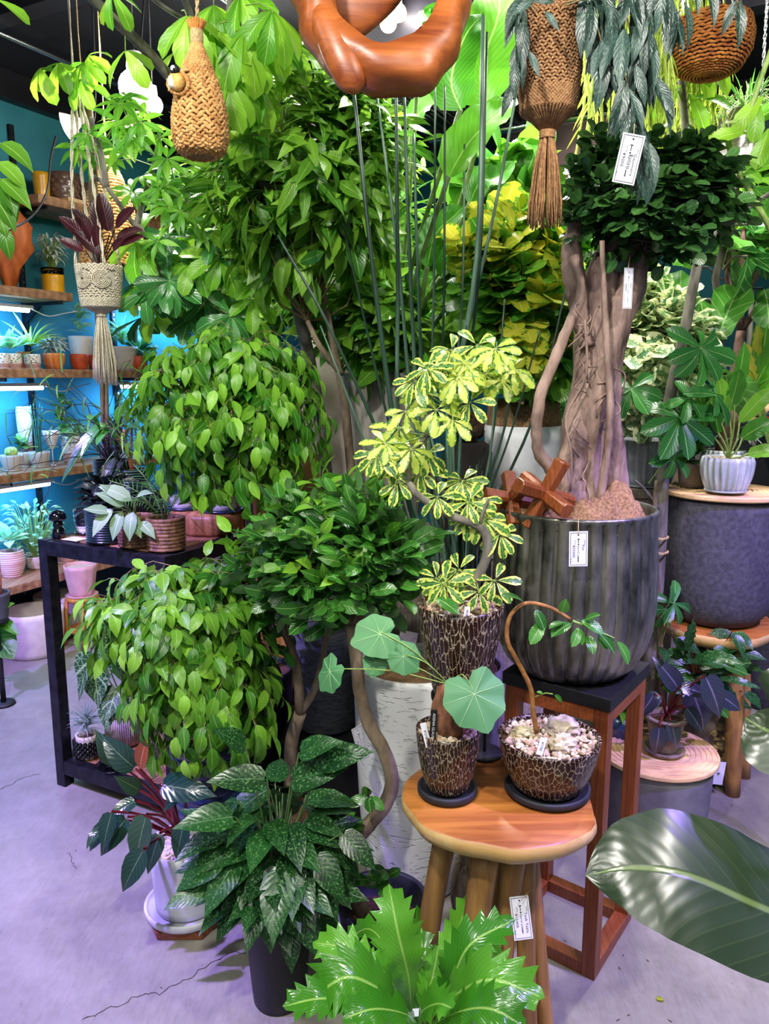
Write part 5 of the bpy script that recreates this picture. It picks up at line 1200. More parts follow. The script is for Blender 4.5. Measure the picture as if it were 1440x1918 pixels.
M_white_l = leafmat('whitish_green_leaf', '#7ac08a', '#d5f0c8', '#eef8e0', rough=.4, transl=.4, latstr=.1)  # mint to whitish leaf colour for the shelf plants
M_rubber = leafmat('big_rubber_leaf', '#2a3a26', '#39482f', '#6f8450', rough=.30, transl=.05, veinscale=13, latstr=.10, veinw=.014)
M_nest = leafmat('nest_fern_frond', '#34801a', '#6cb636', '#a9d868', rough=.2, transl=.32, veinscale=22, latstr=.18, veinw=.016)
M_fern = leafmat('fern_leaflet', '#3c8a2a', '#86c850', '#a8da78', rough=.4, transl=.4, latstr=0)
M_darkfern = leafmat('palm_leaflet', '#1c4f22', '#4c8f30', '#7bb04c', rough=.35, transl=.3, latstr=0)

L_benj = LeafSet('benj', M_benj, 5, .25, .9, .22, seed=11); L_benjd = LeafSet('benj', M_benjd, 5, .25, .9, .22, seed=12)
L_ret = LeafSet('round', M_retusa, 4, .2, .4, .08, seed=13)
L_pach = LeafSet('obov', M_pach, 4, .2, .9, .03, wave=.06, cross=2, seed=14); L_pachd = LeafSet('obov', M_pachd, 4, .2, .8, .03, wave=.05, cross=2, seed=15)
L_schv = LeafSet('obov', M_schv, 4, .15, .7, .16, seed=16); L_schy = LeafSet('obov', M_schy, 3, .15, .7, .16, seed=17)
L_sch = LeafSet('lance', M_sch, 4, .2, .7, .1, seed=18)
L_long = LeafSet('lance', M_long, 5, .22, .8, .14, seed=19)
L_bigov = LeafSet('benj', M_long, 4, .2, .7, .14, seed=20)
L_strap = LeafSet('strap', M_straw, 4, .3, 1.6, .0, seed=21); L_needle = LeafSet('needle', M_darkfern, 3, .2, .5, .0, seed=22)
L_ban = LeafSet('banana', M_banana, 3, .25, .7, .25, wave=.1, cross=2, seed=23)
L_clus = LeafSet('round', M_clusia, 4, .15, .3, .1, seed=24); L_clusy = LeafSet('round', M_clusiay, 3, .15, .3, .1, seed=25)
L_var = LeafSet('round', M_varieg, 4, .25, .5, .1, wave=.15, seed=26)
L_fid = LeafSet('fiddle', M_fiddle, 4, .18, .6, .06, wave=.12, cross=2, seed=27)
L_ag = LeafSet('spade', M_aglao, 4, .25, .8, .05, wave=.05, cross=1, seed=28)
L_burg = LeafSet('spade', M_burg, 4, .22, .5, .06, cross=2, seed=29)
L_bgy = LeafSet('rubber', M_burgundy, 3, .25, .5, .1, seed=30)
L_anth = LeafSet('heart', M_anth, 2, .12, .3, .0, cross=2, seed=31)
L_purp = LeafSet('spade', M_purple, 3, .2, .8, .05, cross=1, seed=32)
L_hoya = LeafSet('lance', M_hoya, 4, .25, .5, .05, cross=2, seed=33); L_hoyaw = LeafSet('rubber', M_hoya, 3, .3, .4, .05, cross=1, seed=34)
L_palel = LeafSet('benj', M_paleleaf, 3, .2, .5, .1, seed=35)
L_rh = LeafSet('needle', M_rhip, 3, .1, .4, .0, seed=36)
L_silv = LeafSet('lance', M_silver, 3, .2, 1.0, .0, seed=37)
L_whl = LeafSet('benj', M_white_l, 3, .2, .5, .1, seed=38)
L_darkov = LeafSet('oval', M_ficus_dk, 5, .2, .6, .14, seed=39)
L_fern = LeafSet('needle', M_fern, 3, .2, .4, .0, seed=40)
L_cop = LeafSet('rubber', M_copper, 2, .3, .3, .05, seed=41)

def bigleaf(P, pts, normal, width, mat, fold=.2, wave=.0, wn=6, jag=None, prof='banana', nst=16, cross=2, seed=0, label=None, stalk=None, hang=0.0, name='leaf'):
    """one large leaf of its own along a 3-D midrib; width in metres (whole)"""
    rn = random.Random(seed); st = prof_(prof); C = curve(pts, nst); n = len(C) - 1; nn = V(normal)
    def wat(t):
        for a, b in zip(st, st[1:]):
            if a[1] <= t <= b[1] or b[1] >= 1:
                if t <= b[1] + 1e-6: q = (t - a[1]) / max(1e-6, b[1] - a[1]); return max(0, a[0] + (b[0] - a[0]) * q)
        return 0
    wm = max(a[0] for a in st); vs = []; nc = cross; ncol = 2 * nc + 1; uvs = []; fs = []
    for i, c in enumerate(C):
        t = i / n; tg = (C[min(i + 1, n)] - C[max(i - 1, 0)]).normalized(); s = tg.cross(nn).normalized(); up = s.cross(tg)
        w = wat(t) / wm * width / 2
        for j in range(-nc, nc + 1):
            f = j / nc; ww = w
            if jag and abs(j) == nc and 0 < i < n: ww *= (1.0 + jag * (.5 if (i + (j > 0)) % 2 else -.75) * rn.uniform(.5, 1.3))
            z = ww * (fold * abs(f)) - hang * ww * f * f + wave * width * math.sin(t * wn * PI * 2 + (1.6 if j > 0 else 0) + seed) * abs(f) ** 1.5
            sh = (tg * (ww * .35 if (jag and abs(j) == nc and (i + (j > 0)) % 2) else 0))
            vs.append(P.l(c) + s * ww * f + up * z + sh)
    for i in range(n):
        for j in range(2 * nc):
            a = i * ncol + j; fs.append((a, a + 1, a + ncol + 1, a + ncol)); uvs += [(j / (2 * nc), i / n), ((j + 1) / (2 * nc), i / n), ((j + 1) / (2 * nc), (i + 1) / n), (j / (2 * nc), (i + 1) / n)]
    mb = MB().add(vs, fs, uvs)
    o = P.part(name, mb, mat, label=label)
    if stalk: obj('leaf_stalk', MB().tube([P.l(q) for q in curve(stalk[0], 8)], stalk[1], 7), stalk[2], o)
    return o
def bl(P, pix, normal, wpx, mat, **k):
    """pix: (u, v, Y) list from the leaf's base to its tip; wpx its width in picture pixels"""
    pts = [at(*q) for q in pix]; m = mpp(pts[len(pts) // 2]); return bigleaf(P, pts, normal, wpx * m, mat, **k)

# ------------------------------------------------------------------ A. nest fern at the front
FB = V((onz(783, 1905, .26).x, 1.27, 0))
pot('white_nursery_pot', 'white nursery pot of the jagged nest fern at the front', 'pot', FB, .055, .07, .16, M_white, .0, fill='soil')
nf = Plant('nest_fern', 'bright green nest fern with jagged glossy fronds before the teak stool', FB + Z_ * .15, 3)
fr_ = [([(770, 1905, 1.27), (765, 1830, 1.25), (745, 1745, 1.25), (728, 1655, 1.29)], 72, (0, -.9, .35), 0), ([(790, 1900, 1.28), (815, 1850, 1.30), (850, 1760, 1.36), (885, 1668, 1.44)], 46, (-.2, -.9, .4), 1),
 ([(795, 1905, 1.27), (840, 1850, 1.22), (880, 1770, 1.22), (965, 1722, 1.25)], 66, (-.3, -.6, .75), 2), ([(760, 1905, 1.26), (710, 1850, 1.20), (650, 1780, 1.22), (585, 1765, 1.24)], 58, (.25, -.6, .8), 3),
 ([(765, 1908, 1.24), (720, 1860, 1.13), (650, 1830, 1.10), (585, 1870, 1.09)], 92, (.2, -.5, .85), 4), ([(805, 1905, 1.24), (850, 1865, 1.14), (920, 1835, 1.10), (1020, 1870, 1.08)], 88, (-.1, -.5, .9), 5),
 ([(765, 1915, 1.22), (700, 1885, 1.12), (610, 1870, 1.08), (528, 1885, 1.06)], 64, (.1, -.4, .9), 6), ([(780, 1910, 1.26), (800, 1860, 1.24), (812, 1820, 1.26), (822, 1768, 1.28)], 50, (0, -.95, .3), 7),
 ([(765, 1910, 1.25), (740, 1850, 1.21), (715, 1815, 1.19), (695, 1782, 1.20)], 42, (.2, -.8, .5), 8), ([(790, 1925, 1.18), (760, 1900, 1.08), (700, 1890, 1.02), (640, 1910, 1.0)], 60, (.1, -.5, .9), 9),
 ([(800, 1925, 1.18), (860, 1895, 1.08), (920, 1890, 1.04), (985, 1925, 1.02)], 74, (-.1, -.5, .9), 10), ([(785, 1925, 1.18), (790, 1895, 1.10), (820, 1880, 1.06), (850, 1890, 1.03)], 56, (0, -.6, .8), 11),
 ([(800, 1890, 1.30), (870, 1820, 1.34), (915, 1780, 1.36), (935, 1835, 1.36)], 44, (0, -.5, .8), 12), ([(760, 1890, 1.30), (730, 1790, 1.36), (690, 1740, 1.42), (640, 1770, 1.46)], 36, (.2, -.6, .8), 13), ([(775, 1890, 1.32), (790, 1800, 1.40), (790, 1730, 1.46), (810, 1700, 1.52)], 40, (0, -.9, .3), 14)]
for pix, w, nrm, sd in fr_:
    bl(nf, pix, nrm, w * 1.22, M_nest, fold=.30, wave=.06, wn=4.3, jag=.36, prof='obov', nst=26, seed=sd, name='frond')
nf.finish()
plant_label('small white label stuck in the crown of the nest fern', at(785, 1896, 1.14), .022, .012, M_white, (-.3, -.1, 0), None)
# ------------------------------------------------------------------ B. large leaves reaching in from the right
rb_ = Plant('rubber_plant', 'potted rubber plant whose huge blurred olive leaves reach in from the right edge', V((.92, .95, 0)), 4)
pot('dark_planter', 'x', 'planter', V((.92, .95, 0)), .12, .15, .30, M_charc, parent=rb_.o)
rb_.tube('stem', [(.92, .95, .28), (.91, .95, .7), (.90, .96, 1.15)], [.014, .011, .007], M_greenstem)
bl(rb_, [(1560, 1745, .88), (1440, 1705, .88), (1290, 1640, .89), (1180, 1625, .90), (1096, 1640, .91)], (.05, -.62, .8), 258, M_rubber, fold=.12, wave=.012, wn=5, prof='banana', nst=22, cross=3, seed=1, hang=.15, label='blurred huge olive leaf across the lower right')
bl(rb_, [(1600, 1330, .92), (1520, 1340, .93), (1450, 1370, .95), (1395, 1345, .98)], (-.1, -.75, .6), 210, M_rubber, fold=.15, wave=.02, wn=4, prof='banana', nst=18, cross=3, seed=2, hang=.2)
for k, (p, q) in enumerate(((V((.91, .95, .62)), at(1560, 1745, .88)), (V((.905, .955, .9)), at(1600, 1330, .92)))): rb_.twig(curve([p, lerp(p, q, .5) + Z_ * .03, q], 6), .005, 6)
for k in range(5): 
    a = k * 1.3; rb_.leaf(L_fid, (.90, .96, .8 + .08 * k), V((.5 + .3 * math.cos(a), .4 * math.sin(a) + .2, .3)), (0, 0, 1), .2)
rb_.finish(M_greenstem)
# ------------------------------------------------------------------ C. mottled foliage plant in the tall black pot
ag = Plant('aglaonema', 'mottled dark green foliage plant filling the tall matte black pot', AG + Z_ * .262, 21)
rn = random.Random(77); hub = AG + Z_ * .27
ctr = at(515, 1560, 1.60)
for k in range(118):
    d = rv(rn, -.75, 1); 
    if d.y > .3 and rn.random() < .6: d.y = -d.y
    tt = rn.uniform(.35, 1) ** .5
    tip = ctr + V((d.x * .19, d.y * .17, d.z * .19)) * tt
    s_ = hub + V((rn.uniform(-.03, .03), rn.uniform(-.03, .03), 0)); out = (tip - s_); h = V((out.x, out.y, 0))
    base = lerp(s_, tip, .72) + Z_ * .02
    ag.twig([s_, lerp(s_, base, .55) + V((0, 0, .02)), base], [.0026, .0022, .0016], 4)
    dd = (h.normalized() if h.length > .01 else V((0, -1, 0))) * .8 + V((0, 0, rn.uniform(-.75, .25))) + rv(rn) * .25
    ag.leaf(L_ag, base, dd, V((0, -.25, 1)) + h * 2 + rv(rn) * .2, rn.uniform(.095, .135))
for (u, v, du, dv, s) in [(545, 1465, 110, -40, .12), (560, 1410, 75, -30, .115), (500, 1460, -110, -5, .13), (440, 1530, -90, 10, .12), (420, 1600, -90, 60, .12), (400, 1650, -60, 30, .11), (520, 1660, 35, 70, .12), (560, 1690, 20, 60, .10), (505, 1690, 0, 90, .10), (545, 1740, 0, 60, .08), (590, 1600, 40, 60, .11), (640, 1560, 60, 60, .11), (460, 1400, -40, -30, .10), (600, 1430, 80, -30, .11)]:
    a = at(u, v, 1.50); b_ = at(u + du, v + dv, 1.46); ag.twig([hub + V((0, 0, .01)), lerp(hub, a, .6) + Z_ * .02, a], .0022, 4); ag.leaf(L_ag, a, b_ - a, (0, -.6, .8), s)
ag.finish(M_greenstem)
# ------------------------------------------------------------------ D. dark philodendron in the white pot
ph = Plant('dark_philodendron', 'dark red-stemmed philodendron in the smooth white pot', PW + Z_ * .20, 22)
hub = PW + V((.0, 0, .215))
ph.part('stem', MB().tube([ph.l(hub), ph.l(at(330, 1540, 1.87)), ph.l(at(322, 1500, 1.86)), ph.l(at(318, 1470, 1.86))], [.012, .010, .008, .006], 9), M_redstem)
spec = [(200, 1540, 165, 1590, .085, 1.74), (210, 1520, 190, 1585, .10, 1.70), (275, 1525, 250, 1605, .12, 1.66), (240, 1530, 200, 1575, .11, 1.72), (255, 1500, 215, 1520, .08, 1.76), (270, 1590, 228, 1662, .115, 1.62), (300, 1470, 385, 1482, .105, 1.78), (345, 1540, 330, 1600, .085, 1.72), (370, 1520, 400, 1570, .085, 1.75), (300, 1560, 285, 1600, .09, 1.72), (255, 1440, 190, 1390, .13, 1.86), (262, 1440, 268, 1395, .06, 1.84), (262, 1480, 235, 1465, .08, 1.85), (190, 1550, 170, 1570, .06, 1.72), (350, 1470, 300, 1520, .09, 1.83), (225, 1430, 185, 1385, .12, 1.9)]
for i, (u, v, u2, v2, s, Y) in enumerate(spec):
    a = at(u, v, Y); b_ = at(u2, v2, Y - .03); L_ = L_cop if i == 11 else L_burg; s = max(s, (b_ - a).length * 1.02)
    ph.leaf(L_, a, b_ - a, V((-.15, -.75, .6)) + rv(rn) * .15, s); ph.twig(curve([hub, lerp(hub, a, .5) + Z_ * .03, a], 5), .0035, 5)
ph.finish(M_redstem)
# ------------------------------------------------------------------ E. S-curved fig
SF = Plant('curved_fig_tree', 'fig tree with a snaking S-shaped trunk growing from the wide black bowl', BW + Z_ * .07, 31)
tr = curve([at(692, 1722, 1.77), at(668, 1690, 1.765), at(650, 1640, 1.76), at(656, 1590, 1.76), at(690, 1545, 1.76), at(722, 1505, 1.765), at(734, 1460, 1.77), at(718, 1405, 1.775), at(690, 1355, 1.78), at(674, 1295, 1.79), at(667, 1230, 1.80), at(656, 1170, 1.81)], 60)
SF.tube('trunk', tr, [.021 - .006 * i / len(tr) for i in range(len(tr))], M_bark, seg=14, bump=.05)
hubs = [at(600, 1100, 1.83), at(640, 1085, 1.80), at(700, 1090, 1.84), at(730, 1070, 1.80), at(660, 1050, 1.88), at(570, 1060, 1.86)]
for h in hubs: SF.part('branch', MB().tube([SF.l(q) for q in curve([at(656, 1175, 1.81), lerp(at(656, 1175, 1.81), h, .5) + V((0, 0, .01)), h], 8)], rads(.011, .005, 9), 9, bump=.05), M_bark)
crown(SF, hubs, at(632, 1035, 1.84), (.235, .20, .165), 150, L_darkov, .060, per=7, tl=.10, grav=.1, up=.45, shell=.5, spreadang=.9, front=.5)
for (u, v, Y, n_) in [(620, 1530, 1.73, 9), (690, 1480, 1.70, 4), (640, 1640, 1.72, 5), (725, 1630, 1.76, 7)]:
    a = at(u + 45 if u < 690 else u, v + 20, 1.77); b_ = at(u, v, Y); SF.twig([a, lerp(a, b_, .5), b_], .003, 5)
    for k in range(n_): SF.leaf(L_darkov, lerp(a, b_, rn.uniform(.3, 1)), V((rn.uniform(-1, .6), -.4, rn.uniform(-.4, .7))), (0, -.8, .6), .05)
crown(SF, hubs, at(590, 1000, 1.80), (.20, .16, .13), 26, L_benj, .055, per=5, tl=.09, grav=.2, up=.4, shell=.7, front=.6)
SF.finish(M_bark)
# ------------------------------------------------------------------ F. forked fig behind it
FF = Plant('forked_fig_tree', 'fig tree with a forked pale trunk in front of the grey planter', V((-.27, 2.05, 0)), 32)
pot('x', 'x', 'pot', V((-.27, 2.05, 0)), .075, .095, .22, M_blackmatte, parent=FF.o)
fk = at(562, 1335, 2.04)
FF.tube('trunk', curve([(-.27, 2.05, .2), at(545, 1400, 2.06), fk], 10), rads(.021, .018, 11), M_bark, seg=12, bump=.05)
FF.tube('branch', curve([fk, at(558, 1270, 2.03), at(546, 1215, 2.03), at(520, 1160, 2.03), at(500, 1110, 2.0)], 12), rads(.015, .008, 13), M_bark, seg=10, bump=.05)
FF.tube('branch', curve([fk, at(590, 1290, 2.04), at(606, 1225, 2.03), at(612, 1170, 2.0), at(620, 1100, 1.98)], 12), rads(.012, .007, 13), M_bark, seg=10, bump=.05)
crown(FF, [at(500, 1110, 2.0), at(560, 1080, 2.0), at(620, 1050, 1.98), at(540, 1000, 2.0)], at(615, 965, 1.99), (.17, .20, .12), 62, L_benj, .064, per=6, tl=.10, grav=.3, up=.5, shell=.4, leafdown=.35, front=.4)
FF.finish(M_bark)
# ------------------------------------------------------------------ G/H. weeping figs
UF = Plant('weeping_fig', 'weeping fig with round glossy crown above the striped pots', UB + Z_ * .48, 41)
ut = [UB + Z_ * .48, UB + V((.0, 0, .8)), at(464, 930, 2.38), at(455, 840, 2.34), at(430, 760, 2.32)]
UF.tube('trunk', curve(ut, 16), rads(.016, .012, 17), M_barkgrey, seg=12, bump=.04)
hubs = [at(430, 760, 2.32), at(400, 720, 2.3), at(470, 730, 2.3), at(440, 670, 2.34), at(360, 760, 2.3), at(520, 780, 2.3)]
for h in hubs[1:]: UF.part('branch', MB().tube([UF.l(q) for q in curve([at(452, 830, 2.34), lerp(at(452, 830, 2.34), h, .5) + V((0, 0, .02)), h], 6)], rads(.008, .004, 7), 7), M_barkgrey)
crown(UF, hubs, at(428, 742, 2.25), (.30, .26, .25), 190, L_benj, .060, per=6, tl=.13, grav=.9, up=.2, shell=.72, leafdown=.95, front=.6)
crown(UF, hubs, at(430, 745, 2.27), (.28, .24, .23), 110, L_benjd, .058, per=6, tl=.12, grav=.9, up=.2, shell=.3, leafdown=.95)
UF.finish(M_twig)
LF = Plant('weeping_fig', 'lower spreading weeping fig with lime leaves over the metal table leg', LB + Z_ * .38, 42)
for k, pts in enumerate(([LB + Z_ * .38, at(400, 1330, 2.08), at(380, 1230, 2.02), at(360, 1140, 2.0)], [LB + V((.02, 0, .38)), at(440, 1300, 2.1), at(430, 1180, 2.0), at(470, 1090, 2.0)], [LB + V((-.02, 0, .38)), at(360, 1310, 2.08), at(300, 1200, 1.98), at(260, 1120, 1.98)])):
    LF.tube('trunk', curve(pts, 12), rads(.011, .006, 13), M_barkgrey, seg=9, bump=.04)
hubs = [at(360, 1140, 2.0), at(470, 1090, 2.0), at(260, 1120, 1.98), at(380, 1240, 2.0), at(330, 1300, 1.98), at(430, 1250, 1.98)]
crown(LF, hubs, at(330, 1135, 1.96), (.25, .20, .165), 150, L_benj, .062, per=6, tl=.12, grav=.7, up=.4, shell=.6, leafdown=.8, front=.6)
crown(LF, hubs, at(385, 1285, 1.92), (.20, .18, .17), 130, L_benj, .062, per=6, tl=.12, grav=.7, up=.4, shell=.6, leafdown=.85, front=.6)
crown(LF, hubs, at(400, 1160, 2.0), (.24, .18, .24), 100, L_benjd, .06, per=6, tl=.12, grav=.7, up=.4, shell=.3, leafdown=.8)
LF.finish(M_twig)
# ------------------------------------------------------------------ I. variegated umbrella plant in the raised pot
VU = Plant('umbrella_plant', 'yellow and green variegated umbrella plant with a bent bonsai trunk', VP + Z_ * .19, 51)
YY = 1.60
tk = curve([at(872, 1118, 1.615), at(893, 1085, 1.60), at(910, 1045, 1.59), at(912, 1010, 1.585), at(895, 985, 1.585), at(850, 968, 1.59), at(808, 945, 1.60), at(780, 925, 1.60), at(762, 900, 1.61)], 30)
VU.tube('trunk', tk, rads(.0115, .007, len(tk)), M_barkgrey, seg=12, bump=.05)
VU.tube('branch', curve([at(765, 905, 1.61), at(768, 860, 1.61), at(800, 815, 1.62), at(850, 770, 1.64), at(880, 720, 1.65)], 14), rads(.007, .004, 15), M_barkgrey, seg=9, bump=.05)
VU.tube('branch', curve([at(897, 985, 1.585), at(905, 960, 1.58), at(915, 935, 1.58)], 6), rads(.005, .003, 7), M_barkgrey, seg=8)
wh = [(747, 800), (770, 840), (707, 850), (745, 903), (787, 880), (867, 900), (877, 940), (820, 930), (880, 753), (930, 670), (857, 707), (777, 713), (790, 737), (817, 767), (893, 647), (927, 653), (847, 787), (830, 687), (940, 713), (877, 965), (905, 972), (937, 1000), (927, 1087), (897, 1107), (833, 1093), (817, 1083), (860, 1067), (722, 830), (760, 770), (800, 690), (905, 700), (960, 690), (845, 655), (870, 680), (800, 850), (735, 870), (900, 935), (915, 960)]
for i, (u, v) in enumerate(wh):
    Y = 1.60 + rn.uniform(-.06, .05); c = at(u, v, Y); tnear = min(tk + [at(800, 815, 1.62), at(850, 770, 1.64), at(880, 720, 1.65)], key=lambda q: (q - c).length)
    VU.twig(curve([tnear, lerp(tnear, c, .6) - Z_ * .006, c], 5), .0017, 5)
    whorl(VU, c, V((rn.uniform(-.4, .4), -.75, .6)), rn.choice((6, 7, 8)), L_schy if (i % 3 != 2 and v < 850) else L_schv, rn.uniform(.043, .054), tilt=1.4, droop=.45)
VU.finish(M_twiggreen)
# one dark leaf that lies over the raised pot's gravel
dl = Plant('fallen_leaf', 'dark glossy fig leaf drooping over the gravel of the raised pot', at(820, 1120, 1.54), 1, 'leaf'); dl.leaf(L_darkov, at(812, 1118, 1.55), at(866, 1142, 1.50) - at(812, 1118, 1.55), (.1, -.6, .8), .06); dl.finish()
# ------------------------------------------------------------------ J. big fig in the zinc planter
BF = Plant('old_fig_tree', 'old fig with braided aerial-root trunk in the zinc planter', ZP + Z_ * .385, 61)
def tk_(pix, r, seed, name='trunk', seg=22, n=44, bump=.02):
    c = curve([at(*q) for q in pix], n); m = len(c); rr = [r[min(len(r) - 1, int(i / m * len(r)))] for i in range(m)]
    rr = [(rr[max(0, i - 2)] + rr[max(0, i - 1)] + rr[i] + rr[min(m - 1, i + 1)] + rr[min(m - 1, i + 2)]) / 5 for i in range(m)]
    mb = MB().tube([BF.l(q) for q in c], rr, seg, bump=bump, seed=seed)
    mb.v = [tuple(V(p) + mnoise.noise_vector(V((p[0] * 26, p[1] * 26, p[2] * 9 + seed))) * min(.011, max(rr) * .28) + mnoise.noise_vector(V(p) * 70) * min(.003, max(rr) * .12)) for p in mb.v]
    return BF.part(name, mb, M_ficusbark)
tk_([(1062, 965, 1.83), (1066, 900, 1.84), (1078, 830, 1.85), (1095, 740, 1.86), (1112, 650, 1.87), (1118, 570, 1.88), (1135, 500, 1.88), (1150, 440, 1.88)], [.050, .040, .037, .038, .042, .040, .036, .030], 1)
tk_([(1145, 960, 1.87), (1140, 880, 1.87), (1135, 800, 1.87), (1128, 700, 1.88), (1140, 620, 1.88), (1165, 560, 1.88), (1190, 490, 1.88), (1205, 430, 1.88)], [.048, .043, .042, .044, .048, .045, .037, .030], 2)
tk_([(1100, 965, 1.84), (1104, 880, 1.85), (1108, 780, 1.84), (1130, 700, 1.84), (1150, 620, 1.85), (1160, 560, 1.86)], [.030, .032, .034, .034, .03, .026], 3)
tk_([(1100, 650, 1.84), (1085, 600, 1.85), (1078, 540, 1.86), (1070, 470, 1.87), (1082, 420, 1.88)], [.02, .024, .026, .024, .02], 4)
tk_([(1072, 480, 1.83), (1088, 540, 1.82), (1070, 600, 1.82), (1046, 660, 1.82), (1018, 730, 1.82), (1005, 800, 1.82), (1008, 845, 1.82), (1030, 875, 1.82), (1052, 905, 1.82), (1060, 960, 1.82)], [.010, .011, .012, .013, .013, .014, .014, .016, .022, .026], 5, 'aerial_root')
tk_([(1128, 450, 1.80), (1130, 540, 1.795), (1135, 620, 1.79), (1140, 700, 1.79), (1143, 780, 1.79), (1136, 860, 1.79), (1122, 940, 1.80)], [.006, .007, .008, .009, .009, .009, .010], 6, 'aerial_root', 9)
tk_([(1095, 600, 1.79), (1098, 700, 1.79), (1060, 780, 1.795), (1070, 850, 1.79), (1068, 920, 1.79)], [.003, .0025, .003, .0025], 7, 'aerial_root', 7, 18, 0)
for k in range(22):
    u, v = rn.uniform(1060, 1160), rn.uniform(560, 930); tk_([(u, v, 1.81), (u + rn.uniform(-22, 22), v + rn.uniform(5, 30), 1.795), (u + rn.uniform(-30, 30), v + rn.uniform(25, 55), 1.805)], [.0022, .002], k + 9, 'fine_root', 5, 8, 0)
crown(BF, [at(1150, 440, 1.88), at(1205, 430, 1.88), at(1250, 380, 1.88), at(1120, 380, 1.88), at(1300, 340, 1.86), at(1340, 300, 1.86)], at(1222, 378, 1.86), (.215, .18, .145), 220, L_ret, .037, per=9, tl=.085, grav=.2, up=.7, shell=.35, front=.5, spreadang=1.1)
crown(BF, [at(1150, 440, 1.88), at(1120, 400, 1.88)], at(1125, 330, 1.87), (.07, .1, .10), 30, L_ret, .036, per=8, tl=.07, grav=.2, up=.7, shell=.3)
BF.finish(M_barkdark)
# ------------------------------------------------------------------ K. rush-like strelitzia
RJ = Plant('rush_strelitzia', 'rush-like strelitzia with tall dark leafless stems rising to the carved ring', JB + Z_ * .53, 71)
stems = [((660, 150), (705, 560), (757, 905), 6.5, 1.95, 1), ((706, 180), (745, 480), (772, 760), 4.5, 2.2, 0), ((741, 130), (745, 480), (750, 860), 5.5, 2.05, 0), ((757, 175), (765, 420), (783, 780), 5, 2.15, 0), ((775, 250), (782, 500), (795, 760), 4.5, 2.2, 0),
 ((905, 30), (893, 480), (845, 780), 7, 2.1, 0), ((912, 60), (898, 500), (862, 820), 4, 2.15, 1), ((833, 160), (832, 500), (828, 820), 3.5, 2.2, 1), ((815, 150), (813, 500), (808, 800), 3.2, 2.25, 0), ((980, 100), (925, 400), (840, 800), 4.5, 2.25, 0),
 ((520, 440), (620, 620), (735, 880), 4.2, 1.98, 1), ((600, 610), (650, 740), (705, 880), 3, 2.0, 0), ((620, 330), (660, 500), (730, 800), 3, 2.3, 1), ((870, 270), (865, 560), (842, 850), 3.4, 2.3, 0), ((1065, 520), (1000, 780), (895, 1010), 4, 2.0, 1), ((1010, 620), (960, 800), (890, 1000), 3, 2.02, 1), ((962, 640), (945, 800), (885, 1000), 3.4, 2.04, 1), ((945, 560), (925, 800), (893, 980), 3, 2.06, 1), ((930, 640), (918, 850), (882, 1000), 3, 2.05, 0), ((850, 640), (848, 800), (850, 960), 4, 2.1, 0), ((870, 600), (862, 800), (856, 960), 3.6, 2.1, 0), ((836, 700), (838, 850), (848, 980), 4, 2.12, 0), ((795, 760), (825, 900), (850, 1020), 4, 2.1, 0), ((775, 820), (808, 940), (848, 1050), 3.4, 2.06, 1)]
for k, (a, b_, c, w, Y, dk) in enumerate(stems):
    base = JB + V((rn.uniform(-.06, .06), rn.uniform(-.06, .06), .53)); A = at(a[0], a[1], Y); Bq = at(b_[0], b_[1], Y); Cq = at(c[0], c[1], Y + .08)
    pts = curve([base, lerp(base, Cq, .55), Cq, Bq, A], 20); m = mpp(Bq) * w; RJ.part('stem', MB().tube([RJ.l(q) for q in pts], [m * (.85 if i < 10 else .85 - .35 * (i - 10) / max(1, len(pts) - 11)) for i in range(len(pts))], 8), M_rushdark if dk else M_rush)
for k in range(46):
    base = JB + V((rn.uniform(-.07, .07), rn.uniform(-.07, .07), .53)); t_ = at(rn.uniform(835, 935), rn.uniform(830, 960), 2.25); RJ.part('stem', MB().tube([RJ.l(q) for q in curve([base, lerp(base, t_, .5), t_], 6)], rads(.006, .002, 7), 6), M_rushdark if k % 3 else M_rush)
RJ.finish()
# ------------------------------------------------------------------ L. banana-like strelitzia
BN = Plant('giant_strelitzia', 'giant white-bird plant with broad paddle leaves in the tapered planter', cz + Z_ * .55, 72)
hb = cz + Z_ * .55
bs = [([(915, 200, 2.5), (900, 130, 2.5), (935, 20, 2.52), (930, -90, 2.6)], 115, (-.2, -.9, .3)), ([(790, 20, 2.6), (830, 60, 2.6), (870, -40, 2.6)], 90, (.2, -.9, .3)), ([(840, 330, 2.3), (880, 265, 2.3), (930, 215, 2.32), (968, 185, 2.35)], 95, (-.4, -.8, .5)), ([(862, 205, 2.4), (845, 150, 2.4), (870, 70, 2.4), (905, 25, 2.42)], 92, (-.2, -.9, .3)),
 ([(800, 500, 2.5), (815, 440, 2.5), (850, 405, 2.5), (870, 385, 2.5)], 58, (-.3, -.8, .5)), ([(825, 520, 2.6), (850, 470, 2.6), (870, 440, 2.6), (905, 400, 2.6)], 46, (-.3, -.8, .5)), ([(770, 230, 2.8), (800, 200, 2.8), (850, 190, 2.8)], 60, (0, -.6, .8)), ([(985, 330, 2.7), (1000, 280, 2.7), (960, 290, 2.7), (905, 320, 2.7)], 60, (0, -.6, .8)), ([(880, 380, 2.6), (900, 340, 2.6), (935, 330, 2.6), (965, 300, 2.6)], 55, (0, -.8, .5)), ([(1000, 330, 3.0), (1010, 250, 3.0), (1005, 180, 3.0)], 60, (0, -.8, .5)), ([(640, 90, 2.9), (610, 40, 2.9), (560, -20, 2.9)], 90, (0, -.8, .5))]
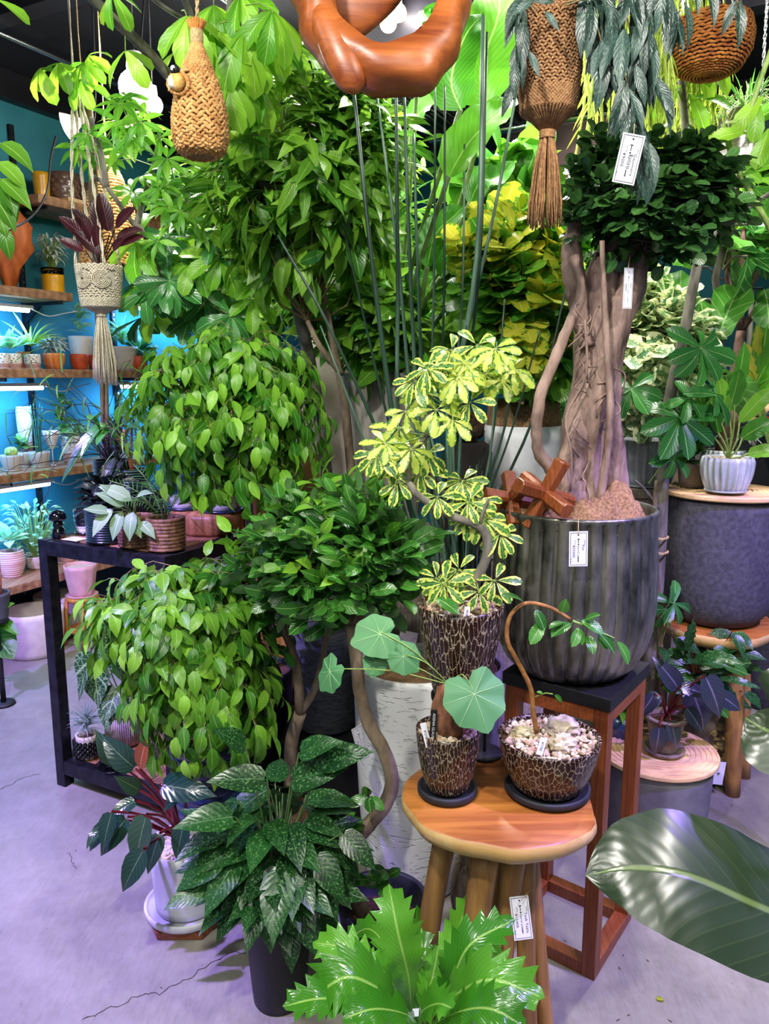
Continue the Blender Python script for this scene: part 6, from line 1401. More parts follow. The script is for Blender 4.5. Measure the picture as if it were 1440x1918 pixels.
for k, (pix, w, nrm) in enumerate(bs):
    b0 = at(*pix[0]); bl(BN, pix, nrm, w, M_banana, fold=.35, wave=.05, wn=3.5, prof='banana', nst=14, seed=k, stalk=([hb - BN.L + V((0, 0, 0)) + BN.L, lerp(hb, b0, .5) + V((rn.uniform(-.03, .03), 0, 0)), b0], .008, M_greenstem))
BN.finish()
# ------------------------------------------------------------------ trees of the middle and background
def tree(name, label, foot, seed, trunk, ls, size, crowns, bark, potspec=None, hubs=None, twigmat=None, r=(.014, .008), cat='plant', group=None, **kw):
    foot = V(foot); T = Plant(name, label, foot, seed, cat, group)
    z0 = 0.0
    if potspec:
        rr, hh, pm = potspec; pot('x', 'x', 'pot', foot, rr * .82, rr, hh, pm, parent=T.o, fill='soil'); z0 = hh - .02
    for i, tr in enumerate(trunk):
        pts = [at(*q) for q in tr]
        if i == 0: pts = [foot + Z_ * z0] + pts
        c = curve(pts, 14); T.tube('trunk' if i == 0 else 'branch', c, rads(r[0] * (1 if i == 0 else .65), r[1], len(c)), bark, seg=10, bump=.05)
    ends = [at(*tr[-1]) for tr in trunk]
    for (c, rad, n, k) in crowns:
        kk = dict(kw); kk.update(k); l_ = kk.pop('ls', ls); s_ = kk.pop('size', size)
        crown(T, ends if hubs is None else [at(*h) for h in hubs], at(*c), rad, n, l_, s_, **kk)
    return T
# long-leaved fig, centre top
T = tree('longleaf_fig', 'bushy fig tree with long pointed leaves left of the tall rush stems', (-.06, 2.63, 0), 101,
    [[(650, 800, 2.6), (635, 700, 2.55), (600, 520, 2.5), (595, 400, 2.45)], [(600, 560, 2.5), (625, 400, 2.45), (630, 300, 2.4)], [(600, 480, 2.5), (560, 330, 2.45), (530, 250, 2.4)], [(640, 700, 2.55), (600, 650, 2.5), (575, 600, 2.5)]], L_long, .118,
    [((560, 285, 2.40), (.30, .25, .30), 120, {}), ((640, 290, 2.42), (.18, .2, .26), 44, {}), ((575, 420, 2.5), (.26, .2, .16), 36, {'ls': L_bigov})], M_bark, (.13, .4, M_conc), per=7, tl=.14, grav=.5, up=.5, shell=.4, leafdown=.35, front=.5, r=(.017, .008)); T.finish(M_twig)
# money tree leaves: upper left / centre, big thick branches
MT = Plant('money_tree', 'tall money tree whose grey branches and hand-shaped leaves cross the top left', V((-.30, 3.0, 0)), 102)
pot('x', 'x', 'pot', V((-.30, 3.0, 0)), .07, .09, .4, M_conc, parent=MT.o)
MT.tube('trunk', curve([(-.30, 3.0, .38), (-.22, 2.9, 1.1), at(520, 420, 2.4), at(450, 285, 2.3)], 14), rads(.024, .017, 15), M_barkgrey, seg=12, bump=.05)
MT.tube('branch', curve([at(450, 285, 2.3), at(360, 190, 2.1), at(270, 90, 1.95), at(190, 15, 1.85), at(150, -30, 1.8)], 16), rads(.014, .010, 17), M_barkgrey, seg=10, bump=.05)
MT.tube('branch', curve([at(455, 240, 2.3), at(420, 170, 2.2), at(370, 60, 2.1), at(335, -30, 2.0)], 14), rads(.011, .008, 15), M_barkgrey, seg=10, bump=.05)
MT.tube('branch', curve([at(458, 260, 2.3), at(445, 120, 2.25), at(428, 20, 2.2), at(440, -40, 2.2)], 10), rads(.008, .005, 11), M_barkgrey, seg=8, bump=.05)
MT.tube('branch', curve([at(352, 40, 2.08), at(310, 15, 2.0), at(270, -15, 1.95)], 8), rads(.006, .004, 9), M_barkgrey, seg=8)
for (u, v, Y, n, s, bu, bv) in [(235, 95, 1.88, 3, .085, 235, 55), (350, 30, 1.95, 6, .12, 340, 20), (400, 60, 2.0, 7, .13, 425, 40), (455, 60, 2.0, 7, .14, 440, 60), (480, 150, 2.1, 7, .14, 445, 140), (430, 150, 2.0, 7, .13, 430, 120), (510, 20, 2.0, 7, .13, 460, 10), (340, 95, 1.98, 2, .09, 345, 50), (210, -10, 1.8, 4, .07, 200, -10), (-5, 0, 1.75, 3, .08, 20, -20), (500, 60, 2.1, 6, .12, 450, 70), (470, 220, 2.2, 7, .13, 455, 220), (395, 150, 2.0, 5, .10, 400, 120), (540, 80, 2.2, 6, .12, 470, 70), (400, 10, 2.1, 7, .12, 400, -10), (450, -10, 2.1, 7, .12, 440, -10), (410, 230, 2.35, 6, .11, 440, 230), (510, 240, 2.3, 6, .12, 460, 240)]:
    palmate(MT, at(bu, bv, Y + .05), at(u, v, Y), n, L_pach, s, tilt=1.75, droop=.55, axis=V((rn.uniform(-.3, .3), -.5, .5)))
MT.finish(M_twiggreen)
# small money tree over the macrame planter
BR = Plant('braided_money_tree', 'small money tree with pale trunk and bright hand-shaped leaves at the top left', V((-1.03, 2.52, 0)), 103)
pot('x', 'x', 'pot', V((-1.03, 2.52, TT)), .04, .05, .09, M_offwhite, parent=BR.o) if False else None
BR.o.location = V((-1.05, 2.9, TH_)); BR.L = BR.o.location.copy(); pot('x', 'x', 'pot', BR.L + Z_ * .002, .045, .055, .1, M_blackgloss, parent=BR.o)
for k in range(3):
    BR.tube('trunk', curve([BR.L + V((.01 * math.cos(k * 2.1), .01 * math.sin(k * 2.1), .09))] + [lerp(BR.L + Z_ * .1, at(165, 180, 2.6), q / 6) + V((.009 * math.cos(k * 2.1 + q * 1.3), .009 * math.sin(k * 2.1 + q * 1.3), 0)) for q in range(1, 7)], 24), .008, M_bark, seg=8, bump=.05)
for (u, v, n, s) in [(155, 118, 7, .125), (110, 118, 5, .13), (75, 128, 4, .135), (165, 105, 5, .11), (150, 150, 5, .12)]:
    palmate(BR, at(165, 185, 2.6), at(u, v, 2.45), n, L_pach, s * .78, tilt=1.6, droop=.5, axis=V((rn.uniform(-.5, .1), -.6, .5)))
BR.finish(M_twiggreen)
# umbrella trees at the left, thin whorls
UT = Plant('umbrella_tree', 'leggy umbrella tree with narrow whorled leaflets right of the macrame planter', V((-.60, 3.42, 0)), 104)
pot('x', 'x', 'pot', V((-.60, 3.42, 0)), .10, .13, .5, M_conc, parent=UT.o)
for k, pts in enumerate(([(-.60, 3.42, .5), (-.62, 3.1, 1.1), at(290, 480, 2.6), at(250, 420, 2.55), at(200, 350, 2.5), at(175, 330, 2.5)], [at(255, 425, 2.55), at(270, 370, 2.6), at(290, 300, 2.6), at(300, 240, 2.6)], [at(290, 480, 2.6), at(340, 420, 2.6), at(350, 370, 2.6)], [at(200, 350, 2.5), at(190, 290, 2.5), at(170, 220, 2.45)], [at(300, 560, 2.65), at(360, 500, 2.7), at(370, 420, 2.7)])):
    UT.tube('trunk' if k == 0 else 'branch', curve(pts, 14), rads(.010, .006, len(curve(pts, 14))), M_barkgrey, seg=9, bump=.06)
for k in range(46):
    a = rn.choice([(290, 280), (290, 330), (250, 240), (200, 230), (340, 360), (180, 260), (330, 320), (370, 390), (240, 350), (270, 230), (320, 420), (390, 360)])
    u, v = a[0] + rn.gauss(0, 30), a[1] + rn.gauss(0, 30); Y = 2.5 + rn.uniform(-.12, .2)
    palmate(UT, at(a[0] + rn.uniform(-8, 8), a[1] + 30, 2.6), at(u, v, Y), rn.choice((6, 7, 8)), L_sch, rn.uniform(.062, .085), tilt=1.35, droop=.25)
UT.finish(M_twiggreen)
# more umbrella foliage across the middle left
UM = Plant('umbrella_tree', 'second umbrella tree with broader leaflets above the weeping fig crown', V((-.45, 3.72, 0)), 105)
pot('x', 'x', 'pot', V((-.45, 3.72, 0)), .12, .15, .5, M_offwhite, parent=UM.o)
UM.tube('trunk', curve([(-.45, 3.72, .5), (-.5, 3.4, 1.1), at(380, 640, 2.9), at(368, 560, 2.85), at(372, 450, 2.8)], 14), rads(.017, .010, 15), M_barkgrey, seg=10, bump=.05)
for k in range(58):
    u, v = rn.uniform(255, 500), rn.uniform(430, 600); Y = 2.75 + rn.uniform(-.25, .25)
    palmate(UM, at(370 + rn.uniform(-20, 20), min(600, v + 50), 2.85), at(u, v, Y), rn.choice((6, 7)), L_pach if k % 2 else L_pachd, rn.uniform(.10, .14), tilt=1.4, droop=.35)
UM.finish(M_twiggreen)
# dracaena with strap leaves, centre
for k, (foot, top, lab, s, n) in enumerate([((.08, 3.42, 0), (612, 545, 2.9), 'green dragon tree with spiky narrow leaves behind the urn', .30, 56), ((-.85, 4.0, 0), (455, 330, 3.2), 'tall dragon tree with thin arching leaves behind the hanging nest', .42, 60), ((.38, 3.72, 0), (720, 420, 3.1), 'dragon tree with thin leaves behind the rush stems', .40, 50)]):
    D = Plant('dragon_tree', lab, V(foot), 110 + k); pot('x', 'x', 'pot', V(foot), .1, .13, .4, M_terra if k else M_offwhite, parent=D.o)
    tp_ = at(*top); D.tube('trunk', curve([V(foot) + Z_ * .38, lerp(V(foot), tp_, .6), tp_], 10), rads(.015, .010, 11), M_bark, seg=9, bump=.06)
    for q in range(n):
        d = rv(D.rn, -.25, 1); D.leaf(L_strap, tp_ + V((0, 0, D.rn.uniform(-.09, .03))), d + V((0, 0, .15)), V((0, 0, 1)) + d * -.3, s * D.rn.uniform(.8, 1.15))
    D.finish()
# broad-leaved shrubs in the middle
T = tree('laurel_shrub', 'mid-green broad-leaved shrub right of the beige urn', (-.06, 3.78, 0), 120, [[(690, 700, 2.95), (700, 620, 2.85)], [(700, 680, 2.9), (670, 600, 2.8)], [(700, 680, 2.9), (740, 600, 2.85)]], L_bigov, .115, [((688, 600, 2.75), (.20, .2, .17), 52, {})], M_bark, (.12, .4, M_conc), per=7, tl=.12, grav=.3, up=.8, shell=.4, front=.4, r=(.012, .006)); T.finish(M_twiggreen)
T = tree('clusia_shrub', 'clusia shrub with thick rounded leaves edged in yellow behind the zinc planter', (.49, 2.72, 1.34), 121, [[(985, 760, 2.65), (985, 640, 2.6)], [(985, 720, 2.62), (940, 560, 2.6)], [(985, 720, 2.62), (1010, 540, 2.6)]], L_clus, .085, [((965, 560, 2.55), (.19, .18, .26), 60, {}), ((960, 470, 2.5), (.17, .18, .12), 18, {'ls': L_clusy}), ((1030, 640, 2.6), (.13, .15, .18), 30, {}), ((985, 620, 2.45), (.14, .12, .16), 16, {'ls': L_clusy})], M_bark, None, per=7, tl=.12, grav=.1, up=.7, shell=.35, front=.5, r=(.010, .005)); T.finish(M_twig)
T = tree('clusia_shrub', 'upper clusia branches with big oval leaves right of the banana leaves', (.62, 3.2, 0), 122, [[(1000, 500, 3.0), (950, 380, 2.9)], [(990, 480, 3.0), (920, 370, 2.85)]], L_clus, .13, [((935, 360, 2.8), (.14, .15, .12), 14, {}), ((1010, 470, 2.9), (.2, .2, .2), 40, {'size': .1}), ((900, 580, 3.0), (.2, .2, .26), 44, {'size': .10})], M_bark, (.13, .4, M_conc), per=7, tl=.12, grav=.1, up=.5, shell=.35, r=(.014, .006)); T.finish(M_twig)
# cream variegated shrub, fiddle leaf fig, right side
T = tree('variegated_fig', 'cream-edged triangular-leaved fig in the ribbed pot right of the old trunk', (1.0, 2.92, 1.20), 123, [[(1225, 740, 2.85), (1230, 640, 2.8)], [(1225, 720, 2.85), (1195, 620, 2.8)], [(1225, 720, 2.85), (1260, 640, 2.8)]], L_var, .068, [((1225, 665, 2.76), (.19, .17, .19), 120, {}), ((1225, 570, 2.78), (.10, .1, .08), 26, {}), ((1205, 760, 2.78), (.16, .14, .08), 40, {})], M_bark, None, per=8, tl=.10, grav=.1, up=.5, shell=.4, front=.5, spreadang=1.1, r=(.007, .004)); T.finish(M_twig)
FI = Plant('fiddle_leaf_fig', 'fiddle-leaf fig with large leathery leaves behind the bare green trunk', V((1.35, 3.35, 0)), 124)
pot('x', 'x', 'pot', V((1.35, 3.35, 0)), .14, .17, .5, M_offwhite, parent=FI.o)
FI.tube('trunk', curve([(1.35, 3.35, .5), (1.33, 3.2, 1.1), at(1350, 640, 2.9), at(1340, 520, 2.85), at(1370, 420, 2.8), at(1380, 330, 2.8)], 14), rads(.016, .009, 15), M_barkdark, seg=9, bump=.06)
for (u, v, du, dv, s) in [(1270, 680, -10, -120, .26), (1310, 620, -40, -80, .22), (1340, 640, 40, -100, .25), (1380, 560, 20, -90, .24), (1300, 500, -50, -50, .22), (1330, 480, 60, -40, .25), (1380, 470, 60, 20, .24), (1400, 420, 60, -30, .24), (1360, 400, -60, -30, .22), (1390, 360, 30, -70, .22), (1330, 430, -70, 30, .22), (1410, 350, 60, 50, .24), (1280, 690, -50, -60, .2), (1330, 700, 70, 20, .22), (1360, 700, 10, 90, .2), (1290, 740, -40, 30, .2), (1400, 480, -10, 90, .22), (1430, 540, 30, 80, .22), (1350, 330, -50, -50, .2), (1400, 300, 50, -30, .2), (1440, 380, 50, 0, .22), (1310, 560, 30, 80, .2), (1250, 620, -20, 90, .2)]:
    a = at(u, v, 2.8 + rn.uniform(-.15, .15)); b_ = at(u + du, v + dv, 2.72); FI.leaf(L_fid, a, b_ - a, V((rn.uniform(-.3, .3), -.85, .5)), s * .88); FI.twig([a, lerp(a, at(1350, v, 2.85), .5), at(1350 + (540 - v) * .1, v + 25, 2.86)], .004, 5)
FI.finish(M_barkdark)
# bare green trunk with hand-shaped leaves
GT = Plant('green_trunk_tree', 'tall bare green-trunked money tree tied with twine, right of the zinc planter', V((.895, 2.58, 0)), 125)
f0 = onz(1222, 1520, 0); GT.o.location = V((.895, 2.58, 0)); GT.L = GT.o.location.copy(); pot('x', 'x', 'pot', GT.L, .055, .07, .13, M_blackmatte, parent=GT.o)
YG = 2.50
GT.tube('trunk', curve([GT.L + Z_ * .12, at(1200, 1390, 2.55), at(1217, 1250, YG), at(1234, 1050, YG), at(1242, 880, YG), at(1252, 760, YG), at(1278, 640, YG), at(1297, 540, YG), at(1308, 470, YG), at(1298, 380, YG), at(1285, 250, YG), at(1276, 150, YG)], 44), [(.0225 - .012 * (i / 44)) for i in range(45)][:len(curve([0 * V((0, 0, 0))] * 2, 2))] if False else rads(.025, .011, len(curve([GT.L] * 12, 44))), M_barkgrey, seg=12, bump=.04)
GT.tube('trunk', curve([GT.L + V((.02, -.01, .12)), at(1236, 1360, 2.53), at(1236, 1200, 2.47), at(1230, 1080, 2.46), at(1226, 960, 2.46), at(1230, 900, 2.46)], 24), rads(.011, .007, len(curve([GT.L] * 6, 24))), M_bark, seg=9, bump=.12)
GT.tube('branch', curve([at(1300, 480, YG), at(1275, 440, YG), at(1230, 470 - 60, YG)], 8), rads(.010, .006, 9), M_barkgrey, seg=9)
GT.tube('branch', curve([at(1305, 470, YG), at(1350, 430, YG), at(1400, 390, YG), at(1460, 350, YG)], 10), rads(.009, .006, 11), M_barkgrey, seg=9, bump=.06)
GT.tube('branch', curve([at(1240, 960, YG), at(1205, 915, 2.44), at(1190, 900, 2.42)], 8), rads(.006, .004, 9), M_barkgrey, seg=8)
for z in (1008, 1035): 
    c = GT.l(at(1232, z, 2.475)); GT.part('twine', MB().tube([c + V((math.cos(a * .8) * .032, math.sin(a * .8) * .034, .002 * math.sin(a * 3) + a * .0004)) for a in range(17)], .003, 6), M_cord)
for (u, v, n, s, bu, bv, ax) in [(1312, 652, 8, .125, 1290, 720, (.2, -.6, .2)), (1274, 783, 7, .14, 1245, 850, (.1, -.85, .3)), (1262, 857, 5, .085, 1215, 905, (.1, -.8, .4)), (1183, 728, 6, .10, 1235, 790, (-.3, -.7, .5)), (1262, 1130, 5, .08, 1240, 1200, (.2, -.7, .5)), (1245, 1140, 4, .09, 1238, 1200, (.5, -.6, 0)), (1340, 740, 5, .10, 1300, 800, (.4, -.6, .4)), (1290, 745, 5, .09, 1270, 760, (0, -.8, .4))]:
    palmate(GT, at(bu, bv, YG - .02), at(u, v, YG - .09), n, L_pachd, s * .98, tilt=1.35, droop=.35, axis=V(ax), r=.0025)
for (u, v, du, dv, s) in [(1290, 100, 40, 20, .12), (1330, 60, -40, 50, .12), (1340, 40, 5, 70, .13), (1350, 50, 50, 60, .12), (1300, 95, 70, 45, .14), (1310, 130, 30, 50, .11), (1275, 160, -35, 10, .09), (1270, 170, -60, 70, .12), (1290, 175, 40, 60, .11), (1300, 180, 70, 0, .10), (1345, 320, 60, -10, .13), (1380, 250, 60, -50, .11)]:
    a = at(u, v, YG - .02); b_ = at(u + du, v + dv, YG - .08); GT.leaf(L_pach, a, b_ - a, V((rn.uniform(-.3, .3), -.8, .5)), s * 1.1); GT.twig([at(1282 + (u - 1282) * .3, v + 25, YG), a], .002, 5)
GT.finish(M_twiggreen)
CN = Plant('yellow_cane', 'slanting yellow-green cane crossing the ribbed metal hanging pot', at(1330, 400, 1.85), 126)
CN.o.location = V((1.30, 1.9, 0)); CN.L = CN.o.location.copy(); pot('x', 'x', 'pot', CN.L, .08, .1, .25, M_charc, parent=CN.o)
CN.tube('stem', curve([CN.L + Z_ * .24, V((1.25, 1.9, 1.2)), at(1372, 300, 1.86), at(1400, 220, 1.84), at(1445, 90, 1.82)], 14), rads(.008, .005, 15), M_twiggreen, seg=9)
for (u, v, du, dv) in [(1430, 180, -50, 40), (1420, 190, -5, 60), (1440, 240, -20, 60), (1400, 250, -60, -10), (1372, 300, -50, -10), (1390, 330, 70, -40)]:
    a = at(u, v, 1.84); b_ = at(u + du, v + dv, 1.80); CN.leaf(L_pach, a, b_ - a, V((-.2, -.8, .5)), .10)
CN.finish()
# candelabra-branched stem, far right
CB = Plant('brown_stem_tree', 'branched reddish-brown stem rising before the teal wall at the right', V((1.62, 3.5, 0)), 127)
pot('x', 'x', 'pot', CB.L, .12, .15, .5, M_terra, parent=CB.o)
fk = at(1388, 620, 3.0)
CB.tube('trunk', curve([(1.62, 3.5, .5), at(1372, 760, 3.05), at(1380, 680, 3.0), fk], 12), rads(.022, .018, 13), M_barkred, seg=10, bump=.12)
for e in ((1362, 520), (1388, 500), (1445, 540)): CB.tube('branch', curve([fk, lerp(fk, at(e[0], e[1], 3.0), .5), at(e[0], e[1], 3.0), at(e[0] + (5 if e[0] < 1400 else 20), e[1] - 70, 3.0)], 8), rads(.013, .008, 9), M_barkred, seg=8, bump=.1)
for k in range(14): CB.leaf(L_fid, at(rn.uniform(1350, 1450), rn.uniform(430, 500), 3.0), rv(rn, -.2, 1), (0, -.6, .8), .17)
CB.finish()
# yellow-green croton at the right edge
CR = Plant('croton', 'yellow-green leafy croton at the right edge in front of the stacked logs', V((1.72, 3.25, 0)), 128)
pot('x', 'x', 'pot', CR.L, .1, .13, .95, M_charc, parent=CR.o)
for (u, v, u2, v2, w, m) in [(1420, 720, 1445, 560, 46, M_banana), (1410, 720, 1390, 640, 26, M_clusiay), (1415, 720, 1480, 620, 40, M_banana), (1410, 730, 1380, 690, 22, M_clusiay), (1420, 730, 1475, 700, 26, M_banana), (1415, 700, 1420, 600, 20, M_clusiay)]:
    a = at(u, v, 3.2); b_ = at(u2, v2, 3.1); bigleaf(CR, [a, lerp(a, b_, .5) + V((0, 0, .02)), b_], (-.3, -.9, .3), w * mpp(a), m, fold=.3, wave=.04, prof='rubber', nst=8, seed=u)
    CR.twig([CR.L + Z_ * .9, a], .004, 5)
CR.finish(M_twiggreen)
# plants on the charcoal planter plate
AL = Plant('lobed_leaf_plant', 'wavy-leaved young plant with curved stalks in the front ribbed pot', RPa + Z_ * .10, 129)
hb = RPa + Z_ * .105
for (u, v, u2, v2, w) in [(1345, 810, 1318, 720, 34), (1350, 790, 1345, 700, 30), (1365, 770, 1385, 690, 34), (1385, 790, 1450, 725, 30), (1390, 820, 1450, 790, 36), (1400, 850, 1460, 850, 26), (1375, 740, 1395, 640, 28), (1320, 800, 1300, 720, 26)]:
    a = at(u, v, RPa.y); b_ = at(u2, v2, RPa.y - .04); bigleaf(AL, [a, lerp(a, b_, .5) + V((0, -.01, .01)), b_], (0, -.9, .4), w * mpp(a), M_clusia, fold=.25, wave=.12, wn=3, prof='rubber', nst=9, seed=u, stalk=([hb, lerp(hb, a, .5) + V((0, -.02, 0)), a], .003, M_twiggreen))
AL.finish()
cx = RPb + Z_ * .12; q = thing('scaly_caudex_plant', 'thick scaly brown trunk bending behind the front ribbed pot', 'plant', cx)
obj('trunk', MB().tube([V(p) - cx for p in curve([cx, at(1370, 790, 2.62), at(1345, 760, 2.64), at(1310, 740, 2.66)], 12)], rads(.032, .014, 13), 12, bump=.15), M_barkred, q)
SV = Plant('silver_airplant', 'silvery curled leaf rosette behind the ribbed pots at the right', RPb + V((.03, .02, .125)), 130)
for k in range(44): d = rv(SV.rn, -.1, 1); SV.leaf(L_silv, SV.L + V((.02, 0, .05)), d, (0, 0, 1), .10)
SV.finish()
SG = Plant('green_seedling', 'small dark-leaved seedling in the grey-brown pot', RPd + Z_ * .07, 131)
for k in range(16): d = rv(SG.rn, 0, 1); SG.leaf(L_darkov, SG.L + Z_ * SG.rn.uniform(0, .06), d, (0, -.3, 1), .06)
SG.finish()
# philodendron in the terracotta pot
PP = Plant('purple_philodendron', 'dark purple-leaved philodendron with red stems in the aged terracotta pot', TP + Z_ * .115, 132)
hub = TP + Z_ * .12
for (u, v, u2, v2, s, Y) in [(1235, 1360, 1228, 1432, .10, 2.20), (1255, 1350, 1272, 1400, .07, 2.22), (1320, 1265, 1365, 1355, .15, 2.15), (1345, 1300, 1400, 1335, .12, 2.25), (1235, 1300, 1200, 1330, .10, 2.22), (1225, 1300, 1195, 1350, .10, 2.2), (1275, 1285, 1310, 1295, .08, 2.2), (1285, 1325, 1320, 1370, .09, 2.2), (1270, 1290, 1240, 1240, .08, 2.3), (1295, 1290, 1330, 1380, .09, 2.25)]:
    a = at(u, v, Y); b_ = at(u2, v2, Y - .02); PP.leaf(L_purp, a, b_ - a, V((-.1, -.8, .5)) + rv(rn) * .15, max(s, (b_ - a).length)); PP.twig(curve([hub, lerp(hub, a, .5) + Z_ * .02, a], 5), .003, 5)
PP.finish(M_redstem)
L_mid = LeafSet('benj', M_aglao, 3, .25, .6, .1, wave=.06, seed=55)
PM = Plant('patterned_foliage_plant', 'feather-patterned green plants around the legs of the low teak stool', V((1.14, 2.63, 0)), 133)
pot('x', 'x', 'pot', V((1.14, 2.63, 0)), .07, .09, .30, M_agedterra, parent=PM.o)
hub = V((1.14, 2.63, .30))
for k in range(60):
    u, v = rn.uniform(1225, 1390), rn.uniform(1180, 1310); a = at(u, v, 2.42 + rn.uniform(-.08, .12)); dd = V((rn.uniform(-.2, 1), -.4, rn.uniform(-.5, .5))); PM.leaf(L_mid if k % 3 else L_darkov, a, dd, (0, -.7, .7), rn.uniform(.07, .11)); PM.twig(curve([hub, lerp(hub, a, .6) + Z_ * .02, a], 4), .002, 4)
bl(PM, [(1295, 1240, 2.35), (1340, 1230, 2.3), (1395, 1245, 2.25)], (0, -.7, .7), 26, M_aglao, prof='lance' if False else 'rubber', wave=.1, wn=5, seed=3)
bl(PM, [(1345, 1270, 2.35), (1380, 1275, 2.3), (1425, 1290, 2.28)], (0, -.7, .7), 16, M_aglao, prof='rubber', wave=.08, wn=5, seed=4)
bl(PM, [(1288, 1220, 2.35), (1290, 1190, 2.33), (1299, 1160, 2.32)], (.3, -.9, .2), 26, M_aglao, prof='rubber', wave=.1, wn=5, seed=5)
PM.finish(M_redstem)
wv = onz(1335, 1455, 0); t = thing('bark_basket', 'rough woven bark-chip basket behind the low grey planter', 'basket', (wv.x - .01, 2.62, 0)); rnb = random.Random(6); m_ = MB()
for k in range(420):
    a = rnb.uniform(0, 6.28); z = rnb.uniform(.01, .33); r = .07 * (1 + .12 * math.sin(z * 14)); m_.ico((math.cos(a) * r, math.sin(a) * r, z), (.014, .014, .009), 0, .3, rnb)
obj('chips', m_, M_cord, t, smooth=False, kind='stuff'); obj('body', MB().lathe([(0, 0), (.06, 0), (.068, .15), (.066, .33), (.055, .33), (.05, .3), (0, .3)], 24, cap=False), M_bark, t)
t = thing('price_card', 'white folded price card hanging by the teak stool leg at the right', 'tag', at(1345, 1448, 2.48)); obj('card', MB().box((0, 0, 0), (.042, .001, .085), Matrix.Rotation(.1, 3, 'Y')), M_card, t, smooth=False); obj('emblem', MB().lathe([(0, 0), (.0045, 0), (.0045, .001), (0, .001)], 10, (0, -.002, 0)), M_print, t)
# small bright plant between the stand and trunk
SM = Plant('small_green_plant', 'small bright green plant in a dark pot glimpsed between the brown stand legs', V((.80, 2.42, 0)), 134); pot('x', 'x', 'pot', SM.L, .045, .06, .34, M_dblue, parent=SM.o)
for k in range(40): d = rv(SM.rn, 0, 1); SM.leaf(L_fern if k % 2 else L_sch, SM.L + Z_ * (.34 + SM.rn.uniform(0, .09)), d, (0, 0, 1), .09)
SM.finish()
# ------------------------------------------------------------------ plants on the metal table
def cluster(name, lab, base, seed, n, ls, size, up=.3, rise=.05, r=.0, zmin=-.1, twm=None, zspread=.0, axisn=None, limit=300):
    Q = Plant(name, lab, base, seed, limit=limit)
    for k in range(n):
        d = rv(Q.rn, zmin, 1); p = Q.L + V((d.x * r, d.y * r, rise + Q.rn.uniform(0, zspread))); 
        if twm: Q.twig([Q.L, lerp(Q.L, p, .5) + V((0, 0, .01)), p], .0012, 4)
        Q.leaf(ls, p, d + V((0, 0, up * .3)), axisn or V((0, -.3, 1)), size)
    return Q
p = tp(.24, .085)
D = Plant('black_leaf_plant', 'plant with dark frilly leaves in the black ringed pot', V((p.x, p.y, TT + .105)), 140)
M_blk = leafmat('near_black_leaf', '#0f1512', '#22302a', '#3c4c40', rough=.3, transl=.05, latstr=.1); L_blk = LeafSet('rubber', M_blk, 3, .3, .9, .1, wave=.2, seed=42)
for k in range(46): d = rv(D.rn, .0, 1); q = D.L + V((d.x * .03, d.y * .03, D.rn.uniform(.0, .10))); D.leaf(L_blk, q, d, (0, -.3, 1), .075)
D.finish()
p = tp(.375, .08); A1 = Plant('pale_anthurium', 'pale broad-leaved plant in the brown woven-texture pot', V((p.x, p.y, TT + .09)), 141)
for (u, v, u2, v2, s) in [(215, 950, 175, 985, .10), (235, 950, 200, 925, .09), (250, 940, 195, 905, .095), (240, 960, 265, 1010, .085), (230, 955, 210, 1000, .09), (250, 955, 240, 990, .09), (255, 930, 280, 920, .07), (210, 960, 165, 950, .08), (262, 975, 285, 1000, .07), (225, 935, 195, 905, .08)]:
    a = at(u, v, 2.36); b_ = at(u2, v2, 2.32); A1.leaf(L_palel, a, b_ - a, V((-.1, -.6, .7)), max(s, (b_ - a).length)); A1.twig([A1.L, lerp(A1.L, a, .6) + Z_ * .01, a], .0018, 4)
A1.finish(M_twiggreen)
def frondp(Q, base, tip, up, n, ls, size, mat_r=.0015, side=1.1):
    base, tip = V(base), V(tip); c = curve([base, lerp(base, tip, .5) + V(up), tip], n); Q.twig(c, mat_r, 4)
    for i in range(2, len(c)):
        tg = (c[i] - c[i - 1]).normalized(); s = tg.cross(V((0, -.4, 1))).normalized(); f = math.sin(PI * (.15 + .8 * i / len(c)))
        for sg in (-1, 1): Q.leaf(ls, c[i], tg * .75 + s * sg * side, (0, -.4, 1), size * f)
p = tp(.50, .085); A2 = Plant('parlour_palm', 'small palm with feathery dark fronds in the brown textured pot by the wood slab', V((p.x, p.y, TT + .09)), 142)
for (u, v, Y) in [(205, 900, 2.4), (250, 870, 2.45), (300, 850, 2.45), (335, 880, 2.4), (350, 930, 2.35), (230, 940, 2.3), (280, 900, 2.3), (320, 930, 2.28)]:
    frondp(A2, A2.L, at(u, v, Y), (0, 0, .03), 14, L_needle, .055)
A2.finish(M_greenstem)
# wiry black-branched plant + philodendron on the riser
WR = Plant('wiry_plant', 'wiry plant with zigzag near-black stems in front of the blue shelves', tp(.055, .30, TT + .235), 143)
for k in range(46):
    a0 = WR.L + V((WR.rn.uniform(-.02, .02), 0, 0)); d = rv(WR.rn, .3, 1); pts = [a0]; q = a0.copy(); dd = (d + Z_ * .8).normalized()
    for j in range(9): dd = (dd + rv(WR.rn) * .45 + V((0, 0, -.09))).normalized(); q = q + dd * .055; pts.append(q.copy())
    WR.twig(pts, rads(.0022, .0008, 10), 4)
    for j in range(3, 10, 2): WR.leaf(L_strap if j % 3 else L_needle, pts[j], rv(WR.rn) + Z_ * -.2, (0, -.5, 1), .09)
WR.finish(plain('black_wire_stem', '#1d1a16', .6, bump=.1))
A3 = Plant('red_stem_philodendron', 'philodendron with long folded leaves and a red stem on the table riser', tp(.165, .285, TT + .21), 144)
A3.tube('stem', curve([A3.L, A3.L + V((-.01, 0, .06)), at(232, 805, 2.72)], 6), rads(.007, .004, 7), plain('coral_stem', '#b4533c', .5, bump=.1))
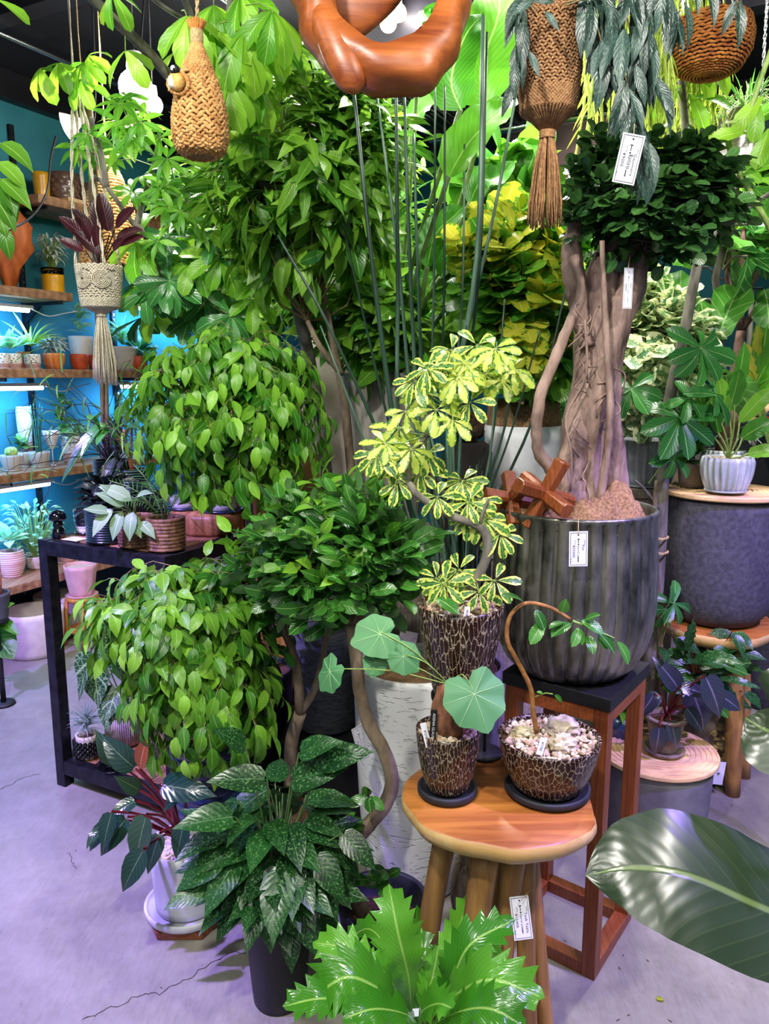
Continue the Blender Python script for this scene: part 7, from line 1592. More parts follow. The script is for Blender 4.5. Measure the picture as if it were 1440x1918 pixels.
for (u, v, u2, v2, w) in [(200, 805, 115, 905, 30), (205, 800, 150, 860, 26), (250, 780, 300, 740, 30), (190, 800, 165, 790, 24), (235, 830, 262, 800, 22), (245, 790, 285, 800, 30), (215, 820, 180, 835, 26)]:
    a = at(u, v, 2.7); b_ = at(u2, v2, 2.62); bigleaf(A3, [a, lerp(a, b_, .4) + Z_ * .03, b_], (-.2, -.6, .8), w * mpp(a), M_pachd, fold=.5, prof='lance' if False else 'rubber', nst=8, seed=u); A3.twig(curve([A3.L + Z_ * .03, lerp(A3.L, a, .5) + Z_ * .04, a], 5), .0025, 5)
A3.finish(M_twig)
# plants of the low table shelf
an = tp(.12, .225, LS + .13); AN = Plant('velvet_anthurium', 'velvety dark plant with white-veined heart leaves on the low table shelf', an, 145)
for (u, v, nrm, s, du, dv) in [(175, 1225, (-.1, -.95, .3), .165, 5, 80), (162, 1245, (-.7, -.6, .2), .13, -15, 55), (228, 1165, (.1, -.95, .3), .17, -5, 80), (218, 1290, (0, -.95, .2), .11, -10, 30), (205, 1310, (-.1, -.9, .3), .12, -5, 45), (250, 1255, (0, -.9, .3), .09, 10, 40), (245, 1300, (.2, -.9, .3), .08, 10, 30)]:
    a = at(u, v, 2.44); b_ = at(u + du, v + dv, 2.41); AN.leaf(L_anth, a, b_ - a, nrm, s); AN.twig(curve([an, lerp(an, a, .6) + V((0, .02, .03)), a], 5), .0025, 5)
AN.finish(M_twiggreen)
AS = cluster('spiky_airplant', 'small silvery-green spiky plant in the beaded pot', tp(.09, .07, LS + .085), 146, 70, LeafSet('needle', leafmat('blue_green_spike', '#4f6f5c', '#a9c0b0', '#c9dacd', rough=.5), 3, .2, .9, .0, seed=61), .075, zmin=.0, zspread=.05, rise=.02); AS.finish()
AB = cluster('leafy_pot_plant', 'dark-leaved plant in the black nursery pot of the low shelf', tp(.30, .42, LS + .11), 147, 24, L_darkov, .08, rise=.06, zspread=.08); AB.finish()
# ------------------------------------------------------------------ plants on the wall shelves
def wsh(name, lab, u, zi, h, seed, n, ls, size, d=.17, **k):
    q = sp_(u, zi, d); q.z += h; Q = cluster(name, lab, q, seed, n, ls, size, **k); Q.finish(M_twiggreen); return Q
wsh('spiky_plant', 'spiky yellow-green plant in the speckled pot', 62, 2, .07, 150, 26, LeafSet('strap', leafmat('lime_strap', '#7db82c', '#d8e65a', '#eef5a0'), 3, .3, 1.0, 0, seed=62), .19, zmin=.2)
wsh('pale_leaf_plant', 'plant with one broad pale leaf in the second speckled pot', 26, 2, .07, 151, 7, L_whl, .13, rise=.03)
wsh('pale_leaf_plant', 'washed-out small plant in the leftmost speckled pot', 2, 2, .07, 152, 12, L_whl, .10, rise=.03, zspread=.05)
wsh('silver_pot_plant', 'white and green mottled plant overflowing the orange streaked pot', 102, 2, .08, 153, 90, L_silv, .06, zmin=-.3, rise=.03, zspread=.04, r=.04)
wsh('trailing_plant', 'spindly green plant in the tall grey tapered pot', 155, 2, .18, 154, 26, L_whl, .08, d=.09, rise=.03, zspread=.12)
wsh('feathery_fern', 'feathery fern behind the cream tassel in the pale bowl', 232, 2, .13, 155, 130, LeafSet('needle', leafmat('pale_fern_leaf', '#5fae4a', '#c8eeb0', '#e5f7d5'), 3, .2, .8, 0, seed=63), .12, d=.14, zmin=.0, rise=.02, zspread=.08)  # leaflets range from mid green to very pale green
wsh('small_cactus', 'small leafy succulent behind the cactus', 42, 1, .075, 156, 24, L_darkov, .045, d=.11, rise=.02, zspread=.05)
q = sp_(24, 1, .21); q.z += .075; t = thing('round_cactus', 'small round ribbed cactus in a herringbone pot', 'cactus', q); obj('body', MB().lathe([(.012, -.005), (.028, .008), (.032, .022), (.027, .038), (.012, .047), (0, .049)], 72, fn=ribfn(12, .004, i0=0)), plain('cactus_green', '#7d9a35', .6, scale=60, c2='#c3d277', bump=.3), t)
q = sp_(75, 1, .19); q.z += .075; t = thing('stick_plant', 'cluster of upright blue-green sticks in a herringbone pot', 'plant', q)
for k in range(9): a = k * .7; obj('stem', MB().tube(curve([(math.cos(a) * .012, math.sin(a) * .012, 0), (math.cos(a) * .016, math.sin(a) * .016, .12), (math.cos(a) * .018 + rn.uniform(-.02, .02), math.sin(a) * .018, .22 + rn.uniform(0, .05))], 8), rads(.0045, .002, 9), 7), plain('stick_green', '#2a6a58', .5) if k == 0 else bpy.data.materials['stick_green'], t)
q = sp_(52, 1, .07); t = thing('lace_cylinder', 'tall white lace-cut cylinder lamp behind the stick plant', 'ornament', q); obj('cylinder', MB().lathe([(.034, 0), (.034, .16), (.038, .20), (.040, .29), (.036, .32), (.03, .32)], 40, fn=lambda a, r, z, i: (r * (1 + .05 * math.sin(a * 6) * math.sin(z * 80)), z)), speck_mat('lace_white', '#f2ece6', '#c98a68'), t)
q = sp_(100, 1, .20); t = thing('paper_flower', 'white fluted paper cup flower on a thin stalk by the shelf edge', 'ornament', q); obj('stalk', MB().tube([(0, 0, 0), (0, 0, .09)], .0025, 6), M_white, t); obj('cup', MB().lathe([(.004, .085), (.02, .11), (.038, .16), (.044, .19), (.04, .188), (.018, .12)], 48, fn=ribfn(14, .004, i0=0), cap=False), plain('pinkish_white', '#e5d5d2', .6), t); obj('foot', MB().lathe([(0, 0), (.018, 0), (.014, .004), (0, .005)], 16, cap=False), M_white, t)
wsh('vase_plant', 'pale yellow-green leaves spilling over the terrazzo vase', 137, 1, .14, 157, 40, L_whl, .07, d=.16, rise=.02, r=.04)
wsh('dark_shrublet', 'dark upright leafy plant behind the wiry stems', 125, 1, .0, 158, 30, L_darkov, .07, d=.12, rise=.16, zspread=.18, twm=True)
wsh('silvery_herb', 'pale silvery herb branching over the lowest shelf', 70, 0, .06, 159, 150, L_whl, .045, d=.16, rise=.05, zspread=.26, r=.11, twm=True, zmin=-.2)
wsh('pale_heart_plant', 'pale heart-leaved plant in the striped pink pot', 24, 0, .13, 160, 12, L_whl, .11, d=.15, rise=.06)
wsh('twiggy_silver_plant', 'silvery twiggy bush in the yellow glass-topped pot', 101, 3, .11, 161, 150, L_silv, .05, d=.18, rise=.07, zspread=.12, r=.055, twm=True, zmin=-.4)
wsh('table_fern', 'fern with drooping light fronds behind the lowest macrame fringe', 262, 2, .08, 162, 34, L_pachd, .13, rise=.03)
# ---------- left edge leaves and floor plant
LE = Plant('left_edge_plant', 'leafy climber hanging into the frame at the left edge, below the ceiling', V((-1.18, 2.0, 2.95)), 170)
LE.tube('stem', curve([(-1.18, 2.0, 2.95), at(-60, 150, 2.0), at(-30, 300, 2.0), at(5, 430, 2.0)], 12), rads(.004, .003, 13), M_twiggreen, seg=7)
for (u, v, du, dv, s) in [(-5, 265, 45, 20, .09), (-10, 300, 50, 30, .10), (-5, 330, 50, 40, .11), (0, 340, 30, 60, .10), (-10, 370, 30, 40, .09), (5, 420, 10, 50, .08), (-5, 390, 10, 30, .07), (10, 350, 20, 50, .08)]:
    a = at(u, v, 2.0); b_ = at(u + du, v + dv, 1.98); LE.leaf(L_bigov, a, b_ - a, V((.2, -.7, .6)), s); LE.twig([at(min(u, 0) - 25, v - 10, 2.0), a], .0015, 4)
LE.finish(M_twiggreen)
FLp = Plant('floor_plant', 'broad-leaved plant on the floor at the left edge in a dark pot', V((onz(-30, 1250, 0).x, 3.3, 0)), 171); pot('x', 'x', 'pot', FLp.L, .08, .10, .20, M_blackmatte, parent=FLp.o)
for (u, v, u2, v2, w) in [(-30, 1180, 26, 1235, 60), (-20, 1160, 36, 1190, 24), (-25, 1170, 28, 1130, 22), (-30, 1200, -70, 1150, 40)]:
    a = at(u, v, 3.3); b_ = at(u2, v2, 3.25); bigleaf(FLp, [a, lerp(a, b_, .5) + Z_ * .02, b_], (.2, -.6, .8), w * mpp(a), M_pachd if w > 40 else M_banana, prof='rubber', nst=8, seed=w); FLp.twig([FLp.L + Z_ * .19, a], .004, 5)
FLp.finish(M_greenstem)
# ---------- far background greenery so that gaps show plants, not walls
bgspec = [((-.15, 4.4, 0), (640, 330, 4.0), (.42, .3, .45), 70, L_long, .15, 'tall leafy fig far back near the ceiling, centre'), ((.45, 4.5, 0), (760, 560, 4.0), (.40, .3, .40), 70, L_clus, .12, 'round-leaved bush far behind the rush stems'), ((1.0, 4.2, 0), (1060, 480, 3.9), (.32, .3, .35), 66, L_clus, .10, 'glossy bush far behind the old fig trunk'), ((-.95, 4.6, 0), (470, 500, 4.1), (.34, .3, .40), 66, L_bigov, .13, 'leafy shrub far behind the weeping fig'), ((1.9, 4.0, 0), (1420, 330, 3.6), (.25, .25, .3), 40, L_bigov, .13, 'leafy shrub at the far right below the metal hanging pot'), ((.24, 4.05, 0), (700, 820, 3.5), (.30, .25, .22), 46, L_darkov, .09, 'dark leafy bush low behind the grey planter'), ((.8, 3.6, 0), (1130, 760, 3.3), (.22, .2, .22), 46, L_pachd, .11, 'broad-leaved bush behind the old trunk, low')]
for k, (ft, c, rad, n, ls, s, lab) in enumerate(bgspec):
    T = Plant('background_shrub', lab, V(ft), 180 + k, limit=200); pot('x', 'x', 'pot', V(ft), .13, .16, .45, M_conc if k % 2 else M_terra, parent=T.o)
    cc = at(*c); T.tube('trunk', curve([V(ft) + Z_ * .43, lerp(V(ft), cc, .6), cc], 8), rads(.018, .01, 9), M_barkgrey, seg=8, bump=.06)
    crown(T, [cc, lerp(V(ft), cc, .8)], cc, rad, n, ls, s, per=7, tl=.18, grav=.4, up=.5, shell=.35, leafdown=.2, front=.5); T.finish(M_twig)
# stacked logs and bottle by the croton
lg0 = at(1412, 745, 3.3)
for i, (dx, dz, r) in enumerate([(-.06, 0, .026), (-.005, 0, .027), (.05, 0, .028), (-.035, -.052, .028), (.022, -.052, .026), (.075, -.05, .026), (-.06, -.102, .028), (0, -.104, .028), (.055, -.102, .027)]):
    o = obj('firewood_log', MB().tube([(0, 0, 0), (0, .16, 0)], [r, r * .97], 14, bump=.05, seed=i), M_palewood, None); o.location = lg0 + V((dx, 0, dz)); tag(o, ('top', 'middle', 'bottom')[i // 3] + ' row, ' + ('left', 'centre', 'right')[i % 3] + ' sawn log of the small stack by the croton', 'log', 'short logs stacked beside the croton')
st_ = thing('log_stand', 'dark stand beneath the small stack of sawn logs', 'stand', (lg0.x, lg0.y + .08, 0)); bevel(obj('body', MB().box((.01, 0, (lg0.z - .132) / 2), (.22, .18, lg0.z - .132)), M_blackmatte, st_, smooth=False), .004)
bt = thing('sauce_bottle', 'small dark bottle with a red label beside the stacked logs', 'bottle', lg0 + V((.045, -.075, -.13))); obj('glass_body', MB().lathe([(0, 0), (.022, 0), (.024, .004), (.024, .06), (.018, .075), (.009, .082), (.009, .10), (0, .10)], 24, cap=False), M_dblue, bt); obj('label', MB().lathe([(.0245, .025), (.0245, .055)], 24, cap=False), M_redpot, bt); obj('cap', MB().lathe([(.0105, .096), (.0105, .11), (0, .11)], 16, cap=False), M_blackgloss, bt)
# ------------------------------------------------------------------ hanging things
CZ = 2.995
def knit(parent, prof, rows, cols, mat, name='weave', size=1.0, jit=.1, seed=1, off=V((0, 0, 0)), tilt=.5, sub=0, hole=None):
    """interlaced strands over a surface of revolution: each stitch a slanted bead; neighbours slant opposite ways"""
    rn = random.Random(seed); mb = MB(); n = len(prof) - 1
    for j in range(rows):
        t = (j + .5) / rows * n; i = min(n - 1, int(t)); f = t - i; r = prof[i][0] * (1 - f) + prof[i + 1][0] * f; z = prof[i][1] * (1 - f) + prof[i + 1][1] * f
        dz = (prof[-1][1] - prof[0][1]) / rows
        for k in range(cols):
            a = 2 * PI * (k + .5 * (j % 2)) / cols
            if hole and hole(a, z): continue
            w = 2 * PI * r / cols * .68 * size; h = abs(dz) * .62 * size
            rot = Matrix.Rotation(a + PI / 2, 3, 'Z') @ Matrix.Rotation(tilt * (1 if (j + k) % 2 else -1) * rn.uniform(.7, 1.3), 3, 'Y')
            mb.ico(V((math.cos(a) * r, math.sin(a) * r, z)) + off, (w, min(w, h) * .7, h), sub, jit, rn, rot)
    return obj(name, mb, mat, parent, kind='stuff')
def rope(parent, pts, r, mat, name='cord', twist=26, strands=2):
    mb = MB(); C = curve(pts, twist)
    for s in range(strands):
        q = [p + V((math.cos(i * 1.1 + s * PI), math.sin(i * 1.1 + s * PI), 0)) * r * .55 for i, p in enumerate(C)]; mb.tube(q, r * .62, 5)
    return obj(name, mb, mat, parent)
def tassel(parent, c, r0, r1, h, n, mat, seed=1, sr=.0016):
    rn = random.Random(seed); mb = MB()
    for k in range(n):
        a = rn.uniform(0, 6.28); q = math.sqrt(rn.random()); x, y = math.cos(a) * q, math.sin(a) * q; hh = h * rn.uniform(.9, 1.04)
        pts = [V((x * r0, y * r0, 0)), V((x * lerp1(r0, r1, .5) * 1.1, y * lerp1(r0, r1, .5) * 1.1, -hh * .35)), V((x * r1 + rn.uniform(-.003, .003), y * r1, -hh * .75)), V((x * r1 * 1.08, y * r1 * 1.08, -hh))]
        mb.tube([p + V(c) for p in pts], [sr, sr, sr, sr * .8], 4)
    return obj('tassel', mb, mat, parent, kind='stuff')
def lerp1(a, b, t): return a * (1 - t) + b * t
# carved teak ring
rc = at(722, 60, 1.42)
t = thing('carved_wood_ring', 'large polished carved teak ring hanging at the top centre', 'ornament', rc)
path = [(592, -120, 1.42, 22, 50), (588, -50, 1.40, 24, 50), (594, 0, 1.38, 24, 46), (612, 45, 1.37, 24, 42), (645, 85, 1.35, 26, 42), (690, 112, 1.34, 26, 52), (740, 118, 1.34, 26, 56), (785, 98, 1.35, 25, 54), (822, 58, 1.37, 24, 46), (842, 5, 1.40, 22, 36), (846, -50, 1.42, 20, 34), (835, -120, 1.46, 20, 34), (800, -190, 1.52, 22, 40), (720, -220, 1.56, 24, 44), (640, -190, 1.50, 22, 46)]
cc_ = curve([at(u, v, Y) for u, v, Y, a, b in path] + [at(*path[0][:3])], 90); nn_ = len(cc_) - 1; m = 14; vs = []
cen = at(718, -40, 1.44)
for i in range(nn_):
    f = i / nn_ * len(path); k = int(f); q = f - k; a = path[k % 15][3] * (1 - q) + path[(k + 1) % 15][3] * q; b = path[k % 15][4] * (1 - q) + path[(k + 1) % 15][4] * q
    p = cc_[i]; tg = (cc_[(i + 1) % nn_] - cc_[i - 1]).normalized(); inn = (cen - p); inn = (inn - tg * inn.dot(tg)).normalized(); dep = tg.cross(inn).normalized(); dep = dep if dep.y > 0 else -dep; w = mpp(p)
    for q_ in range(m):
        an = 2 * PI * q_ / m; x = math.cos(an); y = math.sin(an)
        # inner ridge narrow and bright, outer belly deep and rounded
        k_ = 1 + .18 * math.sin(i * .31 + 1) + .1 * math.sin(i * .83)
        rr = (.9 * a if x > 0 else b * .95 * k_) * abs(x) ** .55 * (1 if x > 0 else -1); dd = 34 * (1.0 if x < .5 else .25) * (abs(y) ** .6) * (1 if y > 0 else -1) - (18 * x)
        vs.append(p - rc + inn * rr * w + dep * dd * w + mnoise.noise_vector(p * 14 + V((q_ * .35, 0, 0))) * .007)
fs = [(i * m + k, ((i + 1) % nn_) * m + k, ((i + 1) % nn_) * m + (k + 1) % m, i * m + (k + 1) % m) for i in range(nn_) for k in range(m)]
obj('ring', MB().add(vs, fs), M_carved, t)
lp_ = [at(u, v, Y) - rc for u, v, Y in ((600, 20, 1.36), (628, 80, 1.34), (648, 125, 1.33), (662, 158, 1.33), (668, 176, 1.335))]
obj('root_lobe', MB().tube(curve(lp_, 12), [.018, .024, .027, .028, .029, .029, .028, .027, .026, .023, .019, .012, .006][:len(curve(lp_, 12))], 16, flat=.8), M_carved, t)
sl = MB(); sp = [at(u, v, 1.50) - rc for u, v in ((560, -60), (566, 10), (590, 40), (640, 55), (672, 72), (700, 50), (735, 20), (770, -20), (760, -80), (680, -120), (600, -110))]
mid = sum(sp, V((0, 0, 0))) / len(sp); n_ = len(sp); vv = sp + [p + V((0, .03, 0)) for p in sp] + [mid + V((0, -.012, 0)), mid + V((0, .04, 0))]
sl.add(vv, [(k, (k + 1) % n_, 2 * n_) for k in range(n_)] + [(n_ + (k + 1) % n_, n_ + k, 2 * n_ + 1) for k in range(n_)] + [(k, n_ + k, n_ + (k + 1) % n_, (k + 1) % n_) for k in range(n_)])
o = obj('inner_slab', sl, M_carved, t); sm_ = o.modifiers.new('soft', 'SUBSURF'); sm_.levels = 2; sm_.render_levels = 2
for u in (640, 800): p = at(u, -180, 1.5); obj('hanging_cord', MB().tube([p - rc, V((p.x, p.y, CZ)) - rc], .0022, 6), M_cord, t)
# birdhouse
nb = at(373, 190, 1.75); t = thing('woven_birdhouse', 'teardrop woven grass birdhouse with a tiny bird, hanging from the money tree branch', 'birdhouse', nb)
pf = [(.030, -.110), (.050, -.098), (.058, -.07), (.0575, -.035), (.051, .0), (.041, .035), (.030, .065), (.018, .092), (.011, .112)]
knit(t, pf, 40, 30, M_seagrass, 'weave', 1.3, .25, 3, tilt=.6, sub=0, hole=lambda a, z: abs(((a - 4.15 + PI) % (2 * PI)) - PI) < .30 and abs(z - .028) < .016)
obj('core', MB().lathe([(0, -.10)] + [(max(.004, r - .005), z) for r, z in pf] , 24, cap=False), M_jute, t)
obj('tie', MB().lathe([(.013, .112), (.014, .125), (.013, .138)], 16, cap=False), M_cord, t); hd = MB()
for k in range(26): a = k * 2.4; hd.tube([(math.cos(a) * .009, math.sin(a) * .009, .095), (math.cos(a) * .010, math.sin(a) * .010, .135), (math.cos(a) * .019, math.sin(a) * .019, .155)], .002, 4)
obj('frayed_top', hd, M_redpot if False else M_basket, t, kind='stuff'); rope(t, [V((0, 0, .135)), V((.004, 0, .2)), V((-.012, .05, .33))], .004, M_cord, 'rope')
bd_ = V((-.030, -.050, .018)); bird = MB().ico(bd_ + V((0, -.010, 0)), (.016, .013, .018), 2); o = obj('bird', bird, plain('bird_yellow', '#c98f2e', .8, scale=90, c2='#e6c27a', bump=.3), t); obj('head', MB().ico(bd_ + V((-.002, -.014, .020)), (.010, .010, .010), 2), M_blackmatte, o); obj('cheek', MB().ico(bd_ + V((-.004, -.020, .021)), (.006, .005, .006), 1), M_white, o); obj('beak', MB().tube([bd_ + V((-.002, -.022, .019)), bd_ + V((-.002, -.030, .016))], [.003, .0005], 6), M_blackmatte, o); obj('belly', MB().ico(bd_ + V((-.008, -.014, -.002)), (.010, .009, .013), 1), M_white, o)
hb_ = MB()
for k in range(20): a = k / 20 * 2 * PI; hb_.ico(V((-.030 + math.cos(a) * .020, -.050 + math.sin(a) * .003, .018 + math.sin(a) * .020)), (.006, .005, .006), 0, .2)
obj('doorway_rim', hb_, M_seagrass, t, kind='stuff')
# brown jute macrame planter
def macrame(lab, c, r, h, mat, tl, ncord, apex, plantfn=None, seed=1, knots=30, cols=44, holes=None):
    t = thing('macrame_planter', lab, 'planter', c)
    pf = [(r * .62, -h * .52), (r * .84, -h * .47), (r * .90, -h * .3), (r * .95, 0), (r, h * .3), (r * 1.03, h * .5)]
    obj('inner_pot', MB().lathe([(0, -h * .47)] + [(a * .93, b) for a, b in pf] + [(r * .88, h * .48), (r * .8, h * .1), (0, h * .1)], 40, cap=False), M_jute if mat is M_jute else M_beige, t)
    knit(t, pf, knots, cols, mat, 'knots', 1.2, .12, seed, tilt=.7, hole=holes)
    sk = MB()
    for k in range(48):
        a = 2 * PI * k / 48; sk.tube([V((math.cos(a) * r * .84, math.sin(a) * r * .84, -h * .48)), V((math.cos(a) * r * .55, math.sin(a) * r * .55, -h * .54)), V((math.cos(a) * r * .22, math.sin(a) * r * .22, -h * .64))], .0022, 4)
    obj('gathered_base', sk, mat, t, kind='stuff')
    obj('binding', MB().lathe([(r * .22, -h * .72)] + [(r * .24 + (.001 if q % 2 else 0), -h * .72 + q * h * .012) for q in range(8)] + [(r * .2, -h * .62)], 20), mat, t)
    tassel(t, V((0, 0, -h * .70)), r * .2, r * .52, tl, 110, mat, seed)
    for k in range(ncord):
        a = 2 * PI * k / ncord + .6; p0 = V((math.cos(a) * r, math.sin(a) * r, h * .5)); rope(t, [p0, lerp(p0, V(apex), .5) + V((math.cos(a) * .01, 0, 0)), V(apex)], .005, mat, 'cord', 30)
    rope(t, [V(apex), V((apex[0], apex[1], CZ - c.z))], .003, mat, 'rope', 10)
    return t
mc = at(1030, 108, 1.62); mt = macrame('brown jute macrame planter with a long tassel, top right', mc, .064, .205, M_jute, .165, 3, (0, 0, .55), knots=52, cols=54, seed=4)
wc = at(187, 538, 2.5); wt = macrame('cream macrame planter with knotted eye pattern, hanging at the left', wc, .068, .125, M_jutelt, .21, 4, (-.04, 0, .62), knots=26, cols=46, seed=6, holes=lambda a, z: abs(math.sin(a * 2.5)) > .86 and abs(z - .02) < .026)
ey = MB()
for kx in (-1, 1):
    a0 = -PI / 2 + kx * .42
    for s in range(5):
        rr = .026 - s * .0048
        ey.tube([V((math.cos(a0 + math.cos(q * PI / 8) * rr / .068) * .072, math.sin(a0 + math.cos(q * PI / 8) * rr / .068) * .072, .018 + math.sin(q * PI / 8) * rr)) for q in range(17)], .0018, 5)
obj('eye_pattern', ey, M_jutelt, wt)
Q = Plant('burgundy_rubber_plant', 'dark burgundy-leaved rubber plant in the cream macrame planter', wc + Z_ * .05, 201)
for (u, v, u2, v2, s) in [(165, 450, 125, 415, .09), (175, 440, 145, 400, .10), (180, 460, 160, 420, .085), (190, 440, 175, 375, .10), (205, 440, 190, 370, .11), (215, 430, 232, 405, .10), (215, 450, 245, 430, .09), (195, 480, 150, 440, .09), (210, 470, 225, 450, .07), (160, 470, 120, 450, .08), (220, 460, 255, 440, .07), (185, 470, 180, 430, .08)]:
    a = at(u, v, 2.47); b_ = at(u2, v2, 2.44); Q.leaf(L_bgy, a, b_ - a, V((rn.uniform(-.4, .4), -.8, .3)), max(s, (b_ - a).length)); Q.twig([Q.L, a], .002, 4)
Q.finish(M_burgundy)
# conical woven light behind
wk = at(205, 395, 2.95); t = thing('woven_cone', 'yellowish conical woven pendant behind the cream cords', 'ornament', wk); knit(t, [(.115, -.20), (.105, -.1), (.085, 0), (.055, .1), (.022, .18), (.012, .2)], 44, 36, M_seagrass, 'weave', 1.2, .15, 8, tilt=.35); obj('liner', MB().lathe([(.108, -.19), (.08, 0), (.016, .19)], 24, cap=False), M_jute, t); rope(t, [V((0, 0, .19)), V((0, 0, CZ - wk.z))], .003, M_cord, 'rope', 8)
# mottled trailing plant in the brown planter
HV = Plant('mottled_trailing_plant', 'trailing plant with long mottled blue-green leaves hanging from the brown macrame planter', mc + Z_ * .09, 202)
strands = [[(1060, 10), (1150, -20), (1180, 60), (1190, 150), (1188, 250)], [(1060, 10), (1120, -30), (1155, 40), (1165, 130)], [(1060, 10), (1190, -30), (1215, 50), (1225, 120), (1235, 180)], [(1000, 20), (975, -10), (968, 60), (965, 150)], [(1055, 0), (1100, -20), (1115, 40), (1140, 120)], [(1060, 5), (1200, -40), (1250, -20), (1262, 20)], [(1188, 220), (1200, 260), (1225, 300)], [(1060, 5), (1230, -40), (1350, -30), (1385, 10)], [(1165, 120), (1180, 180), (1195, 230)], [(1130, 0), (1130, 50), (1150, 110)], [(1170, 0), (1195, 60), (1205, 120)]]
for k, st in enumerate(strands):
    C = curve([at(u, v, 1.56 - .02 * (k % 3)) for u, v in st], 14); HV.twig(C, .0018, 5)
    for i in range(3, len(C)):
        for sg in (-1, 1):
            if HV.rn.random() < .52: continue
            HV.leaf(L_hoya, C[i], V((sg * HV.rn.uniform(.1, .5), -.25, -1)), V((sg * .3, -.9, .3)) + rv(HV.rn) * .3, HV.rn.uniform(.07, .10))
for (u, v, du, dv, s) in [(1195, 245, 10, 90, .11), (1170, 175, -10, 60, .08), (1190, 120, 20, 70, .08), (1170, 50, -10, 90, .10), (1225, 150, 35, 60, .08), (1215, 265, 15, 70, .09), (990, 95, 20, 40, .055), (1020, 20, 25, 30, .045), (1040, 5, -40, -10, .05), (985, 30, -20, 70, .07), (965, 110, -5, 70, .08), (1000, 0, -30, 15, .05), (1280, 0, 20, 60, .08), (1385, 0, 5, 60, .08)]:
    a = at(u, v, 1.52); b_ = at(u + du, v + dv, 1.50); HV.leaf(L_hoya, a, b_ - a, V((rn.uniform(-.5, .5), -.85, .2)), s)
HV.finish(M_twig)
# hanging thin-leaved cactus, basket on chains
RH = Plant('mistletoe_cactus', 'curtain of thin yellow-green cactus strands hanging from the basket', at(1290, 40, 2.35), 203)
RH.o.location = V((at(1300, 30, 2.35).x, 2.35, CZ)); RH.L = RH.o.location.copy(); RH.limit = 300
for k in range(120):
    u = RH.rn.uniform(1090, 1340) if k % 2 else RH.rn.gauss(1240, 55); Y = 2.35 + RH.rn.uniform(-.12, .16); v0 = RH.rn.uniform(-60, 40); v1 = v0 + RH.rn.uniform(150, 300)
    if u > 1260 and u < 1400: Y = 2.52 + RH.rn.uniform(0, .08)
    C = curve([at(u + RH.rn.uniform(-15, 15), v0, Y), at(u + RH.rn.uniform(-10, 10), (v0 + v1) / 2, Y), at(u + RH.rn.uniform(-14, 14), v1, Y)], 8); RH.twig(C, [.0028 + .0012 * (i % 2) for i in range(len(C))], 4)
    for i in range(2, len(C)): RH.leaf(L_rh, C[i], V((RH.rn.uniform(-.7, .7), RH.rn.uniform(-.4, .2), -1)), (0, -1, .2), .075)
RH.finish(plain('cactus_strand', '#9fb83a', .5, scale=60, c2='#cfe06a', bump=.1))
bk_ = at(1330, 85, 2.32); t = thing('hanging_basket', 'round orange-brown woven basket hanging on chains at the top right', 'basket', bk_)
knit(t, [(.008, -.082), (.05, -.078), (.085, -.06), (.108, -.02), (.112, .02), (.102, .06)], 24, 44, M_basket, 'weave', 1.25, .1, 9, tilt=.25); obj('liner', MB().lathe([(0, -.07), (.08, -.055), (.104, -.01), (.107, .02), (.098, .058), (.09, .055), (0, .02)], 40, cap=False), M_barkdark, t)
def chain(parent, a, b_, name='chain', r=.0011, L=.016):
    a, b_ = V(a), V(b_); n = int((b_ - a).length / (L * .78)); mb = MB(); d = (b_ - a).normalized()
    x = d.cross(V((0, 1, 0))).normalized(); y = d.cross(x)
    for i in range(n):
        c = lerp(a, b_, (i + .5) / n); s = x if i % 2 else y; pts = []
        for q in range(9): an = q * PI / 4; pts.append(c + d * math.cos(an) * L * .5 + s * math.sin(an) * L * .27)
        mb.tube(pts, r, 4, cap=False)
    return obj(name, mb, M_chrome, parent)
for a in (0.3, 2.4, 4.5): chain(t, (math.cos(a) * .1, math.sin(a) * .1, .06), (math.cos(a) * .03, math.sin(a) * .03, CZ - bk_.z))
mp_ = at(1395, 262, 2.62); t = thing('hanging_metal_pot', 'ribbed dark metal pot hanging on chains before the teal wall, right', 'pot', mp_)
obj('bowl', MB().lathe([(0, -.085), (.075, -.085), (.08, -.08)] + [(.081 + (.0014 if q % 2 else 0), -.078 + q * .0062) for q in range(26)] + [(.076, .082), (.073, .06), (0, .06)], 48, cap=False), plain('brushed_steel', '#6f6a68', .3, metal=.9, scale=4, stretch=(.3, .3, 40), c2='#a39d99', bump=.1), t)
for a in (.6, 2.7, 4.8): chain(t, (math.cos(a) * .078, math.sin(a) * .078, .075), (math.cos(a) * .05, math.sin(a) * .05, CZ - mp_.z))
GQ = Plant('grassy_airplants', 'tangle of wispy grass-like plants spilling from the ribbed metal pot', mp_ + Z_ * .07, 204)
for k in range(130): d = rv(GQ.rn, -.3, 1); GQ.twig(curve([GQ.L, GQ.L + d * .06 + Z_ * .02, GQ.L + d * .12 + V((0, 0, -.03)) + rv(GQ.rn) * .03], 5), .0011, 3)
for k in range(60): d = rv(GQ.rn, -.3, 1); GQ.leaf(L_needle, GQ.L + d * .03, d, (0, 0, 1), .12)
GQ.finish(M_twiggreen)
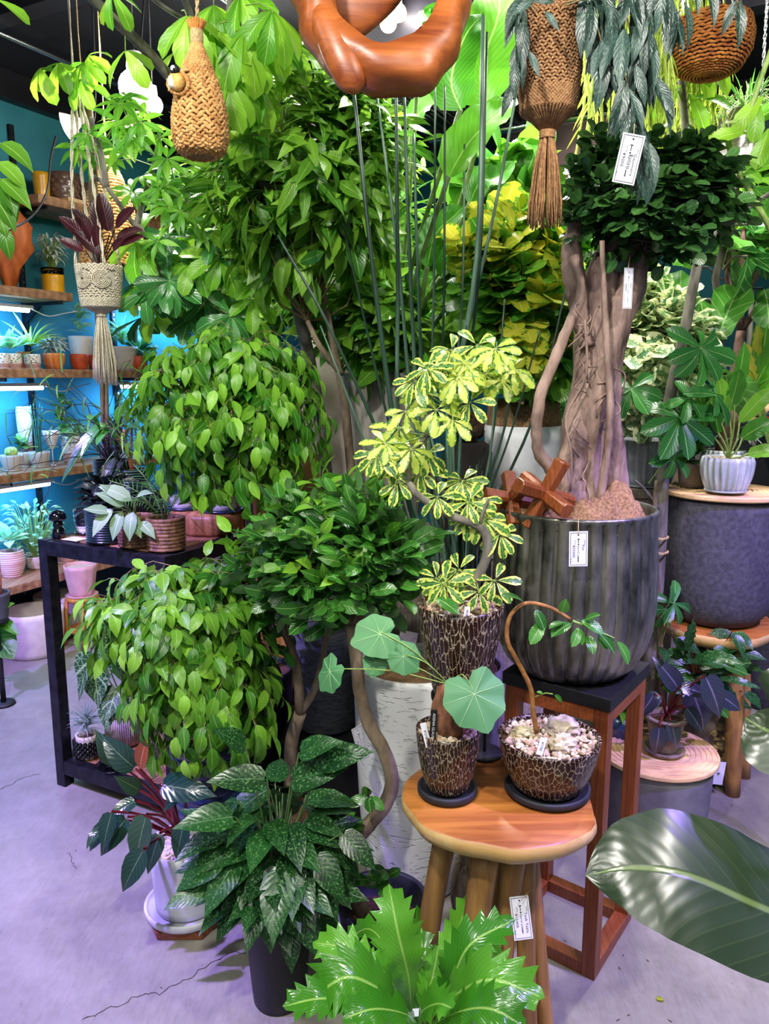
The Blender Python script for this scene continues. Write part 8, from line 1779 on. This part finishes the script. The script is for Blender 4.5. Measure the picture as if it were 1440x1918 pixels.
# ------------------------------------------------------------------ lamps
def bulb(lab, p, r, m, power, c, drop=True, name='pendant_bulb'):
    t = thing(name, lab, 'lamp', p); obj('bulb', MB().ico((0, 0, 0), r, 2), m, t); obj('socket', MB().lathe([(r * .45, r * .8), (r * .5, r * 1.1), (r * .42, r * 1.9), (0, r * 1.95)], 20), M_white, t)
    obj('flex', MB().tube([(0, 0, r * 1.9), (0, 0, CZ - p.z)], .003, 6), M_blackcord, t)
    if power: lamp('bulb_light', 'POINT', (p.x, p.y - r * 1.25, p.z - r * .3), power, c, r * .8)
    return t
bulb('big glowing round bulb at the upper left between the branches', at(254, 163, 2.9), .058, M_bulb, 28, (1, .97, .9))
bulb('smaller pinkish glowing bulb just right of the big one', at(287, 197, 3.0), .034, M_bulbpink, 8, (1, .8, .85))
bulb('glowing pink round bulb under the carved teak ring', at(583, 86, 2.7), .033, M_bulbpink, 12, (1, .78, .82))
bulb('glowing white bulb seen through the carved teak ring, lower one', at(727, 44, 3.2), .032, M_bulb, 16, (1, .97, .92))
bulb('glowing white bulb seen through the carved teak ring, upper one', at(745, 24, 3.35), .034, M_bulb, 10, (1, .97, .92))
bulb('small glowing bulb behind leaves left of the pink bulb', at(498, 142, 3.6), .026, M_bulb, 10, (1, .97, .92))
bulb('small glowing bulb in a twin pair beside the fig branch', at(514, 140, 3.65), .024, M_bulb, 0, (1, 1, 1))
bulb('small glowing bulb low among the leaves by the nest', at(484, 158, 3.5), .022, M_bulb, 0, (1, 1, 1))
bulb('glowing bulb low behind the long-leaved fig, centre', at(633, 397, 3.7), .030, M_bulb, 14, (1, .98, .95))
bulb('tiny glowing bulb behind the leaves right of the rush stems', at(771, 316, 3.9), .020, M_bulb, 6, (1, .97, .92))
bulb('bright bulb spotted behind the hanging cactus curtain', at(1200, 60, 2.95), .04, M_bulb, 25, (1, .98, .92))
bulb('bright bulb at the top right above the hanging basket', at(1290, 15, 3.0), .035, M_bulb, 22, (1, .98, .92))
def parlamp(lab, p, d, cordto):
    t = thing('reflector_lamp', lab, 'lamp', p); rot = V(d).to_track_quat('Z', 'Y').to_matrix(); L = MB().lathe([(.012, -.085), (.014, -.06), (.02, -.05), (.038, -.02), (.047, -.002), (.048, 0)], 30, cap=True)
    def rr(mb): mb.v = [tuple(rot @ V(q)) for q in mb.v]; return mb
    obj('housing', rr(L), plain('pinkish_lamp_shell', '#b9a2a0', .5, bump=0) if 'pinkish_lamp_shell' not in bpy.data.materials else bpy.data.materials['pinkish_lamp_shell'], t)
    obj('lens', rr(MB().lathe([(0, .008), (.03, .006), (.045, .001), (.046, 0)], 30, cap=False)), M_bulb, t)
    obj('cable', MB().tube(curve([rot @ V((0, 0, -.085)), rot @ V((0, 0, -.12)) + Z_ * .03, V(cordto) - V(p)], 14), .0035, 6), M_blackcord, t)
    lamp('reflector_light', 'SPOT', V(p) + V(d).normalized() * .03, 30, (1, .97, .92), .03, V(p) + V(d), 110, .6)
parlamp('reflector lamp with pinkish shell pointing left, over the high shelf', at(122, 236, 3.1), V((-.8, -.35, -.35)), (at(122, 236, 3.1).x + .1, 3.2, CZ))
parlamp('reflector lamp with pinkish shell pointing down, right of its twin', at(252, 252, 3.1), V((-.1, -.2, -.95)), (at(252, 252, 3.1).x + .05, 3.2, CZ))
cb = thing('black_cable', 'black cable looping down the teal wall past the yellow pot', 'cable', at(105, 250, 3.3)); obj('cable', MB().tube([V(q) - cb.location for q in curve([at(105, 255, 3.3), at(95, 300, 3.3), at(88, 360, 3.3), at(60, 405, 3.2), at(15, 430, 3.0), at(-40, 440, 2.9)], 24)], .005, 7), M_blackcord, cb)
tw = thing('hanging_twine', 'thin twine loop dropping from the ceiling over the small money tree', 'cord', at(148, 100, 2.6)); tw.location.z = CZ; obj('twine', MB().tube([V(q) - tw.location for q in curve([V((at(148, 20, 2.6).x, 2.6, CZ)), at(146, 60, 2.6), at(160, 190, 2.55)], 8)], .002, 5), M_cord, tw)
# fallen bits on the floor
q = thing('fallen_leaf', 'small yellow-green leaf fallen on the floor at the lower right', 'leaf', onz(1228, 1873, .002)); o = bpy.data.objects.new('blade', L_clusy.me[0]); o.parent = q; o.matrix_basis = frame(V((0, 0, .002)), (1, .2, 0), (0, 0, 1), .02); COL.objects.link(o)
cr = MB(); rn = random.Random(12)
for u, v in [(1160, 1813), (1167, 1789), (1213, 1799), (1158, 1910), (1177, 1901), (1255, 1912), (1370, 1508), (142, 1593), (302, 1850), (1058, 1762)]:
    p = onz(u, v, .0015); d = V((rn.uniform(-1, 1), rn.uniform(-1, 1), 0)).normalized() * rn.uniform(.003, .006); cr.tube([p - d, p, p + d], [.0004, .0012, .0004], 4)
o = obj('crumbs', cr, M_soil, None, kind='stuff'); o['label'] = 'dark soil crumbs scattered on the concrete floor'; o['category'] = 'crumbs'
print('LEAVES', NLEAF[0], 'OBJECTS', len(bpy.data.objects), 'MESHES', len(bpy.data.meshes))
